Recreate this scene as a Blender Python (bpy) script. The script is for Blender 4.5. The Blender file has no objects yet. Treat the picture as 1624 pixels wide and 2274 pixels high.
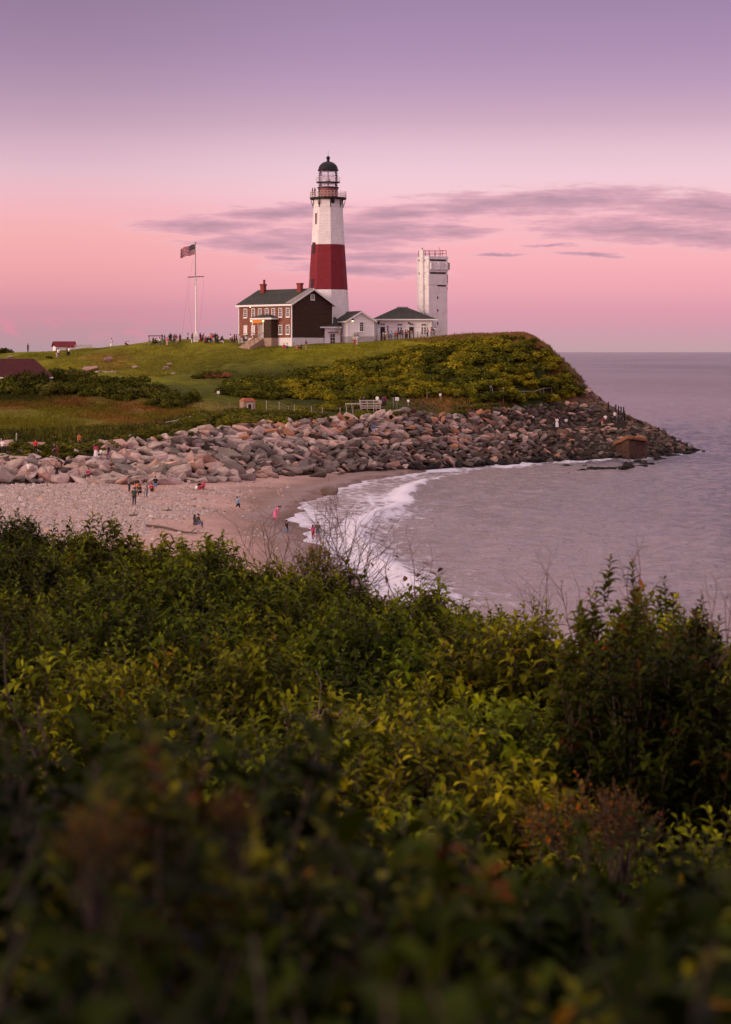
import bpy, bmesh, math, random
import numpy as np
from mathutils import Vector, Matrix

random.seed(11)
rng = np.random.default_rng(11)
sc = bpy.context.scene
COL = sc.collection
H, FD, CX, HY = 16.5, 4214.4, 812.0, 781.0      # eye height, focal length and principal point used to survey the photo

# ------------------------------------------------------------------ helpers
def lin(c):
    return tuple(((v / 255) / 12.92 if v / 255 <= .04045 else ((v / 255 + .055) / 1.055) ** 2.4) for v in c)

def at(xd, yd, Y):
    return Vector(((xd - CX) / FD * Y, Y, H - (yd - HY) / FD * Y))

def tag(o, label=None, cat=None, group=None, kind=None):
    if label: o['label'] = label
    if cat: o['category'] = cat
    if group: o['group'] = group
    if kind: o['kind'] = kind
    return o

def empty(name, loc=(0, 0, 0), rz=0.0):
    o = bpy.data.objects.new(name, None)
    o.empty_display_size = .3
    o.location = loc
    o.rotation_euler = (0, 0, rz)
    COL.objects.link(o)
    return o

def mk(name, V, F, mat, parent=None, col=None, smooth=False, link=True):
    """one mesh object from vertices, faces, material(s)"""
    me = bpy.data.meshes.new(name)
    if isinstance(F, np.ndarray):
        V = np.asarray(V, dtype=np.float32)
        k = F.shape[1]
        me.vertices.add(len(V)); me.vertices.foreach_set('co', V.ravel())
        me.loops.add(F.size); me.loops.foreach_set('vertex_index', F.astype(np.int32).ravel())
        me.polygons.add(len(F))
        me.polygons.foreach_set('loop_start', np.arange(0, F.size, k, dtype=np.int32))
        me.update(calc_edges=True)
    else:
        me.from_pydata([tuple(v) for v in V], [], F)
        me.update()
    if col is not None:
        a = me.color_attributes.new('Col', 'FLOAT_COLOR', 'POINT')
        c = np.ones((len(me.vertices), 4), dtype=np.float32)
        c[:, :3] = col
        a.data.foreach_set('color', c.ravel())
    if smooth:
        me.polygons.foreach_set('use_smooth', np.ones(len(me.polygons), dtype=bool))
    if mat is not None:
        for m in (mat if isinstance(mat, (list, tuple)) else [mat]):
            me.materials.append(m)
    if not link:
        return me
    o = bpy.data.objects.new(name, me)
    COL.objects.link(o)
    if parent: o.parent = parent
    return o

def inst(name, me, parent=None, loc=(0, 0, 0), rot=(0, 0, 0), scale=(1, 1, 1), color=None):
    o = bpy.data.objects.new(name, me)
    COL.objects.link(o)
    o.location = loc; o.rotation_euler = rot
    o.scale = (scale,) * 3 if isinstance(scale, (int, float)) else scale
    if color is not None: o.color = (*color[:3], 1)
    if parent: o.parent = parent
    return o

class MB:
    """collects boxes, tubes, prisms and lathes for one mesh"""
    def __init__(s): s.V, s.F, s.M = [], [], []
    def add(s, vs, fs, m=0):
        b = len(s.V)
        s.V += [tuple(v) for v in vs]
        s.F += [tuple(b + i for i in f) for f in fs]
        s.M += [m] * len(fs)
        return s
    def box(s, x0, x1, y0, y1, z0, z1, m=0):
        return s.add([(x0, y0, z0), (x1, y0, z0), (x1, y1, z0), (x0, y1, z0), (x0, y0, z1), (x1, y0, z1), (x1, y1, z1), (x0, y1, z1)],
                     [(0, 3, 2, 1), (4, 5, 6, 7), (0, 1, 5, 4), (1, 2, 6, 5), (2, 3, 7, 6), (3, 0, 4, 7)], m)
    def obox(s, c, u, v, n, su, sv, sn, m=0):
        c, u, v, n = Vector(c), Vector(u) * su / 2, Vector(v) * sv / 2, Vector(n) * sn / 2
        P = [c + a * u + b * v + d * n for d in (-1, 1) for (a, b) in ((-1, -1), (1, -1), (1, 1), (-1, 1))]
        return s.add(P, [(0, 3, 2, 1), (4, 5, 6, 7), (0, 1, 5, 4), (1, 2, 6, 5), (2, 3, 7, 6), (3, 0, 4, 7)], m)
    def prism(s, pts, vec, m=0):
        n = len(pts); vec = Vector(vec)
        P = [Vector(p) for p in pts]; Q = [p + vec for p in P]
        return s.add(P + Q, [tuple(reversed(range(n))), tuple(range(n, 2 * n))] + [(i, (i + 1) % n, n + (i + 1) % n, n + i) for i in range(n)], m)
    def tube(s, p0, p1, r0, r1=None, n=6, m=0, cap=True):
        p0, p1 = Vector(p0), Vector(p1); r1 = r0 if r1 is None else r1
        d = (p1 - p0)
        if d.length < 1e-6: return s
        d.normalize()
        a = d.orthogonal().normalized(); b = d.cross(a)
        P = [p0 + (a * math.cos(2 * math.pi * i / n) + b * math.sin(2 * math.pi * i / n)) * r0 for i in range(n)]
        P += [p1 + (a * math.cos(2 * math.pi * i / n) + b * math.sin(2 * math.pi * i / n)) * r1 for i in range(n)]
        F = [(i, (i + 1) % n, n + (i + 1) % n, n + i) for i in range(n)]
        if cap: F += [tuple(reversed(range(n))), tuple(range(n, 2 * n))]
        return s.add(P, F, m)
    def path(s, pts, r, n=5, m=0):
        for a, b in zip(pts[:-1], pts[1:]): s.tube(a, b, r, r, n, m)
        return s
    def lathe(s, prof, n=24, ph=0.0, c=(0, 0), m=0, capb=True, capt=True):
        P, F = [], []
        for (r, z) in prof:
            P += [(c[0] + r * math.sin(ph + 2 * math.pi * i / n), c[1] - r * math.cos(ph + 2 * math.pi * i / n), z) for i in range(n)]
        for j in range(len(prof) - 1):
            F += [(j * n + i, j * n + (i + 1) % n, (j + 1) * n + (i + 1) % n, (j + 1) * n + i) for i in range(n)]
        if capb: F.append(tuple(reversed(range(n))))
        if capt: F.append(tuple((len(prof) - 1) * n + i for i in range(n)))
        return s.add(P, F, m)
    def build(s, name, mat, parent=None, smooth=False, bevel=0):
        o = mk(name, s.V, s.F, mat, parent, smooth=smooth)
        if len(set(s.M)) > 1: o.data.polygons.foreach_set('material_index', s.M)
        if bevel:
            b = o.modifiers.new('bevel', 'BEVEL'); b.width = bevel; b.segments = 1; b.limit_method = 'ANGLE'
        return o

# ------------------------------------------------------------------ materials
class NT:
    def __init__(s, tree): s.t, s.n, s.l = tree, tree.nodes, tree.links
    def __call__(s, typ, ins=None, **kw):
        x = s.n.new(typ)
        for k, v in kw.items(): setattr(x, k, v)
        for k, v in (ins or {}).items(): s.put(x.inputs[k], v)
        return x
    def put(s, sock, v):
        if isinstance(v, bpy.types.NodeSocket): s.l.new(v, sock)
        elif isinstance(v, bpy.types.Node): s.l.new(v.outputs[0], sock)
        else: sock.default_value = v
    def math(s, op, a, b=0.0, c=0.0, clamp=False):
        x = s('ShaderNodeMath', operation=op, use_clamp=clamp)
        s.put(x.inputs[0], a); s.put(x.inputs[1], b); s.put(x.inputs[2], c)
        return x.outputs[0]
    def mapr(s, v, a, b, c, d, smooth=False):
        x = s('ShaderNodeMapRange'); x.interpolation_type = 'SMOOTHSTEP' if smooth else 'LINEAR'
        for i, q in enumerate((v, a, b, c, d)): s.put(x.inputs[i], q)
        return x.outputs[0]
    def mix(s, f, a, b, blend='MIX'):
        x = s('ShaderNodeMix', data_type='RGBA', blend_type=blend)
        s.put(x.inputs[0], f); s.put(x.inputs[6], a if not isinstance(a, tuple) else (*a[:3], 1)); s.put(x.inputs[7], b if not isinstance(b, tuple) else (*b[:3], 1))
        return x.outputs[2]
    def noise(s, vec, scale, detail=4.0, rough=.55, dim='3D'):
        x = s('ShaderNodeTexNoise', noise_dimensions=dim)
        s.put(x.inputs['Vector'], vec); s.put(x.inputs['Scale'], scale); s.put(x.inputs['Detail'], detail); s.put(x.inputs['Roughness'], rough)
        return x.outputs['Fac']
    def mapping(s, vec, scale=(1, 1, 1), rot=(0, 0, 0), loc=(0, 0, 0)):
        x = s('ShaderNodeMapping'); s.put(x.inputs['Vector'], vec); x.inputs['Scale'].default_value = scale
        x.inputs['Rotation'].default_value = rot; x.inputs['Location'].default_value = loc
        return x.outputs[0]

def new_mat(name):
    m = bpy.data.materials.new(name); m.use_nodes = True
    m.node_tree.nodes.clear()
    return m, NT(m.node_tree)

def pmat(name, base=(.5, .5, .5), rough=.8, var=.25, vscale=2.0, bump=.3, bscale=8.0, src='const', spec=.3, metal=0.0,
         second=None, sscale=1.0, sedge=(.5, .65), coords='Object', bdist=.05):
    """principled material: base from a constant, the object colour or the Col attribute, broken up by noise"""
    m, t = new_mat(name)
    tc = t('ShaderNodeTexCoord')
    if coords == 'World':
        vec = t('ShaderNodeNewGeometry').outputs['Position']
    else:
        vec = tc.outputs['Object']
    if src == 'const': c = t('ShaderNodeRGB'); c.outputs[0].default_value = (*base, 1); c = c.outputs[0]
    elif src == 'obj': c = t('ShaderNodeObjectInfo').outputs['Color']
    elif src == 'attr': c = t('ShaderNodeAttribute', attribute_name='Col').outputs['Color']
    else:
        c = t.mix(1.0, t('ShaderNodeObjectInfo').outputs['Color'], t('ShaderNodeAttribute', attribute_name='Col').outputs['Color'], 'MULTIPLY')
    if second is not None:
        f = t.mapr(t.noise(vec, sscale, 5, .6), sedge[0], sedge[1], 0, 1, True)
        c = t.mix(f, c, second)
    if var:
        v = t.mapr(t.noise(vec, vscale, 6, .65), .25, .75, 1 - var, 1 + var)
        c = t.mix(1.0, c, t('ShaderNodeCombineColor', {0: v, 1: v, 2: v}).outputs[0], 'MULTIPLY')
    p = t('ShaderNodeBsdfPrincipled', {'Base Color': c, 'Roughness': rough, 'Metallic': metal, 'Specular IOR Level': spec})
    if bump:
        b = t('ShaderNodeBump', {'Strength': bump, 'Distance': bdist, 'Height': t.noise(vec, bscale, 5, .6)})
        t.put(p.inputs['Normal'], b.outputs[0])
    o = t('ShaderNodeOutputMaterial', {'Surface': p.outputs[0]})
    return m

def leaf_mat(name, trans=.3, rough=.45, tintvar=.3):
    m, t = new_mat(name)
    c = t.mix(1.0, t('ShaderNodeObjectInfo').outputs['Color'], t('ShaderNodeAttribute', attribute_name='Col').outputs['Color'], 'MULTIPLY')
    p = t('ShaderNodeBsdfPrincipled', {'Base Color': c, 'Roughness': rough, 'Specular IOR Level': .03})
    tr = t('ShaderNodeBsdfTranslucent', {'Color': c})
    mx = t('ShaderNodeMixShader', {0: trans, 1: p.outputs[0], 2: tr.outputs[0]})
    t('ShaderNodeOutputMaterial', {'Surface': mx.outputs[0]})
    return m

def emit_mat(name, col, s):
    m, t = new_mat(name)
    e = t('ShaderNodeEmission', {'Color': (*col, 1), 'Strength': s})
    t('ShaderNodeOutputMaterial', {'Surface': e.outputs[0]})
    return m

def brick_mat(name, c1, c2, mortar, scale, bw=.5, rh=.25, bump=.4, var=.3, stain=None, coords='Object', msize=.02, vs=.6, rough=.85):
    m, t = new_mat(name)
    vec = t('ShaderNodeTexCoord').outputs['Object']
    sep = t('ShaderNodeSeparateXYZ', {0: vec})
    u = t.math('ADD', sep.outputs[0], sep.outputs[1])
    v2 = t('ShaderNodeCombineXYZ', {0: u, 1: sep.outputs[2], 2: 0.0})
    b = t('ShaderNodeTexBrick', {'Vector': v2.outputs[0], 'Color1': (*c1, 1), 'Color2': (*c2, 1), 'Mortar': (*mortar, 1), 'Scale': scale,
                                 'Mortar Size': msize, 'Brick Width': bw, 'Row Height': rh, 'Bias': 0.0})
    c = b.outputs['Color']
    n = t.mapr(t.noise(vec, vs, 6, .7), .25, .75, 1 - var, 1 + var)
    c = t.mix(1.0, c, t('ShaderNodeCombineColor', {0: n, 1: n, 2: n}).outputs[0], 'MULTIPLY')
    if stain:
        f = t.mapr(t.noise(t.mapping(vec, (1, 1, .35)), stain[1], 6, .7), stain[2], stain[3], 0, 1, True)
        c = t.mix(f, c, stain[0])
    p = t('ShaderNodeBsdfPrincipled', {'Base Color': c, 'Roughness': rough, 'Specular IOR Level': .25})
    bm = t('ShaderNodeBump', {'Strength': bump, 'Distance': .03, 'Height': t.math('ADD', b.outputs['Fac'], t.noise(vec, 9, 4, .6))})
    bm.invert = True
    t.put(p.inputs['Normal'], bm.outputs[0])
    t('ShaderNodeOutputMaterial', {'Surface': p.outputs[0]})
    return m

M = {}
M['white'] = pmat('white_paint', (.78, .76, .76), .55, .07, 3, .15, 20)
M['white_wall'] = brick_mat('white_board_wall', (.83, .80, .82), (.80, .77, .79), (.64, .61, .63), 1.0, 9.0, .2, .3, .07, ((.5, .46, .44), 1.2, .62, .9), msize=.012)
M['white_brick'] = brick_mat('whitewashed_stone', (.82, .77, .79), (.74, .69, .71), (.60, .55, .56), 1.0, .9, .35, .5, .10, ((.48, .37, .30), 1.6, .55, .76), msize=.02)
M['red_brick'] = brick_mat('red_painted_stone', (.225, .024, .036), (.185, .02, .03), (.14, .018, .024), 1.0, .9, .35, .5, .16, ((.13, .03, .035), 1.4, .54, .76), msize=.02)
M['concrete'] = pmat('white_concrete', (.74, .69, .71), .8, .14, 1.0, .25, 6, second=(.52, .45, .42), sscale=.7, sedge=(.52, .80))
M['grey_found'] = pmat('grey_foundation', (.46, .43, .43), .85, .2, 1.2, .4, 5)
M['white_found'] = pmat('whitewashed_foundation', (.68, .64, .64), .8, .14, 1.2, .4, 5, second=(.45, .40, .39), sscale=1.1, sedge=(.58, .8))
M['facade'] = brick_mat('brown_shingle_front', (.34, .125, .085), (.22, .082, .056), (.11, .05, .038), 1.0, .32, .22, .8, .42, ((.40, .21, .16), 2.6, .54, .70), msize=.025, vs=3.0)
M['shingle'] = brick_mat('dark_shingle_gable', (.095, .050, .034), (.055, .030, .021), (.022, .013, .010), 1.0, .3, .22, .8, .4, ((.12, .085, .065), 3.2, .62, .74), msize=.03, vs=3.0)
M['roof'] = brick_mat('dark_slate_roof', (.050, .050, .044), (.036, .037, .033), (.02, .02, .018), 1.0, .5, .3, .6, .3, ((.075, .075, .06), .9, .55, .75), msize=.02)
M['roof_light'] = pmat('weathered_flashing', (.22, .19, .18), .7, .2, 2, .3, 8)
M['red_roof'] = brick_mat('red_shingle_roof', (.19, .018, .028), (.15, .015, .022), (.09, .01, .015), 1.0, .5, .3, .5, .25, msize=.02)
M['dull_red_roof'] = brick_mat('dull_red_roof', (.075, .010, .013), (.055, .008, .010), (.035, .006, .007), 1.0, .5, .3, .5, .25, msize=.02)
M['chimney'] = brick_mat('red_chimney_brick', (.32, .045, .035), (.25, .035, .03), (.15, .05, .045), 1.0, .3, .12, .5, .2)
M['dark'] = pmat('dark_opening', (.018, .014, .013), .5, .3, 3, 0)
M['black'] = pmat('black_metal', (.014, .011, .013), .55, .2, 3, .15, 10, spec=.25)
M['rust'] = pmat('brown_red_metal', (.25, .065, .07), .6, .3, 2.5, .2, 8, second=(.16, .10, .085), sscale=1.2, sedge=(.5, .62))
M['pale_metal'] = pmat('pale_painted_metal', (.60, .48, .46), .5, .1, 3, .1)
M['steel'] = pmat('grey_steel', (.30, .27, .27), .45, .2, 3, .1, spec=.5)
M['wood'] = pmat('weathered_timber', (.27, .19, .15), .85, .3, 3, .4, 12)
M['wood_dark'] = pmat('dark_timber', (.085, .06, .05), .85, .3, 3, .4, 12)
M['greywood'] = pmat('grey_silvered_timber', (.40, .34, .31), .85, .25, 3, .3, 12)
M['stone'] = pmat('hut_stone', (.32, .22, .17), .85, .3, 3, .5, 6)
M['rust_roof'] = pmat('rusty_roof', (.30, .085, .035), .8, .35, 3, .4, 6)
M['bunker'] = pmat('weathered_bunker_concrete', (.085, .044, .029), .9, .4, .7, .9, 2.2, second=(.025, .018, .016), sscale=.55, sedge=(.46, .66), bdist=.15)
M['bunker_top'] = pmat('rust_stained_concrete', (.25, .105, .052), .9, .3, .9, .9, 2.5, second=(.10, .046, .03), sscale=.8, sedge=(.5, .7), bdist=.12)
M['orange_sign'] = pmat('orange_board', (.65, .22, .03), .6, .1, 4, 0)
M['curtain'] = pmat('pale_blind', (.70, .60, .56), .7, .15, 4, 0)
M['pane'] = pmat('dark_glass', (.035, .028, .03), .12, .3, 2, 0, spec=.6)
M['sign'] = pmat('white_sign_board', (.75, .73, .72), .6, .08, 4, 0)
M['lamp'] = emit_mat('lamp_glow', (1.0, .78, .45), 3.0)
M['warmlit'] = emit_mat('lit_doorway', (1.0, .55, .14), .5)
M['rope'] = pmat('thin_line', (.25, .2, .2), .8, 0, 1, 0)
M['flagred'] = pmat('flag_red', (.21, .004, .024), .8, .1, 3, 0)
M['flagwhite'] = pmat('flag_white', (.46, .31, .36), .8, .1, 3, 0)
M['flagblue'] = pmat('flag_blue', (.008, .010, .028), .8, .1, 3, 0)
M['rock'] = pmat('granite', (.3, .3, .3), .85, .38, 2.2, .9, 3.4, src='both', spec=.2, second=None, bdist=.22)
M['pebble'] = pmat('pebble_stone', (.3, .3, .3), .85, .15, 2, .3, 6, src='attr')
M['leaf'] = leaf_mat('leaf_green', .24, .5)
M['farleaf'] = leaf_mat('bush_green', .25, .6)
M['grass'] = leaf_mat('grass_blades', .3, .6)
M['bark'] = pmat('dark_bark', (.055, .036, .03), .85, .3, 6, .4, 20)
M['twig'] = pmat('dry_twig', (.10, .055, .045), .85, .3, 6, .2, 20)
M['cloth'] = pmat('cloth', src='obj', rough=.85, var=.12, vscale=6, bump=.2, bscale=14)
M['skin'] = pmat('skin', src='obj', rough=.55, var=.06, vscale=6, bump=0)
M['hair'] = pmat('hair', src='obj', rough=.6, var=.2, vscale=20, bump=.3, bscale=40)
M['eye'] = pmat('eye', (.02, .015, .012), .3, 0, 1, 0)
def glass_mat():
    m, t = new_mat('lantern_glass')
    a = t('ShaderNodeBsdfTransparent', {'Color': (.90, .90, .92, 1)})
    g = t('ShaderNodeBsdfGlossy', {'Color': (.9, .9, .9, 1), 'Roughness': .05})
    fr = t('ShaderNodeFresnel', {'IOR': 1.45})
    mx = t('ShaderNodeMixShader', {0: fr.outputs[0], 1: a.outputs[0], 2: g.outputs[0]})
    t('ShaderNodeOutputMaterial', {'Surface': mx.outputs[0]})
    return m
M['glass'] = glass_mat()

# ------------------------------------------------------------------ terrain surveyed from the photograph
def wob(x, y, s=1.0, seed=0):
    """smooth pseudo noise in -1..1"""
    r = np.random.default_rng(100 + seed); o = 0.0
    for k in range(7):
        a = r.uniform(0, 6.28); f = r.uniform(.6, 1.7) / s; p = r.uniform(0, 6.28)
        o = o + np.sin((np.cos(a) * x + np.sin(a) * y) * f + p)
    return o / 3.2

COLS = {
 -150: [(1075,208),(1035,213),(1022,218),(985,223),(950,240),(900,262),(860,285),(820,315),(790,345)],
 0:    [(1068,209),(1030,214),(1018,219),(985,224),(940,243),(890,265),(850,290),(815,318),(786,350)],
 150:  [(1075,212),(1040,217),(1022,222),(995,226),(940,245),(885,268),(845,292),(810,318),(779,350)],
 300:  [(1085,214),(1045,220),(1025,226),(985,231),(935,250),(885,272),(840,297),(800,322),(768,343)],
 400:  [(1087,217),(1030,227),(1012,232),(968,238),(925,257),(880,278),(835,302),(795,325),(758,340)],
 500:  [(1075,223),(1000,238),(985,243),(950,249),(915,264),(880,282),(835,303),(795,323),(761,338)],
 620:  [(1056,238),(992,247),(983,250),(938,256),(915,268),(880,285),(835,302),(800,316),(771,328)],
 760:  [(1048,248),(988,255),(980,258),(932,264),(912,274),(885,286),(840,300),(800,314),(767,330)],
 900:  [(1043,260),(985,267),(976,270),(912,277),(890,286),(850,297),(810,308),(780,318),(762,328)],
 1000: [(1040,268),(980,274),(972,277),(925,283),(880,291),(840,299),(800,307),(768,318),(749,330)],
 1100: [(1035,273),(975,281),(966,284),(912,291),(870,297),(830,303),(790,309),(757,316),(744,325)],
 1180: [(1028,281),(970,288),(962,291),(900,299),(860,303),(820,308),(780,313),(746,320)],
 1250: [(1026,285),(966,293),(956,297),(895,305),(850,309),(810,313)],
 1300: [(1024,288),(962,297),(950,301),(895,308),(864,312)],
 1400: [(1020,292),(958,302),(946,306),(927,310)],
 1470: [(1015,301),(985,306),(972,309),(958,312)],
 1545: [(1003,315),(1001,316),(1000,317),(999,318)],
}
ctrl = []
for xd, L in COLS.items():
    for i, (yd, Y) in enumerate(L):
        p = at(xd, yd, Y); ctrl.append((p.x, p.y, p.z))
        if i == 0:
            ctrl.append((p.x - .2, p.y - 9, p.z - 3.6))
            ctrl.append((p.x - .4, p.y - 22, p.z - 6.5))
ctrl += [(33.5, 326, 13.5), (38, 322, 9), (44, 320, 4.2), (50, 322, 1), (56, 327, -2.5), (40, 335, 7), (47, 338, 1), (54, 345, -3), (66, 318, -3), (62, 305, -3),
         (30, 345, 14), (38, 352, 6), (46, 360, -3), (24, 336, 18.8), (0, 345, 18.5), (10, 345, 18.8), (18, 345, 18.9), (-15, 345, 18.3), (-30, 352, 18.2), (0, 372, 17), (16, 370, 15),
         (-30, 378, 16), (-60, 374, 15.7), (-90, 380, 15.3), (20, 395, 3), (0, 410, 0), (-40, 420, 2), (-90, 430, 2), (-140, 430, 2), (-160, 380, 15), (-160, 330, 14.2), (-160, 280, 11), (-160, 240, 7)]
ctrl = np.array(ctrl)
def _phi(r2): return np.where(r2 > 1e-9, .5 * r2 * np.log(np.maximum(r2, 1e-9)), 0)
def tps_fit(C, lam=2.0):
    n = len(C); D = (C[:, None, :2] - C[None, :, :2]) / 50.0
    K = _phi((D ** 2).sum(-1)) + lam * 1e-3 * np.eye(n)
    P = np.c_[np.ones(n), C[:, :2] / 50.0]
    A = np.block([[K, P], [P.T, np.zeros((3, 3))]])
    return np.linalg.solve(A, np.r_[C[:, 2], 0, 0, 0])
W = tps_fit(ctrl)
def headland(x, y):
    x = np.asarray(x, float); y = np.asarray(y, float); sh = x.shape
    q = np.c_[x.ravel(), y.ravel()]; out = np.empty(len(q))
    for i in range(0, len(q), 20000):
        b = q[i:i + 20000]
        r2 = (((b[:, None] - ctrl[None, :, :2]) / 50.0) ** 2).sum(-1)
        out[i:i + 20000] = _phi(r2) @ W[:-3] + W[-3] + (b / 50.0) @ W[-2:]
    return out.reshape(sh)
SHY = np.array([0, 50, 90, 130, 150, 160, 170, 188, 200, 211, 225, 232.6, 245, 260, 268, 276, 290, 320])
SHX = np.array([34, 20, 10, 1.0, -2.6, -3.8, -4.9, -7.0, -6.6, -5.6, -3.6, -2.4, 2.0, 8.5, 10, 2, -60, -400])
def shore_x(y): return np.interp(y, SHY, SHX)
def beach_z(x, y):
    d = shore_x(y) + .55 * np.sin(y * .33) * (np.asarray(y) < 250) + .35 * np.sin(y * .9 + 1) - np.asarray(x)
    z = np.where(d > 0, 2.25 * (1 - np.exp(-np.maximum(d, 0) / 19.0)), .09 * d)
    return np.maximum(z, -3.5), d
def ground(x, y):
    h = headland(x, y); b, _ = beach_z(x, y)
    return np.maximum(h, b)
def hit(xd, yd, y0=120.0, y1=400.0):
    """the point of the land seen at photo pixel (xd, yd)"""
    Y = np.arange(y0, y1, .4)
    X = (xd - CX) / FD * Y; Z = H - (yd - HY) / FD * Y
    g = ground(X, Y)
    k = np.nonzero(g >= Z)[0]
    if len(k): i = k[0]
    else:
        i = int(np.argmax(np.where(Y > 300, (g - H) / Y, -9)))
    return Vector((X[i], Y[i], g[i]))
def stand(xd, Y):
    x = (xd - CX) / FD * Y
    return Vector((x, Y, float(ground(np.array([x]), np.array([float(Y)]))[0])))
def proj(x, y, z):
    return CX + FD * x / y, HY - FD * (z - H) / y
# ------------------------------------------------------------------ camera, sun, sky
cam = bpy.data.cameras.new('camera'); co = bpy.data.objects.new('camera', cam); COL.objects.link(co)
co.location = (0, 0, H); co.rotation_euler = (math.radians(90), 0, 0)
cam.sensor_fit = 'VERTICAL'; cam.sensor_height = 36; cam.sensor_width = 36 * 731 / 1024
cam.lens = 36 * (FD * .45012) / 1024
cam.shift_y = -(512 - HY * .45012) / 1024
cam.clip_start = .05; cam.clip_end = 80000
cam.dof.use_dof = True; cam.dof.focus_distance = 85; cam.dof.aperture_fstop = 3.8
sc.camera = co
sc.view_settings.view_transform = 'Standard'; sc.view_settings.look = 'None'
sc.view_settings.exposure = 0; sc.view_settings.gamma = 1
try:
    sc.cycles.use_denoising = True
    sc.cycles.max_bounces = 8; sc.cycles.transparent_max_bounces = 16; sc.cycles.caustics_reflective = False; sc.cycles.caustics_refractive = False
except Exception: pass

SUN_AZ = Vector((-.86, -.50, 0)).normalized()          # the sun has just set behind the viewer's left shoulder
SUN_EL = math.radians(9)
sl = bpy.data.lights.new('sun', 'SUN'); so = bpy.data.objects.new('sun', sl); COL.objects.link(so)
sl.energy = 2.3; sl.angle = math.radians(14); sl.color = (1.0, .76, .54)
d = Vector((SUN_AZ.x * math.cos(SUN_EL), SUN_AZ.y * math.cos(SUN_EL), math.sin(SUN_EL)))
so.rotation_euler = d.to_track_quat('Z', 'Y').to_euler(); so.location = (-60, -40, 60)

w = bpy.data.worlds.new('World'); sc.world = w; w.use_nodes = True
w.node_tree.nodes.clear(); t = NT(w.node_tree)
gen = t('ShaderNodeTexCoord').outputs['Generated']
sp = t('ShaderNodeSeparateXYZ', {0: gen}); dx, dy, dz = sp.outputs
hor = t.math('SQRT', t.math('ADD', t.math('MULTIPLY', dx, dx), t.math('MULTIPLY', dy, dy)))
el = t.math('DIVIDE', dz, t.math('MAXIMUM', hor, .02))                # tangent of the elevation
fac = t.math('SQRT', t.math('DIVIDE', t.math('MAXIMUM', el, 0.0), 2.0), 0, 0, True)
def ramp(stops):
    r = t('ShaderNodeValToRGB', {0: fac}); e = r.color_ramp.elements; r.color_ramp.interpolation = 'LINEAR'
    while len(e) > 1: e.remove(e[-1])
    for i, (yd, c) in enumerate(stops):
        pos = min(1, math.sqrt(max(0, (HY - yd) / FD) / 2.0))
        q = e[0] if i == 0 else e.new(pos)
        q.position = pos; q.color = (*lin(c), 1)
    return r.outputs[0]
right = ramp([(781, (194,160,167)), (766, (198,160,168)), (738, (207,157,172)), (690, (222,156,173)), (640, (239,168,179)), (590, (248,176,184)), (530, (251,184,191)),
              (480, (250,186,196)), (430, (247,203,213)), (385, (240,203,216)), (330, (229,193,208)), (270, (209,173,194)), (200, (191,158,188)), (120, (176,145,181)), (0, (161,134,169)),
              (-300, (160,132,162)), (-1000, (196,170,182)), (-2600, (214,190,190)), (-7600, (236,216,210))])
left = ramp([(781, (180,151,158)), (765, (185,150,159)), (735, (194,147,160)), (690, (211,147,161)), (640, (230,159,168)), (590, (241,168,173)), (530, (246,176,177)),
             (480, (245,181,188)), (430, (239,187,197)), (385, (229,188,202)), (330, (215,178,195)), (270, (197,163,185)), (200, (181,150,176)), (120, (166,137,167)), (0, (150,126,156)),
             (-300, (152,130,160)), (-1000, (196,168,178)), (-2600, (214,188,186)), (-7600, (236,214,206))])
ax = t.math('DIVIDE', dx, t.math('MAXIMUM', dy, .05))
lf = t.mapr(ax, -.17, .02, 1, 0, True)
sky = t.mix(lf, right, left)
# cloud bank: streaks over the eastern sky (direction space, fixed in the world)
U = t.math('MULTIPLY_ADD', ax, FD, CX)
ely = t.math('DIVIDE', dz, t.math('MAXIMUM', dy, .05))
V = t.math('MULTIPLY_ADD', ely, -FD, HY)
uv = t('ShaderNodeCombineXYZ', {0: U, 1: V, 2: 0.0}).outputs[0]
warp = t('ShaderNodeTexNoise', {'Vector': t.mapping(uv, (1 / 150, 1 / 40, 1)), 'Scale': 1.0, 'Detail': 5.0, 'Roughness': .6})
wv = t('ShaderNodeVectorMath', {0: t('ShaderNodeVectorMath', {0: warp.outputs['Color'], 1: (.5, .5, .5)}, operation='SUBTRACT').outputs[0], 1: (120, 34, 0)}, operation='MULTIPLY').outputs[0]
uvw = t('ShaderNodeVectorMath', {0: uv, 1: wv}, operation='ADD').outputs[0]
ell = [(1240,446,370,37,-.03), (1060,456,200,26,-.07), (880,478,170,24,-.05), (1580,462,300,36,.05), (1430,510,290,38,.03), (1570,528,180,30,.05), (455,502,180,22,.02), (590,545,200,27,.05),
       (610,474,190,24,-.03), (850,512,230,32,.0), (1010,512,120,16,.02), (730,530,230,30,.05), (790,600,190,18,.03), (840,572,150,14,.02), (1310,566,90,6,.02), (1110,565,70,4.5,.02), (640,576,70,7,0), (1230,545,70,5,0)]
field = None
for (cx, cy, ru, rv, rot) in ell:
    q = t('ShaderNodeMapping', {'Vector': uvw}, vector_type='TEXTURE')
    q.inputs['Location'].default_value = (cx, cy, 0); q.inputs['Rotation'].default_value = (0, 0, rot); q.inputs['Scale'].default_value = (ru, rv, 1)
    L = t('ShaderNodeVectorMath', {0: q.outputs[0]}, operation='LENGTH').outputs['Value']
    g = t.mapr(L, 0.0, 1.45, 1.0, 0.0)
    field = g if field is None else t.math('MAXIMUM', field, g)
fine = t.noise(t.mapping(uv, (1 / 90, 1 / 13, 1)), 1.0, 6, .6)
cf = t.math('ADD', field, t.math('MULTIPLY', t.math('SUBTRACT', fine, .5), 1.15))
cm = t.mapr(cf, .16, .70, 0, .86, True)
inb = t.mapr(field, .02, .30, 0, 1, True)
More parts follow.
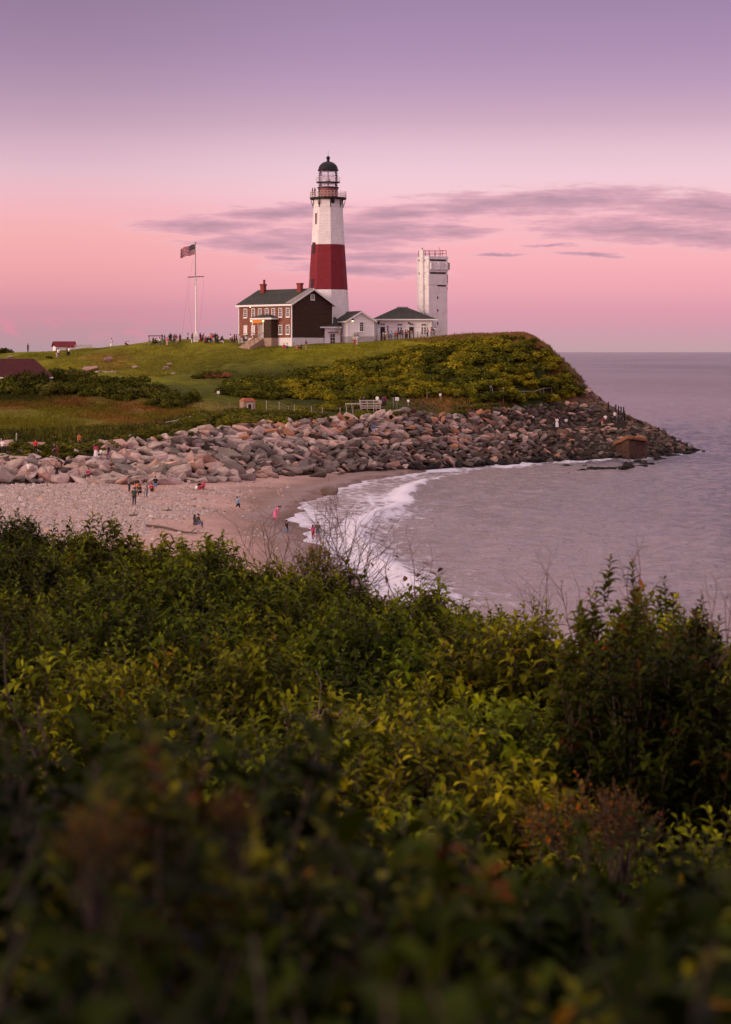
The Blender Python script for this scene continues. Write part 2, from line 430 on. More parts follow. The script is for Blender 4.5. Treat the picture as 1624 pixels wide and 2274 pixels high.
cm = t.math('MULTIPLY', t.math('MULTIPLY', cm, inb), t.mapr(dy, .2, .4, 0, 1))
cl_hi, cl_lo = lin((214,162,180)), lin((174,139,157))
ccol = t.mix(t.mapr(cf, .5, 1.1, 0, 1, True), cl_hi, cl_lo)
sky = t.mix(cm, sky, ccol)
edge = t.math('MULTIPLY', inb, t.math('MULTIPLY', t.mapr(cf, .12, .34, 0, 1, True), t.mapr(cf, .34, .5, 1, 0, True)))
sky = t.mix(t.math('MULTIPLY', edge, .16), sky, lin((255, 214, 214)))
# low puffs over the western part of the horizon
puff = t.noise(t.mapping(uv, (1 / 70, 1 / 38, 1), loc=(3.1, 1.7, 0)), 1.0, 5, .6)
pm = t.math('MULTIPLY', t.mapr(puff, .50, .66, 0, .55, True), t.math('MULTIPLY', t.mapr(V, 690, 722, 0, 1, True), t.mapr(V, 738, 768, 1, 0, True)))
pm = t.math('MULTIPLY', pm, t.mapr(U, 150, 600, 1, .15))
sky = t.mix(t.math('MULTIPLY', pm, t.mapr(dy, .2, .4, 0, 1)), sky, lin((232, 140, 158)))
# the afterglow in the west, behind the viewer
dot = t('ShaderNodeVectorMath', {0: gen, 1: tuple(SUN_AZ)}, operation='DOT_PRODUCT').outputs['Value']
gl = t.math('MULTIPLY', t.mapr(dot, -.35, .90, 0, 1, True), t.mapr(dz, .0, .62, 1, .0, True))
sky = t.mix(1.0, sky, t.mix(gl, (1, 1, 1), (3.3, 2.75, 2.6)), 'MULTIPLY')
zen = t.mapr(dz, .42, .92, 1.0, 1.55, True)
sky = t.mix(1.0, sky, t('ShaderNodeCombineColor', {0: zen, 1: zen, 2: zen}).outputs[0], 'MULTIPLY')
nis = t('ShaderNodeTexSky', sky_type='NISHITA'); nis.sun_disc = False
nis.sun_elevation = SUN_EL; nis.sun_rotation = math.atan2(SUN_AZ.x, SUN_AZ.y)
bgA = t('ShaderNodeBackground', {'Color': sky, 'Strength': 1.0})
hi = t.mapr(el, .30, .9, 0, 1, True)
nsky = t.mix(hi, (0, 0, 0), nis.outputs[0])
bgB = t('ShaderNodeBackground', {'Color': nsky, 'Strength': .05})
ad = t('ShaderNodeAddShader', {0: bgA.outputs[0], 1: bgB.outputs[0]})
t('ShaderNodeOutputWorld', {'Surface': ad.outputs[0]})

# ------------------------------------------------------------------ land
def grid_mesh(xs, ys, zf):
    X, Y = np.meshgrid(xs, ys); Z = zf(X, Y)
    nx, ny = len(xs), len(ys)
    i = (np.arange(ny - 1)[:, None] * nx + np.arange(nx - 1)[None]).ravel()
    F = np.c_[i, i + 1, i + nx + 1, i + nx]
    return np.c_[X.ravel(), Y.ravel(), Z.ravel()], F

def ellm(u, v, cx, cy, ru, rv, soft=.35):
    r = np.sqrt(((u - cx) / ru) ** 2 + ((v - cy) / rv) ** 2)
    return np.clip((1 + soft - r) / (2 * soft), 0, 1)

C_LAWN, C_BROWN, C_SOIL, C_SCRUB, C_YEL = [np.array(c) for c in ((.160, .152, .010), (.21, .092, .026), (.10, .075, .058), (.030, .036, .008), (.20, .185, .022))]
def land_colour(V):
    x, y, z = V.T
    u, v = proj(x, y, z)
    n1, n2, n3 = wob(x, y, 6, 1), wob(x, y, 2.2, 2), wob(x, y, 14, 3)
    uu, vv = u + n2 * 14 + n1 * 18, v + n2 * 5 + n1 * 6
    c = np.tile(C_LAWN, (len(x), 1))
    def blend(m, k):
        nonlocal c
        m = np.clip(m, 0, 1)[:, None]; c = c * (1 - m) + k * m
    blend(.5 + .5 * n3 - .15, C_LAWN * np.array([1.25, 1.05, 1.0]))
    blend(np.clip(n1 * .6 + .1, 0, .5), C_LAWN * .58)
    blend(np.clip(wob(x, y, 3.1, 8) * .6 - .05, 0, .45), C_YEL * .62)
    blend(np.clip(wob(x, y, 1.3, 9) * .5 - .1, 0, .35), C_LAWN * .5)
    blend(.75 * ellm(uu, vv, 330, 815, 190, 40) * (n1 > -.2), C_LAWN * .72 + C_BROWN * .12)
    blend(.7 * ellm(uu, vv, 240, 800, 60, 18), C_BROWN * .55 + C_LAWN * .3)
    # meadow
    blend(ellm(uu, vv, 60, 935, 420, 55), C_YEL * .62 + C_BROWN * .08)
    blend(.9 * ellm(uu, vv, 150, 897, 260, 24) * np.clip(.75 + .6 * n2, 0, 1), C_BROWN * .62)
    blend(.75 * ellm(uu, vv, 330, 930, 130, 24) * np.clip(.7 + .6 * n2, 0, 1), C_BROWN * .85)
    blend(.8 * ellm(uu, vv, 60, 960, 90, 20) * np.clip(.6 + .6 * n2, 0, 1), C_LAWN * .8)
    blend(.6 * ellm(uu, vv, 130, 920, 70, 10), C_LAWN * .9)
    blend(.55 * ellm(uu, vv, 470, 902, 110, 7), C_BROWN * .45 + C_LAWN * .5)
    # scrub soil below the bushes of the bluff
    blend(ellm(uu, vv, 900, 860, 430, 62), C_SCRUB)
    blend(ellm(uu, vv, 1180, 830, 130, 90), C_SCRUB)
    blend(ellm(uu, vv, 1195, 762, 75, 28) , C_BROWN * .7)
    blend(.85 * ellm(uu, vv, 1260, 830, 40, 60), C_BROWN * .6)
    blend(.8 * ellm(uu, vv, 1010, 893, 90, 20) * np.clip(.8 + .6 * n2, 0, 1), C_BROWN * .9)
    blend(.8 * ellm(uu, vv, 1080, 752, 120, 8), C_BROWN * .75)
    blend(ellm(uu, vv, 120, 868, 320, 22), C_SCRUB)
    blend(np.clip((u - 1262 + 10 * n2 - np.clip(835 - v, 0, 99) * .6) / 14, 0, 1) * (v > 750), C_BROWN * .30 + C_SOIL * .55)
    blend(np.clip((x - np.interp(y, [300, 312, 320, 330, 345], [41, 33, 30, 27, 26])) / 2.5, 0, 1), C_BROWN * .35 + C_SOIL * .55)
    # rock footing
    xd = u
    tp = np.interp(xd, list(COLS), [L[3][0] if len(L) > 3 else L[-1][0] for L in COLS.values()])
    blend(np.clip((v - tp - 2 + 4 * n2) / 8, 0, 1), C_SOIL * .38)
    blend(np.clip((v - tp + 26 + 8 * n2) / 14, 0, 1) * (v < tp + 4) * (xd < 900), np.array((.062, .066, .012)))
    return c * (1 + .12 * n2)[:, None]

def ground_mat(name, bump, bs):
    m, t = new_mat(name)
    vec = t('ShaderNodeNewGeometry').outputs['Position']
    c = t('ShaderNodeAttribute', attribute_name='Col').outputs['Color']
    a = t.mapr(t.noise(vec, .55, 6, .7), .3, .7, .62, 1.42)
    b = t.mapr(t.noise(vec, 3.2, 4, .7), .3, .7, .72, 1.3)
    c = t.mix(1.0, c, t('ShaderNodeCombineColor', {0: a, 1: a, 2: a}).outputs[0], 'MULTIPLY')
    c = t.mix(1.0, c, t('ShaderNodeCombineColor', {0: b, 1: b, 2: b}).outputs[0], 'MULTIPLY')
    p = t('ShaderNodeBsdfPrincipled', {'Base Color': c, 'Roughness': .95, 'Specular IOR Level': .08})
    h = t.math('ADD', t.noise(vec, bs, 6, .7), t.math('MULTIPLY', t.noise(vec, .5, 4, .6), 2.5))
    bn = t('ShaderNodeBump', {'Strength': bump, 'Distance': .25, 'Height': h}); t.put(p.inputs['Normal'], bn.outputs[0])
    t('ShaderNodeOutputMaterial', {'Surface': p.outputs[0]})
    return m
M['land'] = ground_mat('turf_and_scrub', .8, 3.0)

xs = np.arange(-150, 76, .9); ys = np.arange(188, 432, .9)
def hz(x, y):
    h = headland(x, y)
    k = np.clip((y - 225) / 20, 0, 1)
    return h + k * (.22 * wob(x, y, 3.2, 5) + .10 * wob(x, y, 1.1, 6) + .25 * wob(x, y, 9, 7)) * np.clip(1.2 - np.abs(y - 335) / 8 * 0, 0, 1) * .8
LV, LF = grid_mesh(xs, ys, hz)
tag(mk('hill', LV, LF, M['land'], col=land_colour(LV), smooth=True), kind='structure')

# beach
bx = np.concatenate([np.arange(-120, -45, 1.5), np.arange(-45, 26, .5)]); by = np.arange(58, 284, .6)
def bz(x, y):
    z, d = beach_z(x, y)
    return z + (.05 * wob(x, y, 2.5, 11) + .035 * wob(x, y, .8, 12)) * np.clip(d / 8, 0, 1) + .04 * np.clip((d - 10) / 10, 0, 1) * wob(x, y, .5, 13)
BV, BF = grid_mesh(bx, by, bz)
def beach_colour(V):
    x, y, z = V.T; u, v = proj(x, y, z); _, d = beach_z(x, y)
    n1, n2 = wob(x, y, 4, 21), wob(x, y, 1.2, 22)
    dry, wet, peb = np.array((.46, .285, .245)), np.array((.25, .158, .138)), np.array((.42, .285, .265))
    m = np.clip((d - 4.5 - 1.2 * n1) / 4.5, 0, 1)[:, None]
    c = wet * (1 - m) + dry * m
    p = ((u < 300 + 40 * n1 + (v - 1090) * .4) & (v > 1060) & (v < 1175)).astype(float)
    p = np.maximum(p, .85 * ellm(u, v, 345, 1135, 110, 16))
    p = np.maximum(p, .6 * ellm(u, v, 420, 1098, 100, 16) * (n2 > 0))[:, None]
    c = c * (1 - p) + peb * p
    drk = (.35 * ellm(u, v, 655, 1160, 60, 18) + .25 * ellm(u, v, 560, 1085, 60, 8) * (n2 > .2))[:, None]
    return c * (1 - drk) * (1 + .05 * n2)[:, None], d
bc, bd = beach_colour(BV)
def sand_mat():
    m, t = new_mat('sand')
    vec = t('ShaderNodeNewGeometry').outputs['Position']
    c = t('ShaderNodeAttribute', attribute_name='Col').outputs['Color']
    wt = t('ShaderNodeAttribute', attribute_name='Wet').outputs['Fac']
    a = t.mapr(t.noise(vec, 1.1, 6, .7), .3, .7, .84, 1.16)
    c = t.mix(1.0, c, t('ShaderNodeCombineColor', {0: a, 1: a, 2: a}).outputs[0], 'MULTIPLY')
    dark = t.mapr(t.noise(t.mapping(vec, (.55, 1.6, 1), rot=(0, 0, .5)), .8, 7, .75), .62, .72, 0, .45, True)
    c = t.mix(t.math('MULTIPLY', dark, t.math('SUBTRACT', 1.0, wt)), c, (.13, .09, .08))
    p = t('ShaderNodeBsdfPrincipled', {'Base Color': c, 'Roughness': t.mapr(wt, 0, 1, .9, .16), 'Specular IOR Level': t.mapr(wt, 0, 1, .1, .5)})
    bn = t('ShaderNodeBump', {'Strength': t.mapr(wt, 0, 1, .7, .05), 'Distance': .1, 'Height': t.noise(vec, 3.2, 6, .75)}); t.put(p.inputs['Normal'], bn.outputs[0])
    t('ShaderNodeOutputMaterial', {'Surface': p.outputs[0]})
    return m
M['sand'] = sand_mat()
bo = mk('beach', BV, BF, M['sand'], col=bc, smooth=True)
wa = bo.data.attributes.new('Wet', 'FLOAT', 'POINT')
wa.data.foreach_set('value', np.clip(1 - (bd - 1.5 - .8 * wob(BV[:, 0], BV[:, 1], 3, 31)) / 3.5, 0, 1).astype(np.float32))
tag(bo, kind='structure')

# ------------------------------------------------------------------ sea
CREST = np.array([[16.4, 264], [12.5, 254.5], [9.6, 247.5], [8.0, 238], [6.3, 228.7], [3.9, 214.6], [3.1, 204], [2.4, 193.7], [.7, 181], [-.6, 166], [1.2, 148], [5, 125]])
def seg_dist(x, y, P):
    best = np.full(np.shape(x), 1e9); sgn = np.zeros(np.shape(x)); tt = np.zeros(np.shape(x)); acc = 0
    for a, b in zip(P[:-1], P[1:]):
        e = b - a; L = np.hypot(*e)
        s = np.clip(((x - a[0]) * e[0] + (y - a[1]) * e[1]) / L ** 2, 0, 1)
        qx, qy = x - a[0] - s * e[0], y - a[1] - s * e[1]
        dd = np.hypot(qx, qy); side = np.sign(e[0] * qy - e[1] * qx)
        k = dd < best
        best = np.where(k, dd, best); sgn = np.where(k, side, sgn); tt = np.where(k, acc + s * L, tt); acc += L
    return best, sgn, tt
gx = np.concatenate([-np.geomspace(30000, 26, 26), np.arange(-24, 64, .5), np.arange(64, 150, 1.6), np.geomspace(152, 30000, 26)])
gy = np.concatenate([-np.geomspace(4000, 60, 8), np.arange(-40, 100, 6), np.arange(100, 300, .55), np.arange(300, 520, 1.3), np.geomspace(522, 60000, 44)])
SX, SY = np.meshgrid(gx, gy)
near = np.clip((520 - SY) / 150, 0, 1) * np.clip((150 - SX) / 60, 0, 1) * np.clip((SX + 60) / 20, 0, 1) * np.clip((SY - 60) / 30, 0, 1)
cd, cs, ct = seg_dist(SX, SY, CREST)
sea_side = np.clip((cs * cd) / 10 + .0, -1, 1)
bzv, bdv = beach_z(SX, SY)
dsh = -bdv                                                    # metres seaward of the waterline
calm = np.clip(dsh / 14, .12, 1)
SZ = near * calm * (.10 * wob(SX, SY * .7, .42, 41) + .12 * wob(SX, SY * .6, .8, 42) + .09 * wob(SX, SY * .5, 1.7, 43))
j = .8 * wob(ct, ct * 0, 6, 44) + .4 * wob(ct, ct * 0, 1.5, 45)
sd = cs * cd
# sign so that positive = seaward of the breaker
if np.mean(sd[(SX > 25) & (SX < 40) & (SY > 150) & (SY < 230)]) < 0: sd = -sd
sd2 = sd - j
live = np.clip(ct / 10, 0, 1) * np.clip((SY - 110) / 30, 0, 1) * (.75 + .25 * wob(ct, ct * 0, 4, 46)) * (.35 + .65 * np.clip((ct - 16) / 14, 0, 1))
ridge = np.where(sd2 > 0, np.exp(-(sd2 / 1.9) ** 2), np.exp(-(sd2 / .9) ** 2))
SZ = SZ + near * live * .85 * ridge
ridge2 = np.exp(-((sd - 13 - 1.5 * wob(ct, ct * 0, 9, 47)) / 3.0) ** 2); SZ = SZ + near * .16 * ridge2 * np.clip(ct / 20, 0, 1)
SZ = np.where((dsh < 6) & (near > 0), np.maximum(SZ * np.clip(dsh / 3, 0, 1), 0.035 + SZ * .15), SZ)
# foam: the swash between breaker and waterline, the crest itself, a fringe round the rocks of the point
crestf = live * np.where(sd2 > 0, np.exp(-(sd2 / .85) ** 2), np.exp(-(sd2 / 2.4) ** 2)) * 1.6
wash = np.clip((-sd) / 1.5, 0, 1) * (dsh > -1.5) * np.clip((SY - 100) / 30, 0, 1) * (SY < 268)
wash = wash * (.39 + .17 * wob(SX + SY * .2, SY * .35, 1.6, 48) + .22 * np.exp(-(dsh / 1.3) ** 2))
tail = np.exp(-np.clip(sd, 0, 99) / 4.5) * .42 * np.clip((ct - 44) / 25, 0, 1) * (sd > 0) + np.exp(-np.clip(sd, 0, 99) / 2.0) * .30 * (sd > 0) * live
TOE = np.array([tuple(at(a, b, c))[:2] for a, b, c in [(950,1046,262), (1000,1040,268), (1100,1035,273), (1180,1028,281), (1250,1026,285), (1300,1024,288), (1400,1020,292), (1470,1015,301), (1545,1001,317)]])
rd, _, rt = seg_dist(SX, SY, TOE)
fringe = np.exp(-(rd / 4.2) ** 2) * (.68 + .35 * wob(SX, SY, 2.0, 49)) + np.exp(-rd / 6.0) * .30 * (.6 + .5 * wob(SX, SY, 3.2, 50))
fringe *= np.clip((60 - rt) / 30, .45, 1)
foam = np.clip(np.maximum.reduce([crestf, wash, tail, fringe]), 0, 1.3) * near
i = (np.arange(len(gy) - 1)[:, None] * len(gx) + np.arange(len(gx) - 1)[None]).ravel()
SF = np.c_[i, i + 1, i + len(gx) + 1, i + len(gx)]
def sea_mat():
    m, t = new_mat('sea_water')
    pos = t('ShaderNodeNewGeometry').outputs['Position']
    fo = t('ShaderNodeAttribute', attribute_name='Foam').outputs['Fac']
    sh = t('ShaderNodeAttribute', attribute_name='Shallow').outputs['Fac']
    fl = t('ShaderNodeVectorMath', {0: pos, 1: (1, 1, 0)}, operation='MULTIPLY').outputs[0]
    n1 = t.noise(t.mapping(fl, (1, .62, 1)), .85, 7, .74)
    n2 = t.noise(t.mapping(fl, (1, .14, 1), rot=(0, 0, .04)), .34, 7, .78)
    n3 = t.noise(t.mapping(fl, (1, .12, 1)), .05, 5, .66)
    h = t.math('ADD', t.math('MULTIPLY', n1, .6), t.math('ADD', t.math('MULTIPLY', n2, 2.0), t.math('MULTIPLY', n3, 1.2)))
    n4 = t.noise(t.mapping(fl, (1, .13, 1), rot=(0, 0, -.03)), .42, 4, .55)
    h = t.math('ADD', h, t.math('MULTIPLY', t.mapr(n4, .53, .64, 0, 1, True), t.mapr(t('ShaderNodeSeparateXYZ', {0: pos}).outputs[1], 270, 470, 0, 2.8)))
    n5 = t.noise(t.mapping(fl, (1, .7, 1), rot=(0, 0, .1)), .95, 3, .5)
    h = t.math('ADD', h, t.math('MULTIPLY', t.mapr(n5, .50, .66, 0, 1, True), .42))
    bn = t('ShaderNodeBump', {'Strength': 1.0, 'Distance': .62, 'Height': h})
    base = t.mix(sh, (.150, .130, .168), (.42, .325, .33))
    gust = t.mapr(t.noise(t.mapping(fl, (1, .3, 1), rot=(0, 0, -.1)), .006, 5, .6), .35, .65, .75, 1.3)
    base = t.mix(1.0, base, t('ShaderNodeCombineColor', {0: gust, 1: gust, 2: gust}).outputs[0], 'MULTIPLY')
    # a wind-roughened surface mirrors at most about half of what falls on it, even at grazing angles
    sepp = t('ShaderNodeSeparateXYZ', {0: pos})
    fr = t.math('MULTIPLY', t('ShaderNodeFresnel', {'IOR': 1.333, 'Normal': bn.outputs[0]}).outputs[0], t.mapr(sepp.outputs[1], 300, 1600, 1.0, .70))
    body = t('ShaderNodeBsdfDiffuse', {'Color': base, 'Normal': bn.outputs[0]})
    gls = t('ShaderNodeBsdfGlossy', {'Color': (1, 1, 1, 1), 'Roughness': .16, 'Normal': bn.outputs[0]})
    wtr = t('ShaderNodeMixShader', {0: fr, 1: body.outputs[0], 2: gls.outputs[0]})
    st = t.noise(t.mapping(fl, (1.1, .5, 1), rot=(0, 0, .45)), .9, 7, .72)
    vor = t('ShaderNodeTexVoronoi', {'Vector': t.mapping(t('ShaderNodeVectorMath', {0: fl, 1: t('ShaderNodeTexNoise', {'Vector': fl, 'Scale': .8, 'Detail': 3.0}).outputs['Color']}, operation='ADD').outputs[0], (1, .55, 1)), 'Scale': .75}, feature='DISTANCE_TO_EDGE')
    web = t.mapr(vor.outputs['Distance'], 0, .35, .22, -.12)
    fv = t.math('ADD', t.math('ADD', fo, t.math('MULTIPLY', t.math('SUBTRACT', st, .5), 1.35)), web)
    fm = t.mapr(fv, .30, .86, 0, 1, True)
    fm = t.math('MULTIPLY', fm, t.mapr(fo, .03, .16, 0, 1, True))
    fb = t('ShaderNodeBump', {'Strength': .6, 'Distance': .25, 'Height': t.noise(pos, 2.4, 6, .7)})
    fd = t('ShaderNodeBsdfPrincipled', {'Base Color': (.66, .61, .71, 1), 'Roughness': .8, 'Specular IOR Level': .1, 'Normal': fb.outputs[0]})
    mx = t('ShaderNodeMixShader', {0: fm, 1: wtr.outputs[0], 2: fd.outputs[0]})
    t('ShaderNodeOutputMaterial', {'Surface': mx.outputs[0]})
    return m
M['sea'] = sea_mat()
seao = mk('sea', np.c_[SX.ravel(), SY.ravel(), SZ.ravel()], SF, M['sea'], smooth=True)
fa = seao.data.attributes.new('Foam', 'FLOAT', 'POINT'); fa.data.foreach_set('value', foam.ravel().astype(np.float32))
fs = seao.data.attributes.new('Shallow', 'FLOAT', 'POINT'); fs.data.foreach_set('value', (np.clip(1 - (dsh - 2) / 60, 0, 1) * np.clip((360 - SY) / 60, 0, 1) * np.clip((90 - SX) / 60, 0, 1)).ravel().astype(np.float32))
tag(seao, kind='structure')
# sea floor below the water would never show; the water is opaque.

# ------------------------------------------------------------------ near bluff the viewer stands on
def edge_y(x): return np.interp(x, [-12, -6, -4.2, -2.7, -.6, .9, 1.8, 3.4, 6, 12], [33, 30.2, 28.6, 25.8, 24, 21, 18.6, 17.8, 17, 16])
def near_z(x, y):
    x = np.asarray(x, float); y = np.asarray(y, float)
    z = 14.85 - 2.35 * np.clip((y - .8) / 5.5, 0, 1) ** .8
    e = edge_y(x)
    z = z - np.clip(y - e + .5, 0, 99) * .62
    return z + .07 * wob(x, y, .9, 61)
nx_ = np.arange(-30, 30.1, .5); ny_ = np.arange(-12, 58, .5)
NV, NF = grid_mesh(nx_, ny_, near_z)
NV[:, 2] = np.maximum(NV[:, 2], -1.5)
no = mk('bluff_ground', NV, NF, M['land'], col=np.tile(np.array((.035, .028, .012)), (len(NV), 1)), smooth=True)
tag(no, kind='structure')
# ------------------------------------------------------------------ buildings
def window(root, c, u, n, w, h, rows=3, cols=2, fr=.12, mats=None, dep=.14, pane='pane', blind=0, sill=True):
    """sash window: frame part with a pane sub-part; c centre on the wall, u along the wall, n outward"""
    fm = mats or M['white']
    c, u, n = Vector(c), Vector(u).normalized(), Vector(n).normalized(); v = Vector((0, 0, 1))
    f = MB()
    f.obox(c + u * (w / 2 - fr / 2) + n * .0, u, v, n, fr, h, dep); f.obox(c - u * (w / 2 - fr / 2), u, v, n, fr, h, dep)
    f.obox(c + v * (h / 2 - fr / 2), u, v, n, w - 2 * fr, fr, dep - .01); f.obox(c - v * (h / 2 - fr / 2), u, v, n, w - 2 * fr, fr, dep - .01)
    if sill: f.obox(c - v * (h / 2 + .045) + n * .03, u, v, n, w + .12, .09, dep + .06)
    iw, ih = w - 2 * fr, h - 2 * fr
    for k in range(1, rows): f.obox(c + v * (-ih / 2 + ih * k / rows), u, v, n, iw, .035 if k != rows // 2 else .06, dep - .06)
    for k in range(1, cols): f.obox(c + u * (-iw / 2 + iw * k / cols), u, v, n, .035, ih, dep - .07)
    o = f.build('window', fm, root)
    MB().obox(c + n * .012, u, v, n, iw, ih, .03).build('pane', M[pane], o)
    if blind:
        MB().obox(c + n * .032 + v * ih * (.5 - blind / 2), u, v, n, iw * .96, ih * blind, .012).build('blind', M['curtain'], o)
    return o

def gable_roof(root, x0, x1, y0, y1, ze, zr, mat, axis='y', over=.35, th=.14, name='roof'):
    m = MB()
    if axis == 'y':
        xm = (x0 + x1) / 2; s = (zr - ze) / (xm - x0)
        a = [(x0 - over, y0 - over, ze - over * s), (xm, y0 - over, zr), (xm, y0 - over, zr + th), (x0 - over, y0 - over, ze - over * s + th)]
        b = [(x1 + over, y0 - over, ze - over * s), (x1 + over, y0 - over, ze - over * s + th), (xm, y0 - over, zr + th), (xm, y0 - over, zr)]
        for p in (a, b): m.prism(p, (0, y1 - y0 + 2 * over, 0))
    else:
        ym = (y0 + y1) / 2; s = (zr - ze) / (ym - y0)
        a = [(x0 - over, y0 - over, ze - over * s), (x0 - over, ym, zr), (x0 - over, ym, zr + th), (x0 - over, y0 - over, ze - over * s + th)]
        b = [(x0 - over, y1 + over, ze - over * s), (x0 - over, y1 + over, ze - over * s + th), (x0 - over, ym, zr + th), (x0 - over, ym, zr)]
        for p in (a, b): m.prism(p, (x1 - x0 + 2 * over, 0, 0))
    return m.build(name, mat, root)

# ---- keeper's house
P = at(648, 771, 328)
base_z = P.z
house = empty('keepers_house', (P.x, P.y, base_z), math.radians(45))
tag(house, 'two-storey brown shingled house with red chimneys below the striped lighthouse', 'house')
Wd, Ln, FZ, EZ, RZ = 9.9, 13.9, 1.62, 7.55, 10.15
MB().box(0, Wd, 0, Ln, -1.6, FZ).build('foundation', M['white_found'], house)
bw = MB(); bw.box(.05, Wd - .05, .12, Ln - .05, FZ + .002, EZ); bw.build('wall', M['facade'], house)
g = MB(); g.prism([(.02, .03, FZ + .004), (Wd - .02, .03, FZ + .004), (Wd - .02, .03, EZ), (Wd / 2, .03, RZ - .12), (.02, .03, EZ)], (0, .085, 0))
g.build('gable_wall', M['shingle'], house)
g = MB(); g.prism([(.06, Ln - .14, EZ - .02), (Wd - .06, Ln - .14, EZ - .02), (Wd / 2, Ln - .14, RZ - .14)], (0, .08, 0)); g.build('gable_wall', M['shingle'], house)
rf = gable_roof(house, 0, Wd, 0, Ln, EZ + .05, RZ, M['roof'])
# pale fascias and rakes
fz = MB(); s_ = (RZ - EZ) / (Wd / 2)
fz.box(-.42, -.30, -.38, Ln + .38, EZ - .42, EZ - .10)
fz.box(Wd + .30, Wd + .42, -.38, Ln + .38, EZ - .42, EZ - .10)
for yy in (-.43, Ln + .36):
    fz.prism([(-.42, yy, EZ - .42), (-.42, yy, EZ - .04), (Wd / 2, yy, RZ + .12), (Wd / 2, yy, RZ - .24)], (0, .07, 0))
    fz.prism([(Wd + .42, yy, EZ - .42), (Wd / 2, yy, RZ - .24), (Wd / 2, yy, RZ + .12), (Wd + .42, yy, EZ - .04)], (0, .07, 0))
fz.build('fascia', M['white'], house)
for (x, y) in ((-.02, -.02), (Wd - .14, -.02), (-.02, Ln - .14)): MB().box(x, x + .16, y, y + .16, FZ - .3 if y > 1 else -.6, EZ).build('corner_board', M['white'], house)
fl = MB(); fl.prism([(1.2, -.2, EZ + .83), (4.6, -.2, RZ - .14 + .03), (4.6, 1.15, RZ - .14 + .03), (.0, 1.7, EZ + .24), (-.3, 1.2, EZ + .05)], (0, 0, .05)); 
n0 = Vector((-1, 0, 0))
for fy in (12.6 - .95 * 0, ):
    pass
frac = [(285 - 200), (377 - 200), (455 - 200), (536 - 200), (613 - 200), (694 - 200), (778 - 200)]
ys7 = [Ln * (1 - f / 620.0) for f in frac]
for k, y in enumerate(ys7): window(house, (-.02, y, 6.0), (0, 1, 0), n0, .94, 1.62, 4, 2)
for k, y in enumerate((ys7[0], ys7[1], ys7[5], ys7[6])):
    window(house, (-.02, y, 3.02), (0, 1, 0), n0, .94, 1.66, 4, 2, blind=(.9 if k == 0 else .82 if k == 1 else 0))
window(house, (Wd / 2, .0, 8.72), (1, 0, 0), (0, -1, 0), .92, .95, 2, 2)
sl_ = Vector((Wd / 2, 0, RZ - EZ)); nn_ = Vector((-(RZ - EZ), 0, Wd / 2)).normalized()
q0 = Vector((-.2, 0, EZ + .05 - .2 * s_ + .15)) + nn_ * .0
MB().prism([(-.3, -.30, EZ + .06 - .3 * s_ + .142), (Wd / 2 - .05, -.30, RZ + .10), (Wd / 2 - .05, .75, RZ + .10), (-.3, 1.35, EZ + .06 - .3 * s_ + .142)], (0, 0, .055)).build('flashing', M['roof_light'], rf)
# chimneys straddling the ridge
for (y, h2, pot) in ((11.8, 1.15, True), (2.2, 1.1, False)):
    c = MB(); xc = Wd / 2 - .95
    c.box(xc - .32, xc + .32, y - .45, y + .45, 8.9, RZ + h2 - .35); c.box(xc - .39, xc + .39, y - .52, y + .52, RZ + h2 - .35, RZ + h2 - .12)
    ch = c.build('chimney', M['chimney'], rf)
    MB().box(xc - .43, xc + .43, y - .56, y + .56, RZ + h2 - .118, RZ + h2 - .02).build('cap', M['wood_dark'], ch)
    if pot: MB().lathe([(.22, RZ + h2 - .02), (.19, RZ + h2 + .60), (.24, RZ + h2 + .63), (.24, RZ + h2 + .74)], 10, 0, (xc, y - .25)).build('chimney_pot', M['chimney'], ch)
# weather mast on the roof
v = MB(); v.tube((5.2, .9, RZ - .1), (5.15, .95, RZ + 2.9), .035); v.tube((4.95, .95, RZ + 2.55), (5.35, .95, RZ + 2.62), .025)
for a in range(3): v.tube((5.15, .95, RZ + 2.9), (5.15 + .22 * math.cos(a * 2.1), .95 + .22 * math.sin(a * 2.1), RZ + 3.0), .02)
v.lathe([(.05, RZ + 2.5), (.09, RZ + 2.55), (.05, RZ + 2.62)], 8, 0, (4.95, .95)); v.build('weather_mast', M['steel'], rf)
# porch, from y 3.6 to 8.8
py0, py1 = 3.62, 8.7
MB().prism([(-1.72, py0 - .3, 4.82), (-1.72, py1 + .3, 4.82), (.03, py1 + .3, 4.82), (.03, py0 - .3, 4.82)], (0, 0, .30)).build('porch_cornice', M['white'], house)
pr = MB(); A = [(-1.80, py0 - .38, 5.12), (-1.80, py1 + .38, 5.12), (0, py1 + .38, 5.12), (0, py0 - .38, 5.12)]; B = [(-.6, py0 + 1.6, 5.68), (-.6, py1 - 1.6, 5.68), (0, py1 - 1.6, 5.68), (0, py0 + 1.6, 5.68)]
pr.add(A + B, [(3, 2, 1, 0), (4, 5, 6, 7), (0, 1, 5, 4), (1, 2, 6, 5), (2, 3, 7, 6), (3, 0, 4, 7)]); pr.build('porch_roof', M['roof'], house)
MB().box(-1.45, 0, py0 + .05, py0 + 2.0, FZ + .0, 4.82).build('porch_enclosure', M['shingle'], house)
MB().box(-1.5, 0, py0 - .05, py1 + .1, -.9, FZ - .02).build('porch_floor', M['stone'], house)
dr = MB(); dr.box(-.10, .0, 5.9, 7.0, FZ, 4.0); door = dr.build('door', M['wood_dark'], house)
MB().box(-.16, -.10, 6.02, 6.12, 2.6, 2.7).build('handle', M['steel'], door)
MB().box(-.2, -.02, 7.05, 8.55, FZ, 4.5).build('side_panel', M['greywood'], house)
for yy in (8.55, 5.72): MB().box(-1.5, -1.34, yy - .08, yy + .08, FZ, 4.82).build('porch_post', M['white'], house)
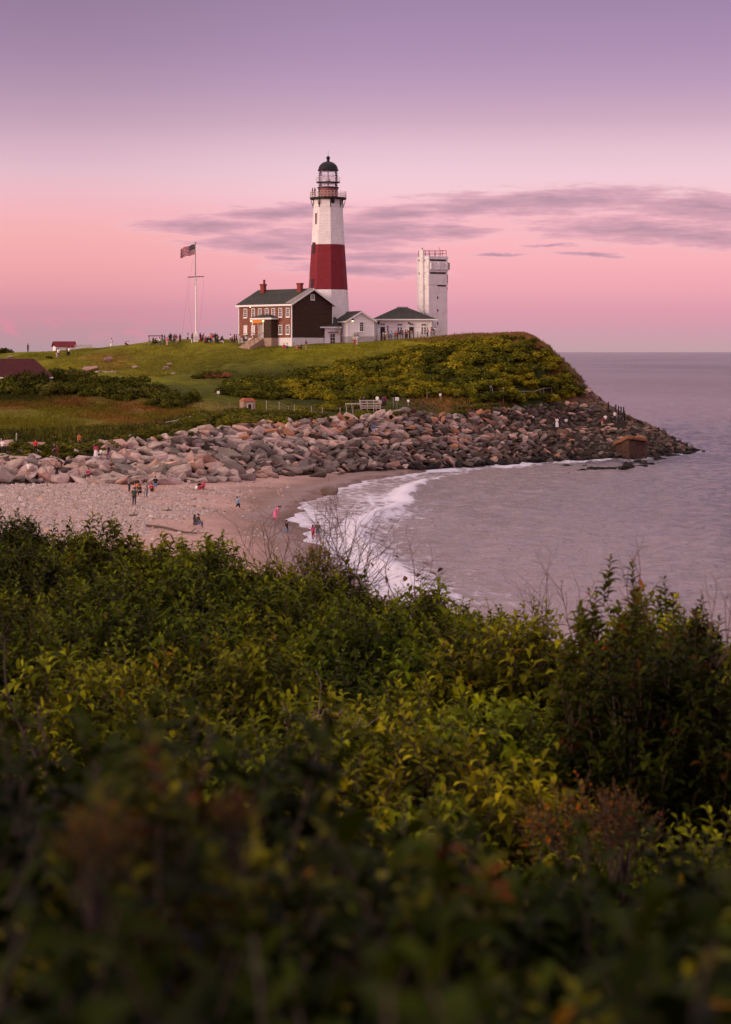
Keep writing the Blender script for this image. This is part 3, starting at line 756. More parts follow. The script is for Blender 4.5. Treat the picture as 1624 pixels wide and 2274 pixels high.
MB().box(-1.56, -1.47, 5.85, 8.42, 4.22, 4.80).build('orange_sign', M['orange_sign'], house)
MB().box(-.06, .0, 5.35, 5.85, FZ, 4.4).build('lit_sidelight', M['warmlit'], house)
for yy in (8.75, 5.55): MB().lathe([(.05, 4.42), (.14, 4.48), (.15, 4.6), (.05, 4.7)], 8, 0, (-1.62, yy)).build('porch_lamp', M['lamp'], house)
MB().lathe([(.05, 7.0), (.13, 7.06), (.05, 7.18)], 8, 0, (-.22, 10.55)).build('wall_lamp', M['lamp'], house)
stp = MB()
for k in range(9): stp.box(-1.5 - .34 * (k + 1), -1.502 - .34 * k, 5.7, 8.7, -1.2, FZ - .02 - .17 * (k + 1))
stp.build('stairs', M['stone'], house)
rl = MB()
for yy in (5.75, 7.2, 8.65):
    rl.path([(-1.5, yy, FZ + .95), (-4.5, yy, .98)], .03)
    for k in range(4): x = -1.5 - k; z = FZ - .5 * k; rl.tube((x, yy, z - .5), (x, yy, z + .95), .025)
rl.build('stair_railing', M['black'], house)
bsk = MB(); bsk.box(3.0, 6.6, -.9, -.45, -.35, .12); bsk.box(3.1, 6.5, -.55, -.5, .12, .5); bsk.build('ledge_bench', M['wood'], house)
MB().box(.35, .62, -.03, .0, -.2, .8).build('meter_box', M['grey_found'], house)
dp = MB(); dp.tube((7.6, -.03, FZ + .4), (7.6, -.03, -.6), .035); dp.tube((7.6, -.03, FZ + .4), (7.9, -.03, FZ + .5), .035); dp.build('drain_pipe', M['steel'], house)

# ---- lighthouse
LX, LY = at(729, 765, 341).x, 341.0
lz = lambda yd: H - (yd - HY) / FD * LY
LZ0 = 17.3
lh = empty('lighthouse', (LX, LY, LZ0))
tag(lh, 'tall octagonal white lighthouse with a broad dark red band and black dome', 'lighthouse')
k = LY / FD
PH = math.radians(10)
def tr_(yd): return np.interp(yd, [440, 457, 544, 644, 781], [32.4, 32.6, 37.4, 44.2, 53.6]) * k
def sec(yds): return [(float(tr_(y)), lz(y) - LZ0) for y in yds]
MB().lathe([(sec([781])[0][0], -2.0)] + sec([770, 710, 644.2]), 8, PH).build('base_section', M['white_brick'], lh)
MB().lathe(sec([644, 594, 544.2]), 8, PH).build('red_band', M['red_brick'], lh)
MB().lathe(sec([544, 500, 462]) + [(float(tr_(460)) + .07, lz(460) - LZ0), (float(tr_(457)) + .07, lz(457) - LZ0), (float(tr_(456)), lz(456) - LZ0)] + sec([449, 443]), 8, PH).build('upper_section', M['white_brick'], lh)
def face_pt(fi, yd, off=0.0, s=0.0):
    """point on tower face fi (0 = the face right of the vertex facing the viewer), s along the face"""
    a = PH + (fi + .5) * math.pi / 4
    r = tr_(yd) * math.cos(math.pi / 8) + off
    n = Vector((math.sin(a), -math.cos(a), 0)); u = Vector((math.cos(a), math.sin(a), 0))
    return n * r + u * s + Vector((0, 0, lz(yd) - LZ0)), u, n
for (fi, yd, s, w_, h_) in ((-2, 487, .15, .62, 2.0), (-2, 553, -.25, .7, 1.9), (-2, 634, -.1, .8, 2.1)):
    c, u, n = face_pt(fi, yd, -.02, s)
    o = MB().obox(c, u, (0, 0, 1), n, w_ + .3, h_ + .3, .16).build('window_surround', M['white_brick' if yd < 540 else 'red_brick'], lh)
    MB().obox(c, u, (0, 0, 1), n, w_, h_, .24).build('window_opening', M['dark' if yd > 540 else 'pane'], o)
c, u, n = face_pt(0, 449, 0, -.5)
o = MB(); P0 = []
for q in range(16): a = q * math.pi / 8; P0.append(c + u * math.cos(a) * .36 + Vector((0, 0, 1)) * math.sin(a) * .42 - n * .1)
o.prism(P0, n * .14); o.build('round_window', M['dark'], lh)
zd = lz(441.5) - LZ0
MB().lathe([(3.0, zd - .22), (3.30, zd - .12), (3.34, zd + .16), (2.0, zd + .18)], 16, PH).build('gallery_deck', M['black'], lh)
for q in range(8):
    a = PH + q * math.pi / 4
    n = Vector((math.sin(a), -math.cos(a), 0)); u = Vector((math.cos(a), math.sin(a), 0))
    r0 = tr_(452)
    b = MB(); zz = lambda z: Vector((0, 0, z))
    b.obox(n * (r0 + .04) + zz(zd - .9), n, zz(1), u, .12, 1.5, .13)
    b.path([n * (r0 + .06) + zz(zd - 1.6), n * (r0 + .25) + zz(zd - 1.05), n * (3.15) + zz(zd - .25)], .065, 6)
    b.build('bracket', M['black'], lh)
def ring_rail(root, r, z0, z1, n, mat, name='gallery_railing', rails=3, pr=.03, lat=True):
    m = MB(); pts = [Vector((r * math.sin(2 * math.pi * i / n + PH), -r * math.cos(2 * math.pi * i / n + PH), 0)) for i in range(n)]
    for kk in range(rails):
        z = z0 + (z1 - z0) * (kk + .35) / (rails - .65)
        m.path([p + Vector((0, 0, z)) for p in pts + pts[:1]], pr, 4)
    for p in pts: m.tube(p + Vector((0, 0, z0)), p + Vector((0, 0, z1)), pr * 1.1, None, 4)
    if lat:
        for i in range(n):
            a, b = pts[i], pts[(i + 1) % n]
            m.tube(a + Vector((0, 0, z0 + .1)), b + Vector((0, 0, z1 - .1)), pr * .6, None, 3); m.tube(b + Vector((0, 0, z0 + .1)), a + Vector((0, 0, z1 - .1)), pr * .6, None, 3)
    return m.build(name, mat, root)
ring_rail(lh, 3.26, zd + .16, zd + 1.22, 32, M['pale_metal'], rails=3, pr=.028)
zw0, zw1, zl1 = zd + .17, lz(418) - LZ0, lz(378) - LZ0
MB().lathe([(1.78, zw0), (1.78, zw1 - .05)], 24).build('watch_room', M['rust'], lh)
MB().lathe([(1.70, zw1 - .05), (1.95, zw1 - .03), (1.95, zw1 + .14), (1.5, zw1 + .15)], 24).build('lantern_sill', M['black'], lh)
for q in range(2): MB().box(-1.79 + .1, -1.5, -.9 + q * .1, -.5, zw0, zw0 + 1.75).build('watch_room_door', M['dark'], lh) if q == 0 else None
gl_ = MB().lathe([(1.66, zw1 + .15), (1.66, zl1)], 24, 0, capb=False, capt=False).build('lantern_glazing', M['glass'], lh)
fr_ = MB()
for q in range(12): a = q * math.pi / 6 + .1; fr_.tube((1.70 * math.sin(a), -1.70 * math.cos(a), zw1 + .1), (1.70 * math.sin(a), -1.70 * math.cos(a), zl1), .018, None, 4)
for yd in (412, 405, 391): 
    z = lz(yd) - LZ0
    fr_.lathe([(1.68, z - .03), (1.75, z - .03), (1.75, z + .03), (1.68, z + .03)], 24, capb=False, capt=False)
fr_.build('lantern_frame', M['black'], lh)
z = lz(405.5) - LZ0
MB().lathe([(1.79, z - .06), (2.16, z - .06), (2.16, z + .04), (1.79, z + .05)], 24).build('lantern_ledge', M['black'], lh)
ring_rail(lh, 2.12, z + .03, z + .92, 16, M['pale_metal'], 'lantern_railing', 2, .028, False)
ln = MB(); ln.lathe([(.30, zw1 + .15), (.12, zw1 + .3), (.12, zw1 + .9), (.36, zw1 + 1.0), (.40, zw1 + 1.3), (.36, zw1 + 1.6), (.1, zw1 + 1.7), (.08, zl1)], 16)
ln.build('beacon', M['pale_metal'], lh)
dome = [(1.86, zl1 - .12), (1.88, zl1 + .05)] + [(1.76 * math.cos(a), zl1 + .06 + 1.52 * math.sin(a)) for a in [i * math.pi / 2 / 9 for i in range(9)]] + [(.30, zl1 + 1.56), (.22, zl1 + 1.78), (.30, zl1 + 1.86), (.18, zl1 + 1.95), (.16, zl1 + 2.02)]
MB().lathe(dome, 28).build('dome', M['black'], lh, smooth=True)
zb = lz(351) - LZ0
MB().lathe([(.06, zb - .36)] + [(.35 * math.cos(a), zb + .35 * math.sin(a)) for a in [-1.3 + i * .26 for i in range(11)]] + [(.05, zb + .36)], 16).build('ball_finial', M['black'], lh, smooth=True)
MB().tube((0, 0, zb + .3), (0, 0, lz(335) - LZ0), .035, .015).build('lightning_rod', M['black'], lh)

# ---- white gabled annex
P = at(771.5, 763, 333)
an = empty('white_annex', (P.x, P.y, P.z), math.radians(24)); kx = 333 / FD
tag(an, 'small white gabled building with a lit lamp beside the brown house', 'house')
aw, ad_, fz_, ez, rz = 5.2, 9.6, 1.25, 4.05, 5.6
MB().box(0, aw, 0, ad_, -1.2, fz_).build('foundation', M['grey_found'], an)
m = MB(); m.box(.04, aw - .04, .12, ad_ - .04, fz_ + .002, ez); m.build('wall', M['white_wall'], an)
m = MB(); m.prism([(.03, .03, fz_ + .003), (aw - .03, .03, fz_ + .003), (aw - .03, .03, ez), (aw / 2, .03, rz - .1), (.03, .03, ez)], (0, .08, 0)); m.build('gable_wall', M['white_wall'], an)
gable_roof(an, 0, aw, 0, ad_, ez + .04, rz, M['roof'], over=.32)
m = MB()
m.prism([(-.38, -.38, ez - .36), (-.38, -.38, ez - .06), (aw / 2, -.38, rz + .10), (aw / 2, -.38, rz - .18)], (0, .06, 0)); m.prism([(aw + .38, -.38, ez - .36), (aw / 2, -.38, rz - .18), (aw / 2, -.38, rz + .10), (aw + .38, -.38, ez - .06)], (0, .06, 0))
m.box(-.40, -.30, -.3, ad_ + .3, ez - .38, ez - .12); m.build('fascia', M['white'], an)
window(an, (2.75, .02, 2.95), (1, 0, 0), (0, -1, 0), .95, 1.75, 4, 2)
for q in (.05, aw - .17): MB().box(q, q + .13, -.01, .03, fz_, ez).build('corner_board', M['white'], an)
lp = MB().lathe([(.16, 4.05), (.22, 4.12), (.20, 4.32), (.06, 4.40)], 10, 0, (.92, -.25)).build('wall_lamp', M['black'], an)
MB().lathe([(.03, 3.86), (.13, 3.92), (.13, 4.04), (.03, 4.049)], 10, 0, (.92, -.25)).build('bulb', M['lamp'], lp)
m = MB(); m.box(1.0, 2.1, -.5, -.02, .75, 1.95); bx_ = m.build('utility_box', M['grey_found'], an)
for q in (1.3, 1.8): MB().lathe([(.14, 0), (.14, .03)], 10).build('meter', M['steel'], bx_).matrix_local = Matrix.Translation((q, -.5, 1.5)) @ Matrix.Rotation(math.pi / 2, 4, 'X')
# low wing on its west side, behind the brown house
m = MB(); m.box(-6.2, -.35, 2.2, 8.2, -.8, 2.95); m.build('wing_wall', M['white_wall'], an)
m = MB(); m.prism([(-6.3, 1.85, 2.98), (-6.3, 5.4, 4.9), (-6.3, 8.4, 3.1)], (6.25, 0, 0)); m.build('wing_roof', M['roof'], an)
m = MB(); m.box(-6.3, -.2, 1.80, 1.92, 2.72, 2.95); m.build('wing_fascia', M['white'], an)
window(an, (-1.9, 2.17, .75), (1, 0, 0), (0, -1, 0), 1.15, 2.1, 3, 2)
m = MB(); m.box(-2.7, -1.0, 1.75, 2.19, 1.95, 2.06); m.build('door_canopy', M['wood_dark'], an)
dish = MB().lathe([(.03, 0), (.3, .05), (.48, .16), (.5, .2), (.28, .1), (.02, .05)], 14).build('satellite_dish', M['steel'], an)
dish.matrix_local = Matrix.Translation((-.95, 1.75, 2.35)) @ Matrix.Rotation(1.25, 4, 'X') @ Matrix.Rotation(.4, 4, 'Y')
m = MB(); m.tube((-1.0, 2.2, 1.7), (-.95, 1.75, 2.3), .03); m.build('dish_arm', M['steel'], an)

# ---- hip roofed white building with the terrace
P = at(839, 752, 338)
hp = empty('visitor_building', (P.x, P.y, P.z), math.radians(5)); k8 = 338 / FD
tag(hp, 'long low white building with dark hipped roof behind the crowded terrace', 'house')
w8, d8, e8, r8 = 9.75, 8.0, 3.45, 5.65
MB().box(0, w8, 0, d8, -1.5, e8).build('wall', M['white_wall'], hp)
MB().box(-.03, w8 + .03, -.05, d8, -1.5, .55).build('foundation', M['white_found'], hp)
ov = .65
A = [(-ov, -ov, e8), (w8 + ov + .2, -ov, e8), (w8 + ov + .2, d8 + ov, e8), (-ov, d8 + ov, e8)]; B = [(w8 / 2 - .85, d8 / 2, r8), (w8 / 2 + .85, d8 / 2, r8)]
m = MB(); m.add(A + B, [(3, 2, 1, 0), (0, 1, 5, 4), (1, 2, 5), (2, 3, 4, 5), (3, 0, 4)]); hr = m.build('roof', M['roof'], hp)
m = MB(); m.box(w8 / 2 - .95, w8 / 2 + .95, d8 / 2 - .12, d8 / 2 + .12, r8 - .06, r8 + .12); m.build('ridge_cap', M['steel'], hr)
m = MB(); m.box(-ov - .03, w8 + ov + .23, -ov - .08, -ov + .02, e8 - .2, e8 + .02); m.box(-ov - .05, -ov + .03, -ov + .02, d8 + ov, e8 - .2, e8 + .02); m.box(0, w8, -.14, .0, 3.02, 3.25); m.build('cornice', M['white'], hp)
m = MB(); m.box(0, w8, -.03, .0, 2.02, 2.08); m.build('string_course', M['grey_found'], hp)
X8 = lambda z: (z - 640) / 3.123 * .5964 * k8
def arched(c, w, h):
    window(hp, (c - w * .27, -.03, 1.35), (1, 0, 0), (0, -1, 0), w * .5, h, 3, 1, .09)
    window(hp, (c + w * .27, -.03, 1.35), (1, 0, 0), (0, -1, 0), w * .5, h, 3, 1, .09)
    window(hp, (c, -.03, 1.35 + h / 2 + .35), (1, 0, 0), (0, -1, 0), w * 1.02, .5, 1, 2, .09, sill=False)
arched(X8(898), .95, 1.5); arched(X8(1178), .95, 1.5)
for c in (X8(698), X8(1036)):
    dd = MB().box(c - .42, c + .42, -.06, .0, -.4, 2.05).build('door_opening', M['dark'], hp)
    MB().box(c - .5, c - .42, -.09, 0, -.4, 2.1).box(c + .42, c + .5, -.09, 0, -.4, 2.1).box(c - .5, c + .5, -.092, 0, 2.1, 2.2).build('door_frame', M['white'], dd)
    window(hp, (c, -.03, 2.52), (1, 0, 0), (0, -1, 0), .95, .5, 1, 2, .09, sill=False)
window(hp, (X8(758), -.03, 1.6), (1, 0, 0), (0, -1, 0), .45, 1.6, 3, 1, .09)
MB().lathe([(.14, 2.62), (.2, 2.7), (.16, 2.86), (.05, 2.92)], 8, 0, (X8(1003), -.25)).build('wall_lamp', M['black'], hp)
m = MB(); m.tube((.12, -.03, 3.1), (.12, -.5, 3.1), .03); m.lathe([(.05, 2.5), (.2, 2.56), (.2, 2.95), (.05, 3.1)], 6, 0, (.12, -.5)); m.build('lantern', M['black'], hp)
m = MB(); m.tube((w8 - .1, -.06, .3), (w8 - .1, -.06, 3.2), .05); m.build('downpipe', M['white'], hp)

# ---- concrete fire-control tower
P = at(952.5, 742, 343)
ft = empty('concrete_tower', (P.x, P.y, P.z), math.radians(30))
tag(ft, 'plain white concrete watch tower with slit openings and rooftop railing', 'tower')
kt = 343 / FD; s4, hT = 4.0, (742 - 569) * kt
zt = lambda z: (742 - (900 + z / 3.123) * .5964) * kt
m = MB(); m.box(0, s4, 0, s4, -2, hT - .05); m.build('shaft', M['concrete'], ft)
m = MB(); m.box(-.06, s4 + .10, -.06, s4 + .06, zt(500), zt(376)); m.box(-.06, s4 + .10, -.06, s4 + .06, zt(352), zt(226)); m.box(-.10, s4 + .12, -.10, s4 + .1, zt(203), hT); m.build('storey_band', M['concrete'], ft)
X9 = lambda z: (z - 1240) / (1462 - 1240) * s4
for (a, b, z0, z1) in ((1255, 1442, 205, 224), (1255, 1442, 353, 374), (1342, 1442, 499, 518)):
    m = MB(); m.box(X9(a), X9(b), -.05, .0, zt(z1), zt(z0)); o = m.build('slit_opening', M['dark'], ft)
    m = MB()
    for q in range(5): x = X9(a) + (X9(b) - X9(a)) * (q + .5) / 5; m.box(x - .03, x + .03, -.075, -.05, zt(z1), zt(z0))
    m.build('slit_bars', M['rust'], o)
for z in (207, 353): MB().box(-.05, .0, 2.6, 3.4, zt(z + 24), zt(z)).build('slit_opening', M['dark'], ft)
m = MB(); m.box(X9(1256), X9(1455), -.22, -.06, zt(325), zt(236)); o = m.build('front_panel', M['concrete'], ft)
for z in (1262, 1352, 1442): MB().box(X9(z) - .13, X9(z) + .13, -.36, -.22, zt(320), zt(238)).build('panel_rib', M['white'], o)
MB().box(s4 + .1, s4 + .55, .05, 1.2, zt(322), zt(238)).build('side_box', M['steel'], ft)
MB().box(-.42, -.06, 1.35, 2.45, -2, zt(88)).build('stair_pilaster', M['concrete'], ft)
for z in (650, 797, 950): MB().box(X9(1346) - .12, X9(1346) + .12, -.03, .0, zt(z + 14), zt(z - 14)).build('small_window', M['dark'], ft)
m = MB(); zr0, zr1 = hT, zt(98); zm = (zr0 + zr1) / 2
cs_ = [(.15, .15), (s4 - .15, .15), (s4 - .15, s4 - .15), (.15, s4 - .15)]
for a, b in zip(cs_, cs_[1:] + cs_[:1]):
    for z in (zr1, zm): m.tube((*a, z), (*b, z), .045, None, 4)
    for q in range(3):
        f = q / 3; x, y = a[0] + (b[0] - a[0]) * f, a[1] + (b[1] - a[1]) * f
        m.tube((x, y, zr0), (x, y, zr1), .045, None, 4)
m.build('roof_railing', M['rust'], ft)
m = MB(); m.tube((-.2, 1.9, zt(88)), (-.2, 1.9, zt(62)), .07); m.lathe([(.3, zt(112)), (.34, zt(105)), (.3, zt(92)), (.1, zt(90))], 10, 0, (.3, 2.6)); m.lathe([(.12, zt(86)), (.2, zt(80)), (.1, zt(70))], 8, 0, (-.2, 1.9)); m.build('roof_beacon', M['steel'], ft)
m = MB(); m.tube((2.4, .2, zr1), (2.4, .2, zr1 + .6), .03); m.build('antenna', M['rust'], ft)
# rust streaks under the band ends: flat drips of stain
m = MB(); m.box(s4 - .12, s4 + .02, -.065, -.04, zt(480), zt(382)); m.box(s4 - .10, s4 + .02, -.03, -.004, zt(555), zt(528)); m.build('rust_stain', M['rust'], ft)

# ---- flagpole
P = stand(435.5, 337)
fp = empty('flagpole', P); kf = 337 / FD
zf = lambda yd: (758 - yd) * kf
tag(fp, 'tall white flagpole with a yardarm and boxed foot on the hilltop', 'flagpole')
m = MB(); m.tube((0, 0, -.5), (0, 0, zf(612)), .16, .13, 10); m.build('lower_pole', M['white'], fp)
m = MB(); m.tube((-.12, 0, zf(630)), (-.12, 0, zf(537)), .115, .075, 8); m.build('upper_pole', M['steel'], fp)
m = MB(); m.tube((-1.5, 0, zf(611.5)), (1.4, 0, zf(610)), .085, .07, 6); m.build('yardarm', M['black'], fp)
m = MB(); m.lathe([(.03, zf(537)), (.18, zf(535.5)), (.18, zf(534)), (.03, zf(532.5))], 8, 0, (-.12, 0)); m.build('truck_ball', M['steel'], fp)
m = MB(); m.box(-.42, .42, -.42, .42, -.5, zf(738)); m.box(-.48, .48, -.48, .48, zf(738) , zf(736.5)); m.build('boxed_foot', M['white'], fp)
m = MB()
for pts in ([(-1.45, 0, zf(611)), (-1.5, 0, zf(640)), (-2.6, .2, zf(756))], [(1.38, 0, zf(610)), (1.2, 0, zf(660)), (.2, 0, zf(750))], [(-.6, 0, zf(572)), (-1.0, 0, zf(611)), (-1.35, 0, zf(660)), (-.6, 0, zf(755))]):
    m.path(pts, .016, 4)
m.build('rigging', M['rope'], fp)
# flag: thirteen stripes and a canton, waving away from the pole
fg = empty('flag', fp.location + Vector((-.20, -.02, zf(538.5))))
tag(fg, 'American flag flying to the left from the top of the tall flagpole', 'flag')
FLw, FLh = 2.75, 1.85
def flagpt(s, q):
    s2 = s * FLw
    x = -s2 * .93; z = -q * FLh * (1 - .18 * s) - .55 * s - .26 * s * s * (1 + .5 * q) + .07 * math.sin(s2 * 4.0 + q)
    y = .22 * math.sin(s2 * 3.2 + q * 1.2) * s
    return (x, y, z)
red, wht, blu = MB(), MB(), MB()
NS = 18
for kk in range(13):
    for i in range(NS):
        s0, s1 = i / NS, (i + 1) / NS
        if kk < 7 and s1 <= .41: continue
        q0, q1 = kk / 13, (kk + 1) / 13
        (red if kk % 2 == 0 else wht).add([flagpt(s0, q0), flagpt(s1, q0), flagpt(s1, q1), flagpt(s0, q1)], [(0, 1, 2, 3)])
for i in range(NS):
    s0, s1 = i / NS, (i + 1) / NS
    if s1 > .41: continue
    for kk in range(7): blu.add([flagpt(s0, kk / 13), flagpt(s1, kk / 13), flagpt(s1, (kk + 1) / 13), flagpt(s0, (kk + 1) / 13)], [(0, 1, 2, 3)])
for r in range(9):
    for cc in range(6 if r % 2 == 0 else 5):
        s = (.035 + (cc + (0 if r % 2 == 0 else .5)) * .066); q = (.5 + r) / 9 * 7 / 13 * .96 + .01
        c = Vector(flagpt(s, q)); pts = []
        for a in range(10): rr = .05 if a % 2 == 0 else .02; pts.append((c.x + rr * math.sin(a * math.pi / 5), c.y - .008, c.z + rr * math.cos(a * math.pi / 5)))
        wht.add(pts, [tuple(range(10))])
red.build('red_stripes', M['flagred'], fg); wht.build('white_stripes_and_stars', M['flagwhite'], fg); blu.build('canton', M['flagblue'], fg)
for o in fg.children:
    sm = o.modifiers.new('cloth_thickness', 'SOLIDIFY'); sm.thickness = .012; sm.offset = 0

# ---- little shed with red roof on the west crest
P = at(120.5, 778, 352); P.z = min(P.z, stand(120.5, 352).z + .3)
sh = empty('small_shed', (P.x, P.y, stand(130, 352).z - .05), math.radians(20)); ks = 352 / FD
tag(sh, 'little white shed with a bright red roof on the grassy crest', 'shed')
MB().box(.3, 4.05, .2, 2.9, -.6, 1.0).build('wall', M['white_wall'], sh)
MB().prism([(4.0, .22, .98), (4.0, 2.88, .98), (4.0, 1.55, 1.72)], (.06, 0, 0)).build('gable_wall', M['white_wall'], sh)
gable_roof(sh, .3, 4.05, .2, 2.9, 1.0, 1.78, M['red_roof'], 'x', .28, .08)
m = MB()
for (y0_, y1_) in ((-.1, 1.55), (3.2, 1.55)): m.prism([(4.34, y0_, .82), (4.34, y1_, 1.74), (4.34, y1_, 1.88), (4.34, y0_, .96)], (.05, 0, 0))
m.build('rake_board', M['white'], sh)
MB().box(4.05, 4.09, .9, 2.1, 0, .42).build('low_door', M['dark'], sh)

# ---- red roofed cottage at the western edge
P = hit(118, 862); yb = P.y
P = Vector(((118 - CX) / FD * yb, yb, ground(np.array([(118 - CX) / FD * yb]), np.array([yb]))[0]))
rc = empty('red_roofed_cottage', (P.x, P.y, P.z), math.radians(8)); kc = yb / FD
tag(rc, 'low white cottage under a dark red hipped roof behind the scrub', 'house')
zc = lambda yd: H - (yd - HY) / FD * yb - P.z
MB().box(-12.5, -.4, 0, 7, -1, zc(838)).build('wall', M['white_wall'], rc)
e, r_ = zc(838), zc(797)
A = [(-13, -.5, e), (.0, -.5, e), (.0, 7.5, e), (-13, 7.5, e)]; B = [(-10.5, 3.5, r_), (-2.9, 3.5, r_)]
m = MB(); m.add(A + B, [(3, 2, 1, 0), (0, 1, 5, 4), (1, 2, 5), (2, 3, 4, 5), (3, 0, 4)]); m.build('roof', M['dull_red_roof'], rc)
MB().box(-13.02, .02, -.56, -.5, e - .16, e + .03).build('fascia', M['white'], rc)
for x in (-9.5, -2): window(rc, (x, -.02, e - .75), (1, 0, 0), (0, -1, 0), .9, 1.1, 2, 2)

# ---- stone hut in the hollow
P = hit(541, 913)
hu = empty('stone_hut', (P.x, P.y, P.z), math.radians(22)); kh = P.y / FD
tag(hu, 'tiny square stone hut with an orange rusty roof and dark doorway', 'hut')
hw, hh = 1.75, 27 * kh * .78
MB().box(0, hw, 0, hw, -.5, hh).build('wall', M['stone'], hu)
ov = .08
A = [(-ov, -ov, hh + .002), (hw + ov, -ov, hh + .002), (hw + ov, hw + ov, hh + .002), (-ov, hw + ov, hh + .002)]; B = [(.3, .3, hh + .42), (hw - .3, .3, hh + .42), (hw - .3, hw - .3, hh + .42), (.3, hw - .3, hh + .42)]
m = MB(); m.add(A + B, [(3, 2, 1, 0), (4, 5, 6, 7), (0, 1, 5, 4), (1, 2, 6, 5), (2, 3, 7, 6), (3, 0, 4, 7)]); m.build('roof', M['rust_roof'], hu)
d_ = MB().box(.66, 1.18, -.03, .0, -.3, hh * .70).build('doorway', M['dark'], hu)
MB().box(.56, .66, -.05, .0, -.3, hh * .76).box(1.18, 1.28, -.05, .0, -.3, hh * .76).box(.66, 1.18, -.048, .0, hh * .70, hh * .76).build('door_surround', M['curtain'], d_)
MB().box(hw, hw + .03, .5, 1.2, -.2, hh * .68).build('side_opening', M['dark'], hu)

# ---- broken bunker block fallen on the rocks of the point
P = at(1400, 1018, 291)
bk = empty('fallen_bunker', (P.x, P.y, 0)); kb = 291 / FD
tag(bk, 'huge tilted block of rust-brown bunker concrete lying among the shore rocks', 'ruin')
def bp(xd, yd, dy): q = at(xd, yd, 291 + dy); return (q.x - P.x, q.y - P.y, q.z)
lower = [bp(1371, 1004, 1.5), bp(1400, 1020, -1.2), bp(1437, 1016, .8), bp(1436, 1012, 4.2)]
upper = [bp(1366, 991, 1.4), bp(1396, 976, -1.2), bp(1436, 983, .8), bp(1420, 975, 5.0)]
lower = [bp(1372, 1022, 1.6), bp(1398, 1026, -1.2), bp(1438, 1022, .6), bp(1420, 1020, 5.0)]
m = MB(); m.add(lower + upper, [(3, 2, 1, 0), (4, 5, 6, 7), (0, 1, 5, 4), (1, 2, 6, 5), (2, 3, 7, 6), (3, 0, 4, 7)]); m.build('block', M['bunker'], bk)
ua = [bp(1363, 990, 1.2), bp(1396, 974, -1.6), bp(1440, 981, .3), bp(1424, 972, 5.6)]; ub = [bp(1363, 982, 1.2), bp(1396, 967, -1.6), bp(1440, 974, .3), bp(1424, 965, 5.6)]
m = MB(); m.add(ua + ub, [(3, 2, 1, 0), (4, 5, 6, 7), (0, 1, 5, 4), (1, 2, 6, 5), (2, 3, 7, 6), (3, 0, 4, 7)]); m.build('slab', M['bunker_top'], bk)
for o in bk.children:
    b = o.modifiers.new('worn_edges', 'BEVEL'); b.width = .10; b.segments = 2
    sb = o.modifiers.new('cuts', 'SUBSURF'); sb.subdivision_type = 'SIMPLE'; sb.levels = sb.render_levels = 4
    tx = bpy.data.textures.new('wear', 'CLOUDS'); tx.noise_scale = .6
    dm = o.modifiers.new('wear', 'DISPLACE'); dm.texture = tx; dm.strength = .28; dm.mid_level = .5

# ---- timber platform
P = hit(801, 912)
pf = empty('viewing_platform', (P.x, P.y, P.z), math.radians(4)); kp = P.y / FD
tag(pf, 'open timber viewing platform with plank rails above the boulders', 'platform')
pw, ph = 44 * kp, 22 * kp
MB().box(0, pw, 0, 2.2, .18, .28).build('deck', M['greywood'], pf)
for x in np.linspace(0, pw, 4): MB().box(x - .05, x + .05, -.06, .06, -.6, ph).build('post', M['greywood'], pf)
for x in (0, pw): MB().box(x - .05, x + .05, 2.1, 2.22, -.6, ph).build('post', M['greywood'], pf)
for f in (.93, .66, .40): MB().box(-.08, pw + .08, -.10, -.062, ph * f - .07, ph * f + .07).build('rail', M['greywood'], pf)
for f in (.93, .66, .40): MB().box(-.05, -.01, .06, 2.1, ph * f - .07, ph * f + .07).box(pw + .01, pw + .05, .06, 2.1, ph * f - .07, ph * f + .07).build('rail', M['greywood'], pf)
m = MB(); m.box(-2.2, -.1, .3, .36, ph * .55, ph * .68); m.box(-1.3, -1.22, .26, .4, -.3, ph * .55); m.box(-2.2, -2.12, .26, .4, -.3, ph * .55); m.build('handrail', M['greywood'], pf)

# ---- signs
def sign(xd, yd_foot, yd_top, w, label, face='sign', shape='box', post='greywood'):
    p = hit(xd, yd_foot); kk = p.y / FD
    s = empty('sign', p); tag(s, label, 'sign')
    h = (yd_foot - yd_top) * kk; w = w * .82 if w > .1 else w
    MB().box(-.03, .03, -.03, .03, -.3, h).build('post', M[post], s)
    if shape == 'round':
        m = MB(); m.prism([(w / 2 * math.cos(a * math.pi / 8), -.06, h + w / 2 * math.sin(a * math.pi / 8) * 1.1 - w / 3) for a in range(16)], (0, .03, 0)); m.build('board', M[face], s)
    else: MB().box(-w / 2, w / 2, -.07, -.035, h - w * .95, h).build('board', M[face], s)
sign(838, 908, 884, .62, 'small round white sign standing on the timber platform', shape='round')
sign(873.5, 907, 884, .05, 'bare timber sign post beside the white notice', post='greywood')
sign(882, 907, 884, .66, 'square white notice on a post between the platform and the brush')
sign(907, 905, 889, .42, 'narrow white notice among the fence stakes')
sign(978, 892, 876, .40, 'little white sign in the dry grass of the bluff')
sign(1090, 872, 857, .48, 'white square sign high in the bushes of the bluff')
sign(485, 885, 869, .5, 'white marker post beside the dark bushes on the lawn')
sign(1257.5, 948, 933, .55, 'white notice standing among boulders near the point')
sign(1184.5, 935, 925, .36, 'tiny white notice among the upper boulders')

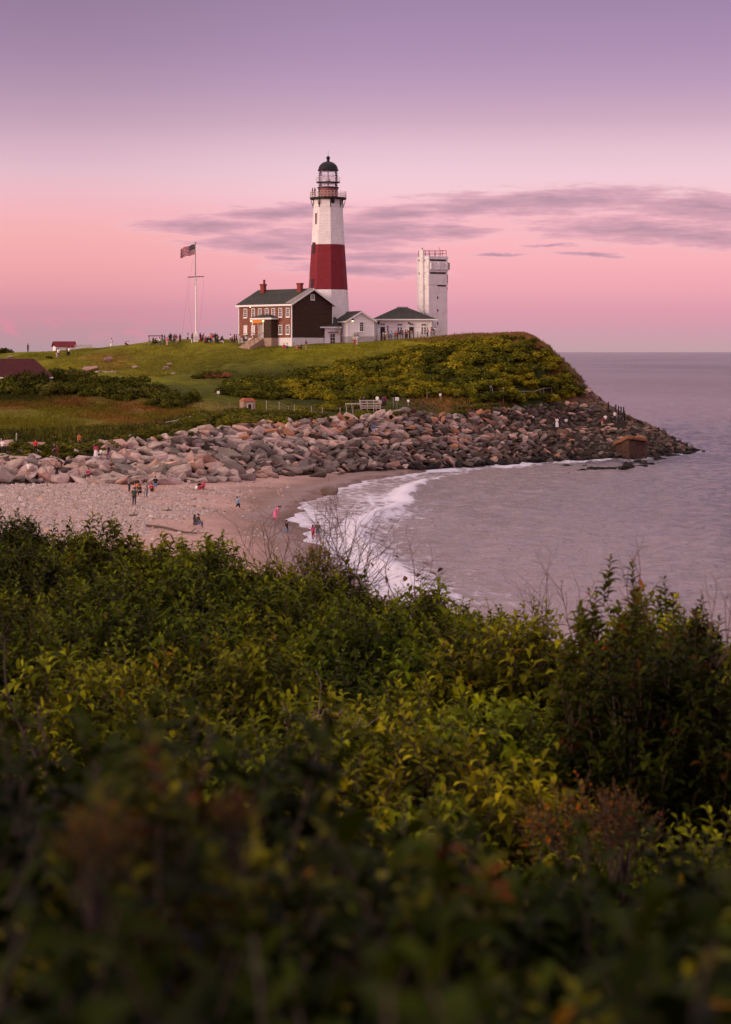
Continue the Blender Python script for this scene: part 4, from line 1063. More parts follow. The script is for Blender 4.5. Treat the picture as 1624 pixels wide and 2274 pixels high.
# ---- fences (posts are parts of their fence)
def fence(name, label, pts, mat='wood', rails=(), wire=True, r=.05, rmat=None):
    p0 = hit(pts[0][0], pts[0][1]); f = empty(name, p0); tag(f, label, 'fence')
    tops = []
    for (xd, yd, yt) in pts:
        q = hit(xd, yd); h = (yd - yt) * q.y / FD
        a = q - p0 + Vector((0, 0, -.3)); b = q - p0 + Vector((random.uniform(-.05, .05), 0, h))
        MB().tube(a, b, r, r * .85, 6).build('post', M[mat], f); tops.append((q - p0, h))
    if wire or rails:
        m = MB()
        for fr in (rails or (.9, .55, .25)):
            for (a, h), (b, g) in zip(tops[:-1], tops[1:]):
                m.tube(a + Vector((0, .06, h * fr)), b + Vector((0, .06, g * fr)), (.045 if rails else .012), None, 4)
        m.build('rail' if rails else 'wire', M[rmat or ('greywood' if rails else 'rope')], f)
    return f
fence('wire_fence', 'wire fence on grey stakes in front of the stone hut', [(x, y, y - h) for x, y, h in ((592, 914, 24), (620, 915, 23), (640, 917, 14), (654, 921, 22), (692, 926, 24), (716, 930, 25), (756, 928, 23), (770, 927, 24), (784, 928, 25), (804, 923, 24), (836, 917, 20))], 'greywood')
fence('stake_fence', 'old stake fence sagging down through dry grass to the boulders', [(x, y, y - h) for x, y, h in ((871, 908, 24), (899, 909, 26), (938, 915, 28), (962, 935, 36), (985, 939, 30), (1024, 928, 26), (1052, 925, 26), (1086, 922, 24), (1110, 920, 26))], 'wood_dark')
fence('slope_fence', 'post and rail fence crossing the green slope above the rocks', [(x, y, y - h) for x, y, h in ((1135, 893, 22), (1166, 892, 21), (1188, 888, 20), (1208, 882, 18), (1226, 880, 18))], 'wood', rails=(.95,))
fence('bluff_stakes', 'scattered stakes standing in the yellow brush of the bluff', [(x, y, y - h) for x, y, h in ((867, 872, 16), (892, 878, 18), (918, 884, 20), (949, 888, 18), (980, 888, 20))], 'wood', wire=False)
fence('tall_stakes', 'taller thin stakes in the bushes beneath the high bluff', [(x, y, y - h) for x, y, h in ((1094, 884, 22), (1118, 893, 32), (1068, 870, 14), (1090, 868, 18))], 'greywood', wire=False)
fence('lawn_fence', 'low fence posts across the dip of the lawn', [(x, y, y - h) for x, y, h in ((400, 905, 9), (446, 908, 14), (484, 911, 16), (509, 912, 18), (533, 914, 8))], 'wood', wire=True, r=.04)
fence('pipe_rail', 'low white pipe rail winding beside the shore path', [(x, y, y - h) for x, y, h in ((368, 988 - 42, 8), (392, 941, 8), (408, 937, 8), (424, 934, 9))], 'greywood', rails=(.85,), rmat='white', r=.05)
fence('pipe_rail', 'short white pipe rail among the path scrub near the meadow', [(x, y, y - h) for x, y, h in ((221, 985, 6), (248, 985, 6), (270, 980, 6), (291, 974, 7))], 'greywood', rails=(.85,), rmat='white', r=.05)
fence('meadow_posts', 'two leaning grey posts at the meadow edge', [(3, 1002, 974), (36, 983, 964)], 'greywood', wire=False, r=.09)
fence('cliff_fence', 'broken dark fence on the seaward edge of the bluff', [(x, y, y - h) for x, y, h in ((1290, 851, 10), (1298, 858, 12), (1305, 866, 12), (1311, 872, 12), (1316, 878, 10), (1234, 792, 8), (1250, 808, 8))], 'wood_dark', wire=True, r=.05)
fence('point_fence', 'thick dark fence of upright bars at the end of the rock path', [(x, y, y - h) for x, y, h in ((1352, 920, 26), (1368, 925, 26), (1374, 928, 25), (1380, 930, 26), (1386, 932, 28))], 'black', wire=False, r=.13)
fence('crest_posts', 'row of tiny posts along the grassy top of the bluff', [(x, 743, 737) for x in (1010, 1028, 1050, 1072, 1098, 1118, 1138)], 'wood_dark', wire=True, r=.04)
# terrace railing before the visitor building
p0 = stand(846, 334.5); tf = empty('terrace_fence', p0); tag(tf, 'dark wire terrace fence in front of the hip-roofed white building', 'fence')
kx = 334.5 / FD; m = MB(); prev = None
for i, xd in enumerate((846, 856, 868, 877, 890, 903, 915, 928)):
    q = stand(xd, 334.5) - p0
    MB().box(q.x - .05, q.x + .05, q.y - .05, q.y + .05, q.z - .3, q.z + 1.25 + (.35 if i in (4, 6) else 0)).build('post', M['wood_dark'], tf)
    if prev is not None:
        for z in (.3, .75, 1.2): m.tube(prev + Vector((0, 0, z)), q + Vector((0, 0, z)), .022, None, 4)
    prev = q
m.build('rail', M['wood_dark'], tf)
p0 = stand(932, 334.5); tf = empty('timber_rail', p0); tag(tf, 'pale timber table-height rail below the concrete tower', 'fence'); m = MB()
for xd in (934, 946, 956, 966, 976):
    q = stand(xd, 334.5) - p0
    MB().box(q.x - .05, q.x + .05, q.y - .05, q.y + .05, q.z - .3, q.z + 1.0).build('post', M['greywood'], tf)
a, b = stand(932, 334.5) - p0, stand(978, 334.5) - p0
MB().obox((a + b) / 2 + Vector((0, 0, 1.02)), (b - a).normalized(), (0, 1, 0), (0, 0, 1), (b - a).length, .5, .10).build('rail', M['greywood'], tf)

# ---- benches and picnic table of the hill
def bench(xd, Y, rz, label, w=2.2):
    p = stand(xd, Y); b = empty('park_bench', p, rz); tag(b, label, 'bench')
    MB().box(-w / 2, w / 2, -.45, 0, .4, .46).build('seat', M['greywood'], b)
    m = MB()
    for z in (.56, .70, .84): m.box(-w / 2, w / 2, .0, .04, z, z + .10)
    m.build('backrest', M['greywood'], b)
    for sx in (-1, 1):
        MB().box(sx * w / 2 - .05, sx * w / 2 + .05, .0, .08, -.1, .95).build('leg', M['greywood'], b); MB().box(sx * w / 2 - .05, sx * w / 2 + .05, -.45, -.37, -.1, .62).build('leg', M['greywood'], b)
bench(185, 346, .1, 'pale slatted bench on the grass beside the red-roofed shed', 3.0)
bench(664, 337, .0, 'slatted bench behind the people gathered near the flagpole', 2.4)
bench(662, 326.2, .7, 'low dark bench against the gable of the brown house', 2.0) if False else None
p = stand(574, 337.5)
tb = empty('canopy_table', stand(574 - 228 + 0, 337.5)); tag(tb, 'dark flat-topped canopy standing among the hilltop visitors', 'canopy')
MB().box(-1.3, 1.3, -.8, .8, 1.55, 1.68).build('top', M['black'], tb)
for (x, y) in ((-1.2, -.7), (1.2, -.7), (1.2, .7), (-1.2, .7)): MB().box(x - .04, x + .04, y - .04, y + .04, -.2, 1.55).build('leg', M['steel'], tb)

# ---- driftwood pole on the beach
a, b = hit(340, 1172), hit(437, 1189)
m = MB(); d_ = b - a
pts = [a + d_ * f + Vector((0, 0, .12 + .05 * math.sin(f * 7))) for f in np.linspace(-.15, 1, 9)]
for q in range(8): m.tube(pts[q], pts[q + 1], .13 - .008 * q, .13 - .008 * (q + 1), 7)
m.tube(pts[-2], pts[-2] + Vector((.5, .3, .4)), .06, .02, 5)
tag(m.build('driftwood_pole', M['wood_dark']), 'long dark driftwood pole lying on the sand below the bushes', 'driftwood')
for (xd, yd, ln_, lab) in ((768 - 10, 1064 - 8, .9, 'small dark driftwood stump on the pale upper sand'), (372, 1137, .8, 'short dark branch washed up between pebbles and sand'), (296, 1128 + 20, .7, 'little driftwood stick on the pebble beach')):
    a = hit(xd, yd); m = MB(); m.tube(a + Vector((-ln_ / 2, 0, .1)), a + Vector((ln_ / 2, .3, .16)), .09, .05, 6); m.tube(a + Vector((0, .1, .12)), a + Vector((.2, .1, .5)), .05, .02, 5)
    tag(m.build('driftwood_stick', M['wood_dark']), lab, 'driftwood')
# ------------------------------------------------------------------ boulders of the revetment
def rock_shape(seed, flat=.62, n=15, bev=.032):
    r = random.Random(seed); bm = bmesh.new()
    for i in range(n):
        a = r.uniform(0, 6.283); z = r.uniform(-1, 1); q = math.sqrt(1 - z * z)
        k = r.uniform(.86, 1.08)
        v = Vector((math.copysign(abs(q * math.cos(a)) ** .72, math.cos(a)) * k * .56, math.copysign(abs(q * math.sin(a)) ** .72, math.sin(a)) * k * .43, math.copysign(abs(z) ** .75, z) * k * .5 * flat))
        bm.verts.new(v)
    res = bmesh.ops.convex_hull(bm, input=bm.verts)
    bmesh.ops.delete(bm, geom=[g for g in res['geom_interior'] if isinstance(g, bmesh.types.BMVert)], context='VERTS')
    bmesh.ops.dissolve_limit(bm, angle_limit=math.radians(14), verts=bm.verts, edges=bm.edges)
    bmesh.ops.bevel(bm, geom=list(bm.edges), offset=bev * .7, segments=2, profile=.6, affect='EDGES', clamp_overlap=True)
    bmesh.ops.triangulate(bm, faces=bm.faces)
    bm.verts.ensure_lookup_table(); bm.verts.index_update()
    V = np.array([v.co[:] for v in bm.verts]); F = np.array([[v.index for v in f.verts] for f in bm.faces]); bm.free()
    V += .015 * np.c_[wob(V[:, 1] * 9, V[:, 2] * 9, 1, seed), wob(V[:, 0] * 9, V[:, 2] * 9, 1, seed + 1), wob(V[:, 0] * 9, V[:, 1] * 9, 1, seed + 2)]
    return V, F
SHAPES = [rock_shape(i, .55 + .3 * (i % 3) / 2, 12 + i % 6) for i in range(22)]
SHM = [mk('boulder', v, f, M['rock'], col=np.ones((len(v), 3)), link=False) for v, f in SHAPES]

colx = np.array(sorted(COLS)); 
def feat(i):
    a = []
    for x in colx:
        L = COLS[x]; a.append(at(x, *L[min(i, len(L) - 1)]))
    a = np.array(a); return lambda xd: np.array([np.interp(xd, colx, a[:, k]) for k in range(3)])
f_toe, f_bf, f_bb, f_top = feat(0), feat(1), feat(2), feat(3)
PALE, PINK, GREY, DARK, ORNG, BRWN, WET = [np.array(c) for c in ((.44, .325, .285), (.44, .275, .22), (.205, .160, .140), (.094, .070, .056), (.40, .19, .105), (.17, .098, .07), (.022, .019, .018))]
CN = ['pale', 'pinkish', 'mid-grey', 'dark grey', 'orange-tinted', 'brown', 'wet black']
CV = [PALE, PINK, GREY, DARK, ORNG, BRWN, WET]
def rock_kind(xd, tier, f, z):
    r = random.random()
    if z < .55 and xd > 900 and tier == 'lower slope': return 6 if r < .75 else 3
    if tier == 'path': return 0 if (xd < 820 and r < .75) else (1 if r < .4 else 2 if xd < 1200 else 5)
    if xd < 430: return 0 if r < .55 else 1 if r < .72 else 2 if r < .93 else 3
    if xd < 520: return (0 if r < .5 else 2 if r < .85 else 1)
    if xd < 900:
        if tier == 'lower slope': return 2 if r < .62 else 3 if r < .74 else 0 if r < .86 else 1 if r < .95 else 5
        return 0 if r < .36 else 1 if r < .58 else 2 if r < .80 else 5 if r < .9 else 4
    if xd < 1180:
        if tier == 'lower slope': return 2 if r < .38 else 3 if r < .70 else 5 if r < .80 else 4 if r < .87 else 1 if r < .95 else 0
        return 2 if r < .25 else 3 if r < .52 else 1 if r < .7 else 4 if r < .8 else 5 if r < .92 else 0
    return 3 if r < .76 else 5 if r < .88 else 2 if r < .94 else 4 if r < .965 else 1
rocks = []        # (x, y, z, size, rot, scale, kind, tier)
def add_rock(x, y, z, s, xd, tier, f, kind=None, tilt=.5, sc3=None, sink=.12):
    k = rock_kind(xd, tier, f, z) if kind is None else kind
    rot = (random.uniform(-tilt, tilt) * .7 - .25 * (tilt > .3), random.uniform(-tilt, tilt) * .7 + .38 * (tilt > .3), random.choice((0, math.pi)) + random.gauss(.3, .45))
    q = sc3 or (s * random.uniform(1.0, 1.5), s * random.uniform(.85, 1.15), s * random.uniform(.75, 1.1))
    rocks.append((x, y, z + s * (.22 - sink), s, rot, q, k, tier))
def rows(fa, fb, n, tier, sz, x0, x1, xdens=1.0, tilt=.55):
    for j in range(n):
        xd = x0
        while xd < x1:
            f = (j + .5 + random.uniform(-.28, .28)) / n
            p = fa(xd) * (1 - f) + fb(xd) * f
            s = sz(xd) * random.choice((.5, .62, .8, .95, 1.05, 1.15, 1.3, 1.5))
            gz = float(ground(np.array([p[0]]), np.array([p[1]]))[0])
            add_rock(p[0], p[1], max(gz, p[2]) if tier != 'path' else p[2], s, xd, tier, f, tilt=tilt if tier != 'path' else .12)
            xd += s * .80 / p[1] * FD * xdens * random.uniform(.85, 1.15)
szl = lambda xd: float(np.interp(xd, [-100, 300, 500, 800, 1100, 1545], [1.55, 1.55, 1.5, 1.25, 1.02, .92]))
rows(f_toe, f_bf, 9, 'lower slope', szl, -130, 1480, .98)
rows(f_bf, f_bb, 3, 'path', lambda x: szl(x) * 1.0, -130, 1400, 1.1)
rows(f_bb, f_top, 8, 'upper slope', lambda x: szl(x) * .95, 235, 1330, 1.05)
rows(f_bb, f_top, 1, 'upper slope', lambda x: szl(x) * .7, 20, 300, 2.6)
for q in range(34):
    f = random.random(); p = at(1282 + 70 * f, 846 + 66 * f, 311.5); s = random.uniform(.8, 1.7)
    add_rock(p.x - random.uniform(.0, 3.2), p.y - random.uniform(.3, 2.2), p.z - random.uniform(.3, 1.6), s, 1300, 'point', 0, kind=random.choice((0, 1, 2, 3, 2, 5)), tilt=.4, sc3=(s * 1.5, s, s * .7))
PT = [(1288, 852), (1340, 903), (1400, 929), (1470, 961), (1545, 1001), (1470, 1006), (1400, 950), (1330, 905), (1300, 892)]
def inpoly(u, v, P):
    c = False; j = len(P) - 1
    for i in range(len(P)):
        (a, b), (e, f) = P[i], P[j]
        if (b > v) != (f > v) and u < (e - a) * (v - b) / (f - b) + a: c = not c
        j = i
    return c
q = 0
while q < 190:
    xd, yd = random.uniform(1285, 1545), random.uniform(848, 1008)
    if not inpoly(xd, yd, PT): continue
    q += 1; p = hit(xd, yd); s = random.uniform(.75, 1.5)
    add_rock(p.x, p.y, p.z - .1, s, 1450, 'point', 0, kind=random.choice((3, 3, 3, 5, 2, 2, 1)) if xd < 1360 else random.choice((3, 3, 3, 5, 2, 6)))
# rocks thrown about the point, over its crest and in the surf
sil = [(1285, 858, 312), (1305, 872, 312), (1340, 903, 311.5), (1370, 915, 311), (1400, 928, 310), (1430, 938, 311), (1450, 947, 312), (1475, 961, 313), (1500, 977, 314.5), (1525, 990, 316), (1545, 1001, 317)]
for a, b in zip(sil[:-1], sil[1:]):
    for q in range(9):
        f = random.random(); yy = a[2] + (b[2] - a[2]) * f; p = at(a[0] + (b[0] - a[0]) * f, a[1] + (b[1] - a[1]) * f + 3, yy)
        s = random.uniform(.7, 1.35)
        dy = random.choice((0, -2.5, -5, -7.5, 1.5))
        z = p.z - abs(dy) * .42 * (1 if dy < 0 else .2)
        add_rock(p.x + random.uniform(-.5, .5), p.y + dy, max(z, -.1) - .25, s, 1450, 'point', 0, kind=random.choice((3, 3, 3, 5, 2)) if z > 1.2 else random.choice((6, 6, 3)))
for q in range(60):
    xd = random.uniform(1385, 1535); tt = (xd - 1385) / 150
    lo = f_toe(xd); hi_ = f_top(xd); f = random.random()
    p = lo * (1 - f) + hi_ * f
    add_rock(p[0], p[1] + random.uniform(-1, 1), max(float(ground(np.array([p[0]]), np.array([p[1]]))[0]), p[2], .0), random.uniform(.7, 1.4), 1450, 'point', f, kind=random.choice((3, 3, 5, 6)) if f > .3 else 6)
for (xd, yd, s, nn) in ((1285, 1042, .9, 3), (1300, 1043, .7, 2), (1320, 1040, 1.3, 3), (1345, 1038, .9, 2), (1372, 1037, 1.2, 3), (1400, 1036, 1.3, 4), (1418, 1033, 1.1, 3), (1305, 1031, 1.0, 2), (1260, 1030, .8, 2), (1470, 1018, 1.2, 4), (1500, 1010, 1.3, 4), (1520, 1004, 1.2, 4), (1545, 998, 1.0, 4), (1555, 1000, .7, 2), (1545, 986, .9, 1), (1440, 1027, 1.0, 3), (1260, 1045, .5, 1), (1425, 1024, 1.3, 3), (1395, 1027, 1.1, 3)):
    for q in range(nn):
        Y = (H - .25) * FD / (yd - HY); x = (xd + random.uniform(-12, 12) - CX) / FD * Y
        add_rock(x, Y + random.uniform(-1.0, 1.0), -.12, s * random.uniform(.8, 1.3), xd, 'surf', 0, kind=6, tilt=.2)
rocks_arr = rocks
def vis(r):
    u, v = proj(r[0], r[1], r[2]); inside = -15 < u < 1640
    hidden = (u < 640 and v > np.interp(u, [0, 160, 400, 640], [1130, 1160, 1190, 1210]))
    return (r[3] / r[1] * FD) if inside and not hidden else 0
order = sorted(range(len(rocks)), key=lambda i: -vis(rocks[i]))
TIER = {'lower slope': 'in the sloping face below the rock path', 'path': 'lying flat in the rock path along the revetment', 'upper slope': 'heaped above the rock path under the scrub', 'point': 'piled on the rocky point by the open sea', 'surf': 'awash in the surf off the point'}
from mathutils import Euler
for i in order[:290]:
    x, y, z, s, rot, q, kd, tier = rocks[i]
    si = i % len(SHM); f = .82 + .36 * random.random()
    c = CV[kd] * f * np.array((1 + random.uniform(-.06, .06), 1, 1 + random.uniform(-.06, .06)))
    o = inst('boulder', SHM[si], None, (x, y, z), rot, q, c)
    tag(o, f'{CN[kd]} angular granite boulder {TIER[tier]}', 'boulder', f'{CN[kd]} boulders {TIER[tier]}')
VV, FF, CC, off = [], [], [], 0
for i in order[290:]:
    x, y, z, s, rot, q, kd, tier = rocks[i]
    v, f = SHAPES[i % len(SHAPES)]
    R = np.array(Euler(rot).to_matrix())
    VV.append((v * np.array(q)) @ R.T + np.array((x, y, z))); FF.append(f + off); off += len(v)
    CC.append(np.tile(CV[kd] * (.82 + .36 * random.random()), (len(v), 1)))
ro = mk('riprap', np.concatenate(VV), np.concatenate(FF), M['rock'], col=np.concatenate(CC)); ro.color = (1, 1, 1, 1)
tag(ro, 'smaller tumbled rocks filling the long stone revetment', 'rocks', kind='stuff')
print('boulders', len(rocks))
# loose boulders seen on their own
def lone(xd, yd, sx, sy, sz, kd, lab, rz=0.0, sh=3):
    p = hit(xd, yd); o = inst('boulder', SHM[sh], None, p + Vector((0, 0, sz * .18)), (0, 0, rz), (sx, sy, sz), CV[kd] if not isinstance(kd, tuple) else kd)
    tag(o, lab, 'boulder'); return o
kk = 200 / FD
lone(727, 1100, 2.3, 1.9, 1.9, (.20, .145, .115), 'lone rounded boulder standing at the edge of the swash', .3, 5)
lone(15, 993, 1.9, 1.6, 1.9, (.42, .27, .22), 'rounded pinkish boulder by the meadow post beside the path', .2, 7)
lone(78, 995, 2.9, 1.6, 1.4, (.34, .20, .15), 'long flat brownish boulder on the grass above the path', .1, 1)
lone(200, 825, 3.0, 1.6, 1.5, (.33, .2, .17), 'broad pinkish boulder half sunk in the lawn', .1, 2)
lone(238, 803, 1.7, 1.4, 1.7, (.34, .22, .18), 'rounded boulder high on the lawn slope', .5, 4)
lone(214, 817, .8, .8, 1.0, (.34, .22, .18), 'small upright stone between the lawn boulders', .5, 6)
lone(300, 818, 1.0, .8, .8, (.36, .24, .2), 'small pinkish stone alone on the open lawn', .5, 8)
lone(247, 838, 1.0, .7, .5, (.40, .29, .25), 'flat pale stone on the lower lawn', .5, 9)
lone(21, 795, 1.5, 1.2, .9, (.33, .2, .17), 'low stone on the crest by the red roof', .5, 10)
lone(8, 786, 2.2, 1.2, 1.1, (.36, .24, .2), 'pale boulder under the dark bush on the western crest', .2, 12)
lone(646, 1056 + 2, 1.5, 1.2, 1.0, 3, 'dark grey boulder lying free at the foot of the revetment', .4, 11)
lone(706, 1058 + 2, 2.6, 1.5, 1.5, 3, 'large dark boulder on the sand before the revetment', .4, 13)
lone(612, 1062, .9, .7, .6, 2, 'small grey rock on the sand near the revetment', .4, 14)
lone(745, 1053, 1.2, .9, .7, 0, 'pale low rock where sand meets the revetment', .4, 15)
for i_, (xd, yd) in enumerate(((215, 828), (222, 827), (229, 827), (236, 828), (243, 828), (249, 828), (254, 829), (260, 828))):
    o = lone(xd, yd, .62, .5, .5, 0, 'small pale stone in the curved row on the lawn', i_, 16 + i_ % 4); o['group'] = 'stones of the curved row on the lawn'

lone(377, 811, 1.0, .8, .8, (.34, .22, .18), 'small rounded stone high on the open lawn', .4, 3)
lone(368, 820, 1.1, .9, .9, (.30, .19, .16), 'small brownish stone just below the high lawn stone', .4, 5)
lone(385, 831, .8, .6, .5, (.38, .27, .23), 'small pale stone above the lawn clump', .4, 7)
for i_, (xd, yd) in enumerate(((377, 857), (383, 856), (391, 858), (399, 855), (404, 857), (409, 856))):
    o = lone(xd, yd, .75, .55, .5, 1, 'small stone of the short row on the lower lawn', i_, 8 + i_ % 5); o['group'] = 'stones of the short row on the lower lawn'

# ------------------------------------------------------------------ pebbles of the beach (nobody could count them)
def scatter(n, mask_fn, box_):
    P = np.c_[rng.uniform(box_[0], box_[1], n), rng.uniform(box_[2], box_[3], n)]
    return P[mask_fn(P[:, 0], P[:, 1])]
def peb_mask(x, y):
    z, d = beach_z(x, y); u, v = proj(x, y, z)
    n = wob(x, y, 4, 21)
    pr = ((u < 300 + 40 * n + (v - 1090) * .4) & (v > 1055) & (v < 1215)) * .95
    pr = np.maximum(pr, .9 * ellm(u, v, 345, 1135, 115, 17)); pr = np.maximum(pr, .35 * ellm(u, v, 430, 1100, 110, 18)); pr = np.maximum(pr, .025)
    return (rng.random(len(x)) < pr) & (d > 4) & (headland(x, y) < z + .1)
PP = scatter(105000, peb_mask, (-46, 6, 150, 232))
octV = np.array([[1, 0, 0], [.5, .87, 0], [-.5, .87, 0], [-1, 0, 0], [-.5, -.87, 0], [.5, -.87, 0], [.2, .1, .72], [-.3, -.1, .62]])
octF = np.array([[0, 1, 6], [1, 2, 6], [2, 7, 6], [2, 3, 7], [3, 4, 7], [4, 5, 7], [5, 6, 7], [5, 0, 6]])
n = len(PP); s = rng.lognormal(-2.32, .42, n).clip(.05, .45); a = rng.uniform(0, 6.28, n)
V = octV[None] * (s[:, None, None] * (1 + .3 * rng.standard_normal((n, 8, 1))).clip(.6, 1.5)); V[..., 1] *= .78
ca, sa = np.cos(a)[:, None], np.sin(a)[:, None]
X = V[..., 0] * ca - V[..., 1] * sa + PP[:, :1]; Y = V[..., 0] * sa + V[..., 1] * ca + PP[:, 1:]
Z = V[..., 2] + beach_z(PP[:, 0], PP[:, 1])[0][:, None] - .01
cols = np.array([(.42, .305, .28), (.49, .38, .365), (.38, .25, .205), (.27, .21, .195), (.48, .30, .22), (.15, .12, .11)])[rng.choice(6, n, p=[.34, .28, .16, .12, .06, .04])] * rng.uniform(.85, 1.12, (n, 1))
po = mk('pebbles', np.stack([X, Y, Z], -1).reshape(-1, 3), (octF[None] + 8 * np.arange(n)[:, None, None]).reshape(-1, 3), M['pebble'], col=np.repeat(cols, 8, 0))
tag(po, 'pale pink cobbles and pebbles strewn over the upper beach', 'pebbles', kind='stuff')
# dark wrack and seaweed bits
def wr_mask(x, y):
    z, d = beach_z(x, y); u, v = proj(x, y, z)
    pr = .5 * ellm(u, v, 540, 1150 - 10, 70, 12) * (wob(x, y, 2, 71) > .25) + .35 * ellm(u, v, 610, 1085, 120, 12) * (wob(x, y, 1.6, 72) > .45) + .3 * ellm(u, v, 400, 1130, 90, 14) * (wob(x, y, 1.5, 73) > .5) + .18 * (wob(x, y, 2.2, 74) > .62)
    return (rng.random(len(x)) < pr) & (d > 3.5) & (headland(x, y) < z)
PP = scatter(7000, wr_mask, (-40, 6, 160, 250)); n = len(PP)
s = rng.uniform(.05, .22, n); a = rng.uniform(0, 6.28, n)
V = octV[None] * s[:, None, None]; V[..., 1] *= .4; V[..., 2] *= .4
ca, sa = np.cos(a)[:, None], np.sin(a)[:, None]
X = V[..., 0] * ca - V[..., 1] * sa + PP[:, :1]; Y = V[..., 0] * sa + V[..., 1] * ca + PP[:, 1:]; Z = V[..., 2] + beach_z(PP[:, 0], PP[:, 1])[0][:, None]
wo = mk('seaweed', np.stack([X, Y, Z], -1).reshape(-1, 3), (octF[None] + 8 * np.arange(n)[:, None, None]).reshape(-1, 3), M['pebble'], col=np.tile((.06, .04, .035), (n * 8, 1)))
tag(wo, 'dark strands of dried seaweed scattered along the sand', 'seaweed', kind='stuff')

# ------------------------------------------------------------------ grass
def tufts(P, hgt, wid, cols, name, label, cat, nb=5):
    n = len(P); k = n * nb
    base = np.repeat(P, nb, 0); base[:, :2] += rng.normal(0, .5, (k, 2)) * np.repeat(wid, nb)[:, None]
    h = np.repeat(hgt, nb) * rng.uniform(.6, 1.15, k); a = rng.uniform(0, 6.28, k); ln_ = rng.uniform(.1, .6, k) * h; w_ = np.repeat(wid, nb) * rng.uniform(.12, .28, k)
    side = np.c_[-np.sin(a), np.cos(a), np.zeros(k)] * w_[:, None]; tip = base + np.c_[np.cos(a) * ln_, np.sin(a) * ln_, h]
    V = np.stack([base - side, base + side, tip], 1).reshape(-1, 3)
    c = np.repeat(np.repeat(cols, nb, 0) * rng.uniform(.75, 1.25, (k, 1)), 3, 0)
    o = mk(name, V, np.arange(3 * k).reshape(-1, 3), M['grass'], col=c); o.color = (1, 1, 1, 1)
    return tag(o, label, cat, kind='stuff')
def land_pts(n, box_, fn):
    P = np.c_[rng.uniform(box_[0], box_[1], n), rng.uniform(box_[2], box_[3], n)]
    z = headland(P[:, 0], P[:, 1]); P = np.c_[P, z]
    u, v = proj(P[:, 0], P[:, 1], z)
    keep = (u > -60) & (u < 1660) & fn(P, u, v)
    return P[keep], u[keep], v[keep]
P, u, v = land_pts(60000, (-62, 8, 222, 352), lambda P, u, v: (P[:, 2] > 5.6) & (u < 900))
c = land_colour(P); m_ = ellm(u, v, 60, 930, 440, 62)
hg = .15 + .28 * m_ * rng.uniform(.4, 1.2, len(P)); 
tufts(P - np.array((0, 0, .02)), hg, .16 + .22 * m_, c * 1.12, 'grass', 'short lawn and taller dry meadow grass over the hill', 'grass', 4)
P, u, v = land_pts(26000, (-10, 48, 262, 334), lambda P, u, v: (ellm(u, v, 1195, 760, 90, 34) + ellm(u, v, 1255, 820, 42, 62) + ellm(u, v, 1020, 890, 120, 26) + ellm(u, v, 1040, 750, 160, 11) > .4) & (P[:, 2] > 6))
tufts(P - np.array((0, 0, .03)), rng.uniform(.2, .7, len(P)) * np.where(u > 1150, 1.1, .7), rng.uniform(.25, .5, len(P)), np.where(rng.random((len(P), 1)) < .45, np.array([(.24, .12, .04)]), np.array([(.20, .16, .03)])) * rng.uniform(.6, 1.3, (len(P), 1)), 'dry_grass', 'tall russet and golden dry grass on the brow and seaward edge of the bluff', 'grass', 5)
P, u, v = land_pts(16000, (-52, 4, 215, 262), lambda P, u, v: (v > np.interp(u, [0, 300, 500, 900], [958, 945, 905, 900])) & (v < np.interp(u, list(COLS), [L[3][0] + 6 if len(L) > 3 else 0 for L in COLS.values()])) & (u < 900))
tufts(P - np.array((0, 0, .03)), rng.uniform(.25, .7, len(P)), rng.uniform(.2, .45, len(P)), np.where(rng.random((len(P), 1)) < .3, np.array([(.16, .135, .035)]), np.array([(.055, .062, .014)])) * rng.uniform(.6, 1.3, (len(P), 1)), 'shore_grass', 'rough green and straw-coloured grass along the top of the revetment', 'grass', 5)

# ------------------------------------------------------------------ bushes on the headland
def far_bush(seed, n=850, lump=9, leaf=.145, tall=.8):
    r = np.random.default_rng(seed)
    C = r.normal(0, .42, (lump, 3)); C[:, 2] = r.uniform(.15, .7, lump) * tall; C[:, :2] = C[:, :2].clip(-.75, .75); R_ = r.uniform(.30, .55, lump)
    k = r.integers(0, lump, n); d = r.normal(0, 1, (n, 3)); d[:, 2] = np.abs(d[:, 2]) * .9 - .25; d /= np.linalg.norm(d, axis=1)[:, None]
    p = C[k] + d * R_[k][:, None] * r.uniform(.72, 1.08, (n, 1)); p[:, 2] = np.maximum(p[:, 2], -.05)
    nrm = d + r.normal(0, .55, (n, 3)); nrm /= np.linalg.norm(nrm, axis=1)[:, None]
    a = np.cross(nrm, r.normal(0, 1, (n, 3))); a /= np.linalg.norm(a, axis=1)[:, None]; b = np.cross(nrm, a)
    s = leaf * r.uniform(.55, 1.25, (n, 1))
    V = np.stack([p - a * s, p - b * s * .55 + a * s * .1, p + a * s, p + b * s * .55 - a * s * .1], 1).reshape(-1, 3)
    lc = r.uniform(.62, 1.35, (n, 1)) * np.where(r.random((n, 1)) < .12, np.array([(1.45, 1.15, .8)]), np.array([(1, 1, 1)]))
    return mk('bush', V, np.arange(4 * n).reshape(-1, 4), M['farleaf'], col=np.repeat(lc, 4, 0), link=False)
BUSH = [far_bush(200 + i) for i in range(9)]
GREEN, YGRN, DGRN, OLIV, RUST = [np.array(c) for c in ((.135, .132, .012), (.235, .205, .015), (.066, .070, .009), (.095, .092, .018), (.26, .11, .05))]
def in_poly(u, v, poly):
    c = False; j = len(poly) - 1
    for i in range(len(poly)):
        (x1, y1), (x2, y2) = poly[i], poly[j]
        if (y1 > v) != (y2 > v) and u < (x2 - x1) * (v - y1) / (y2 - y1) + x1: c = not c
        j = i
    return c
nb_total = 0
BSP = []
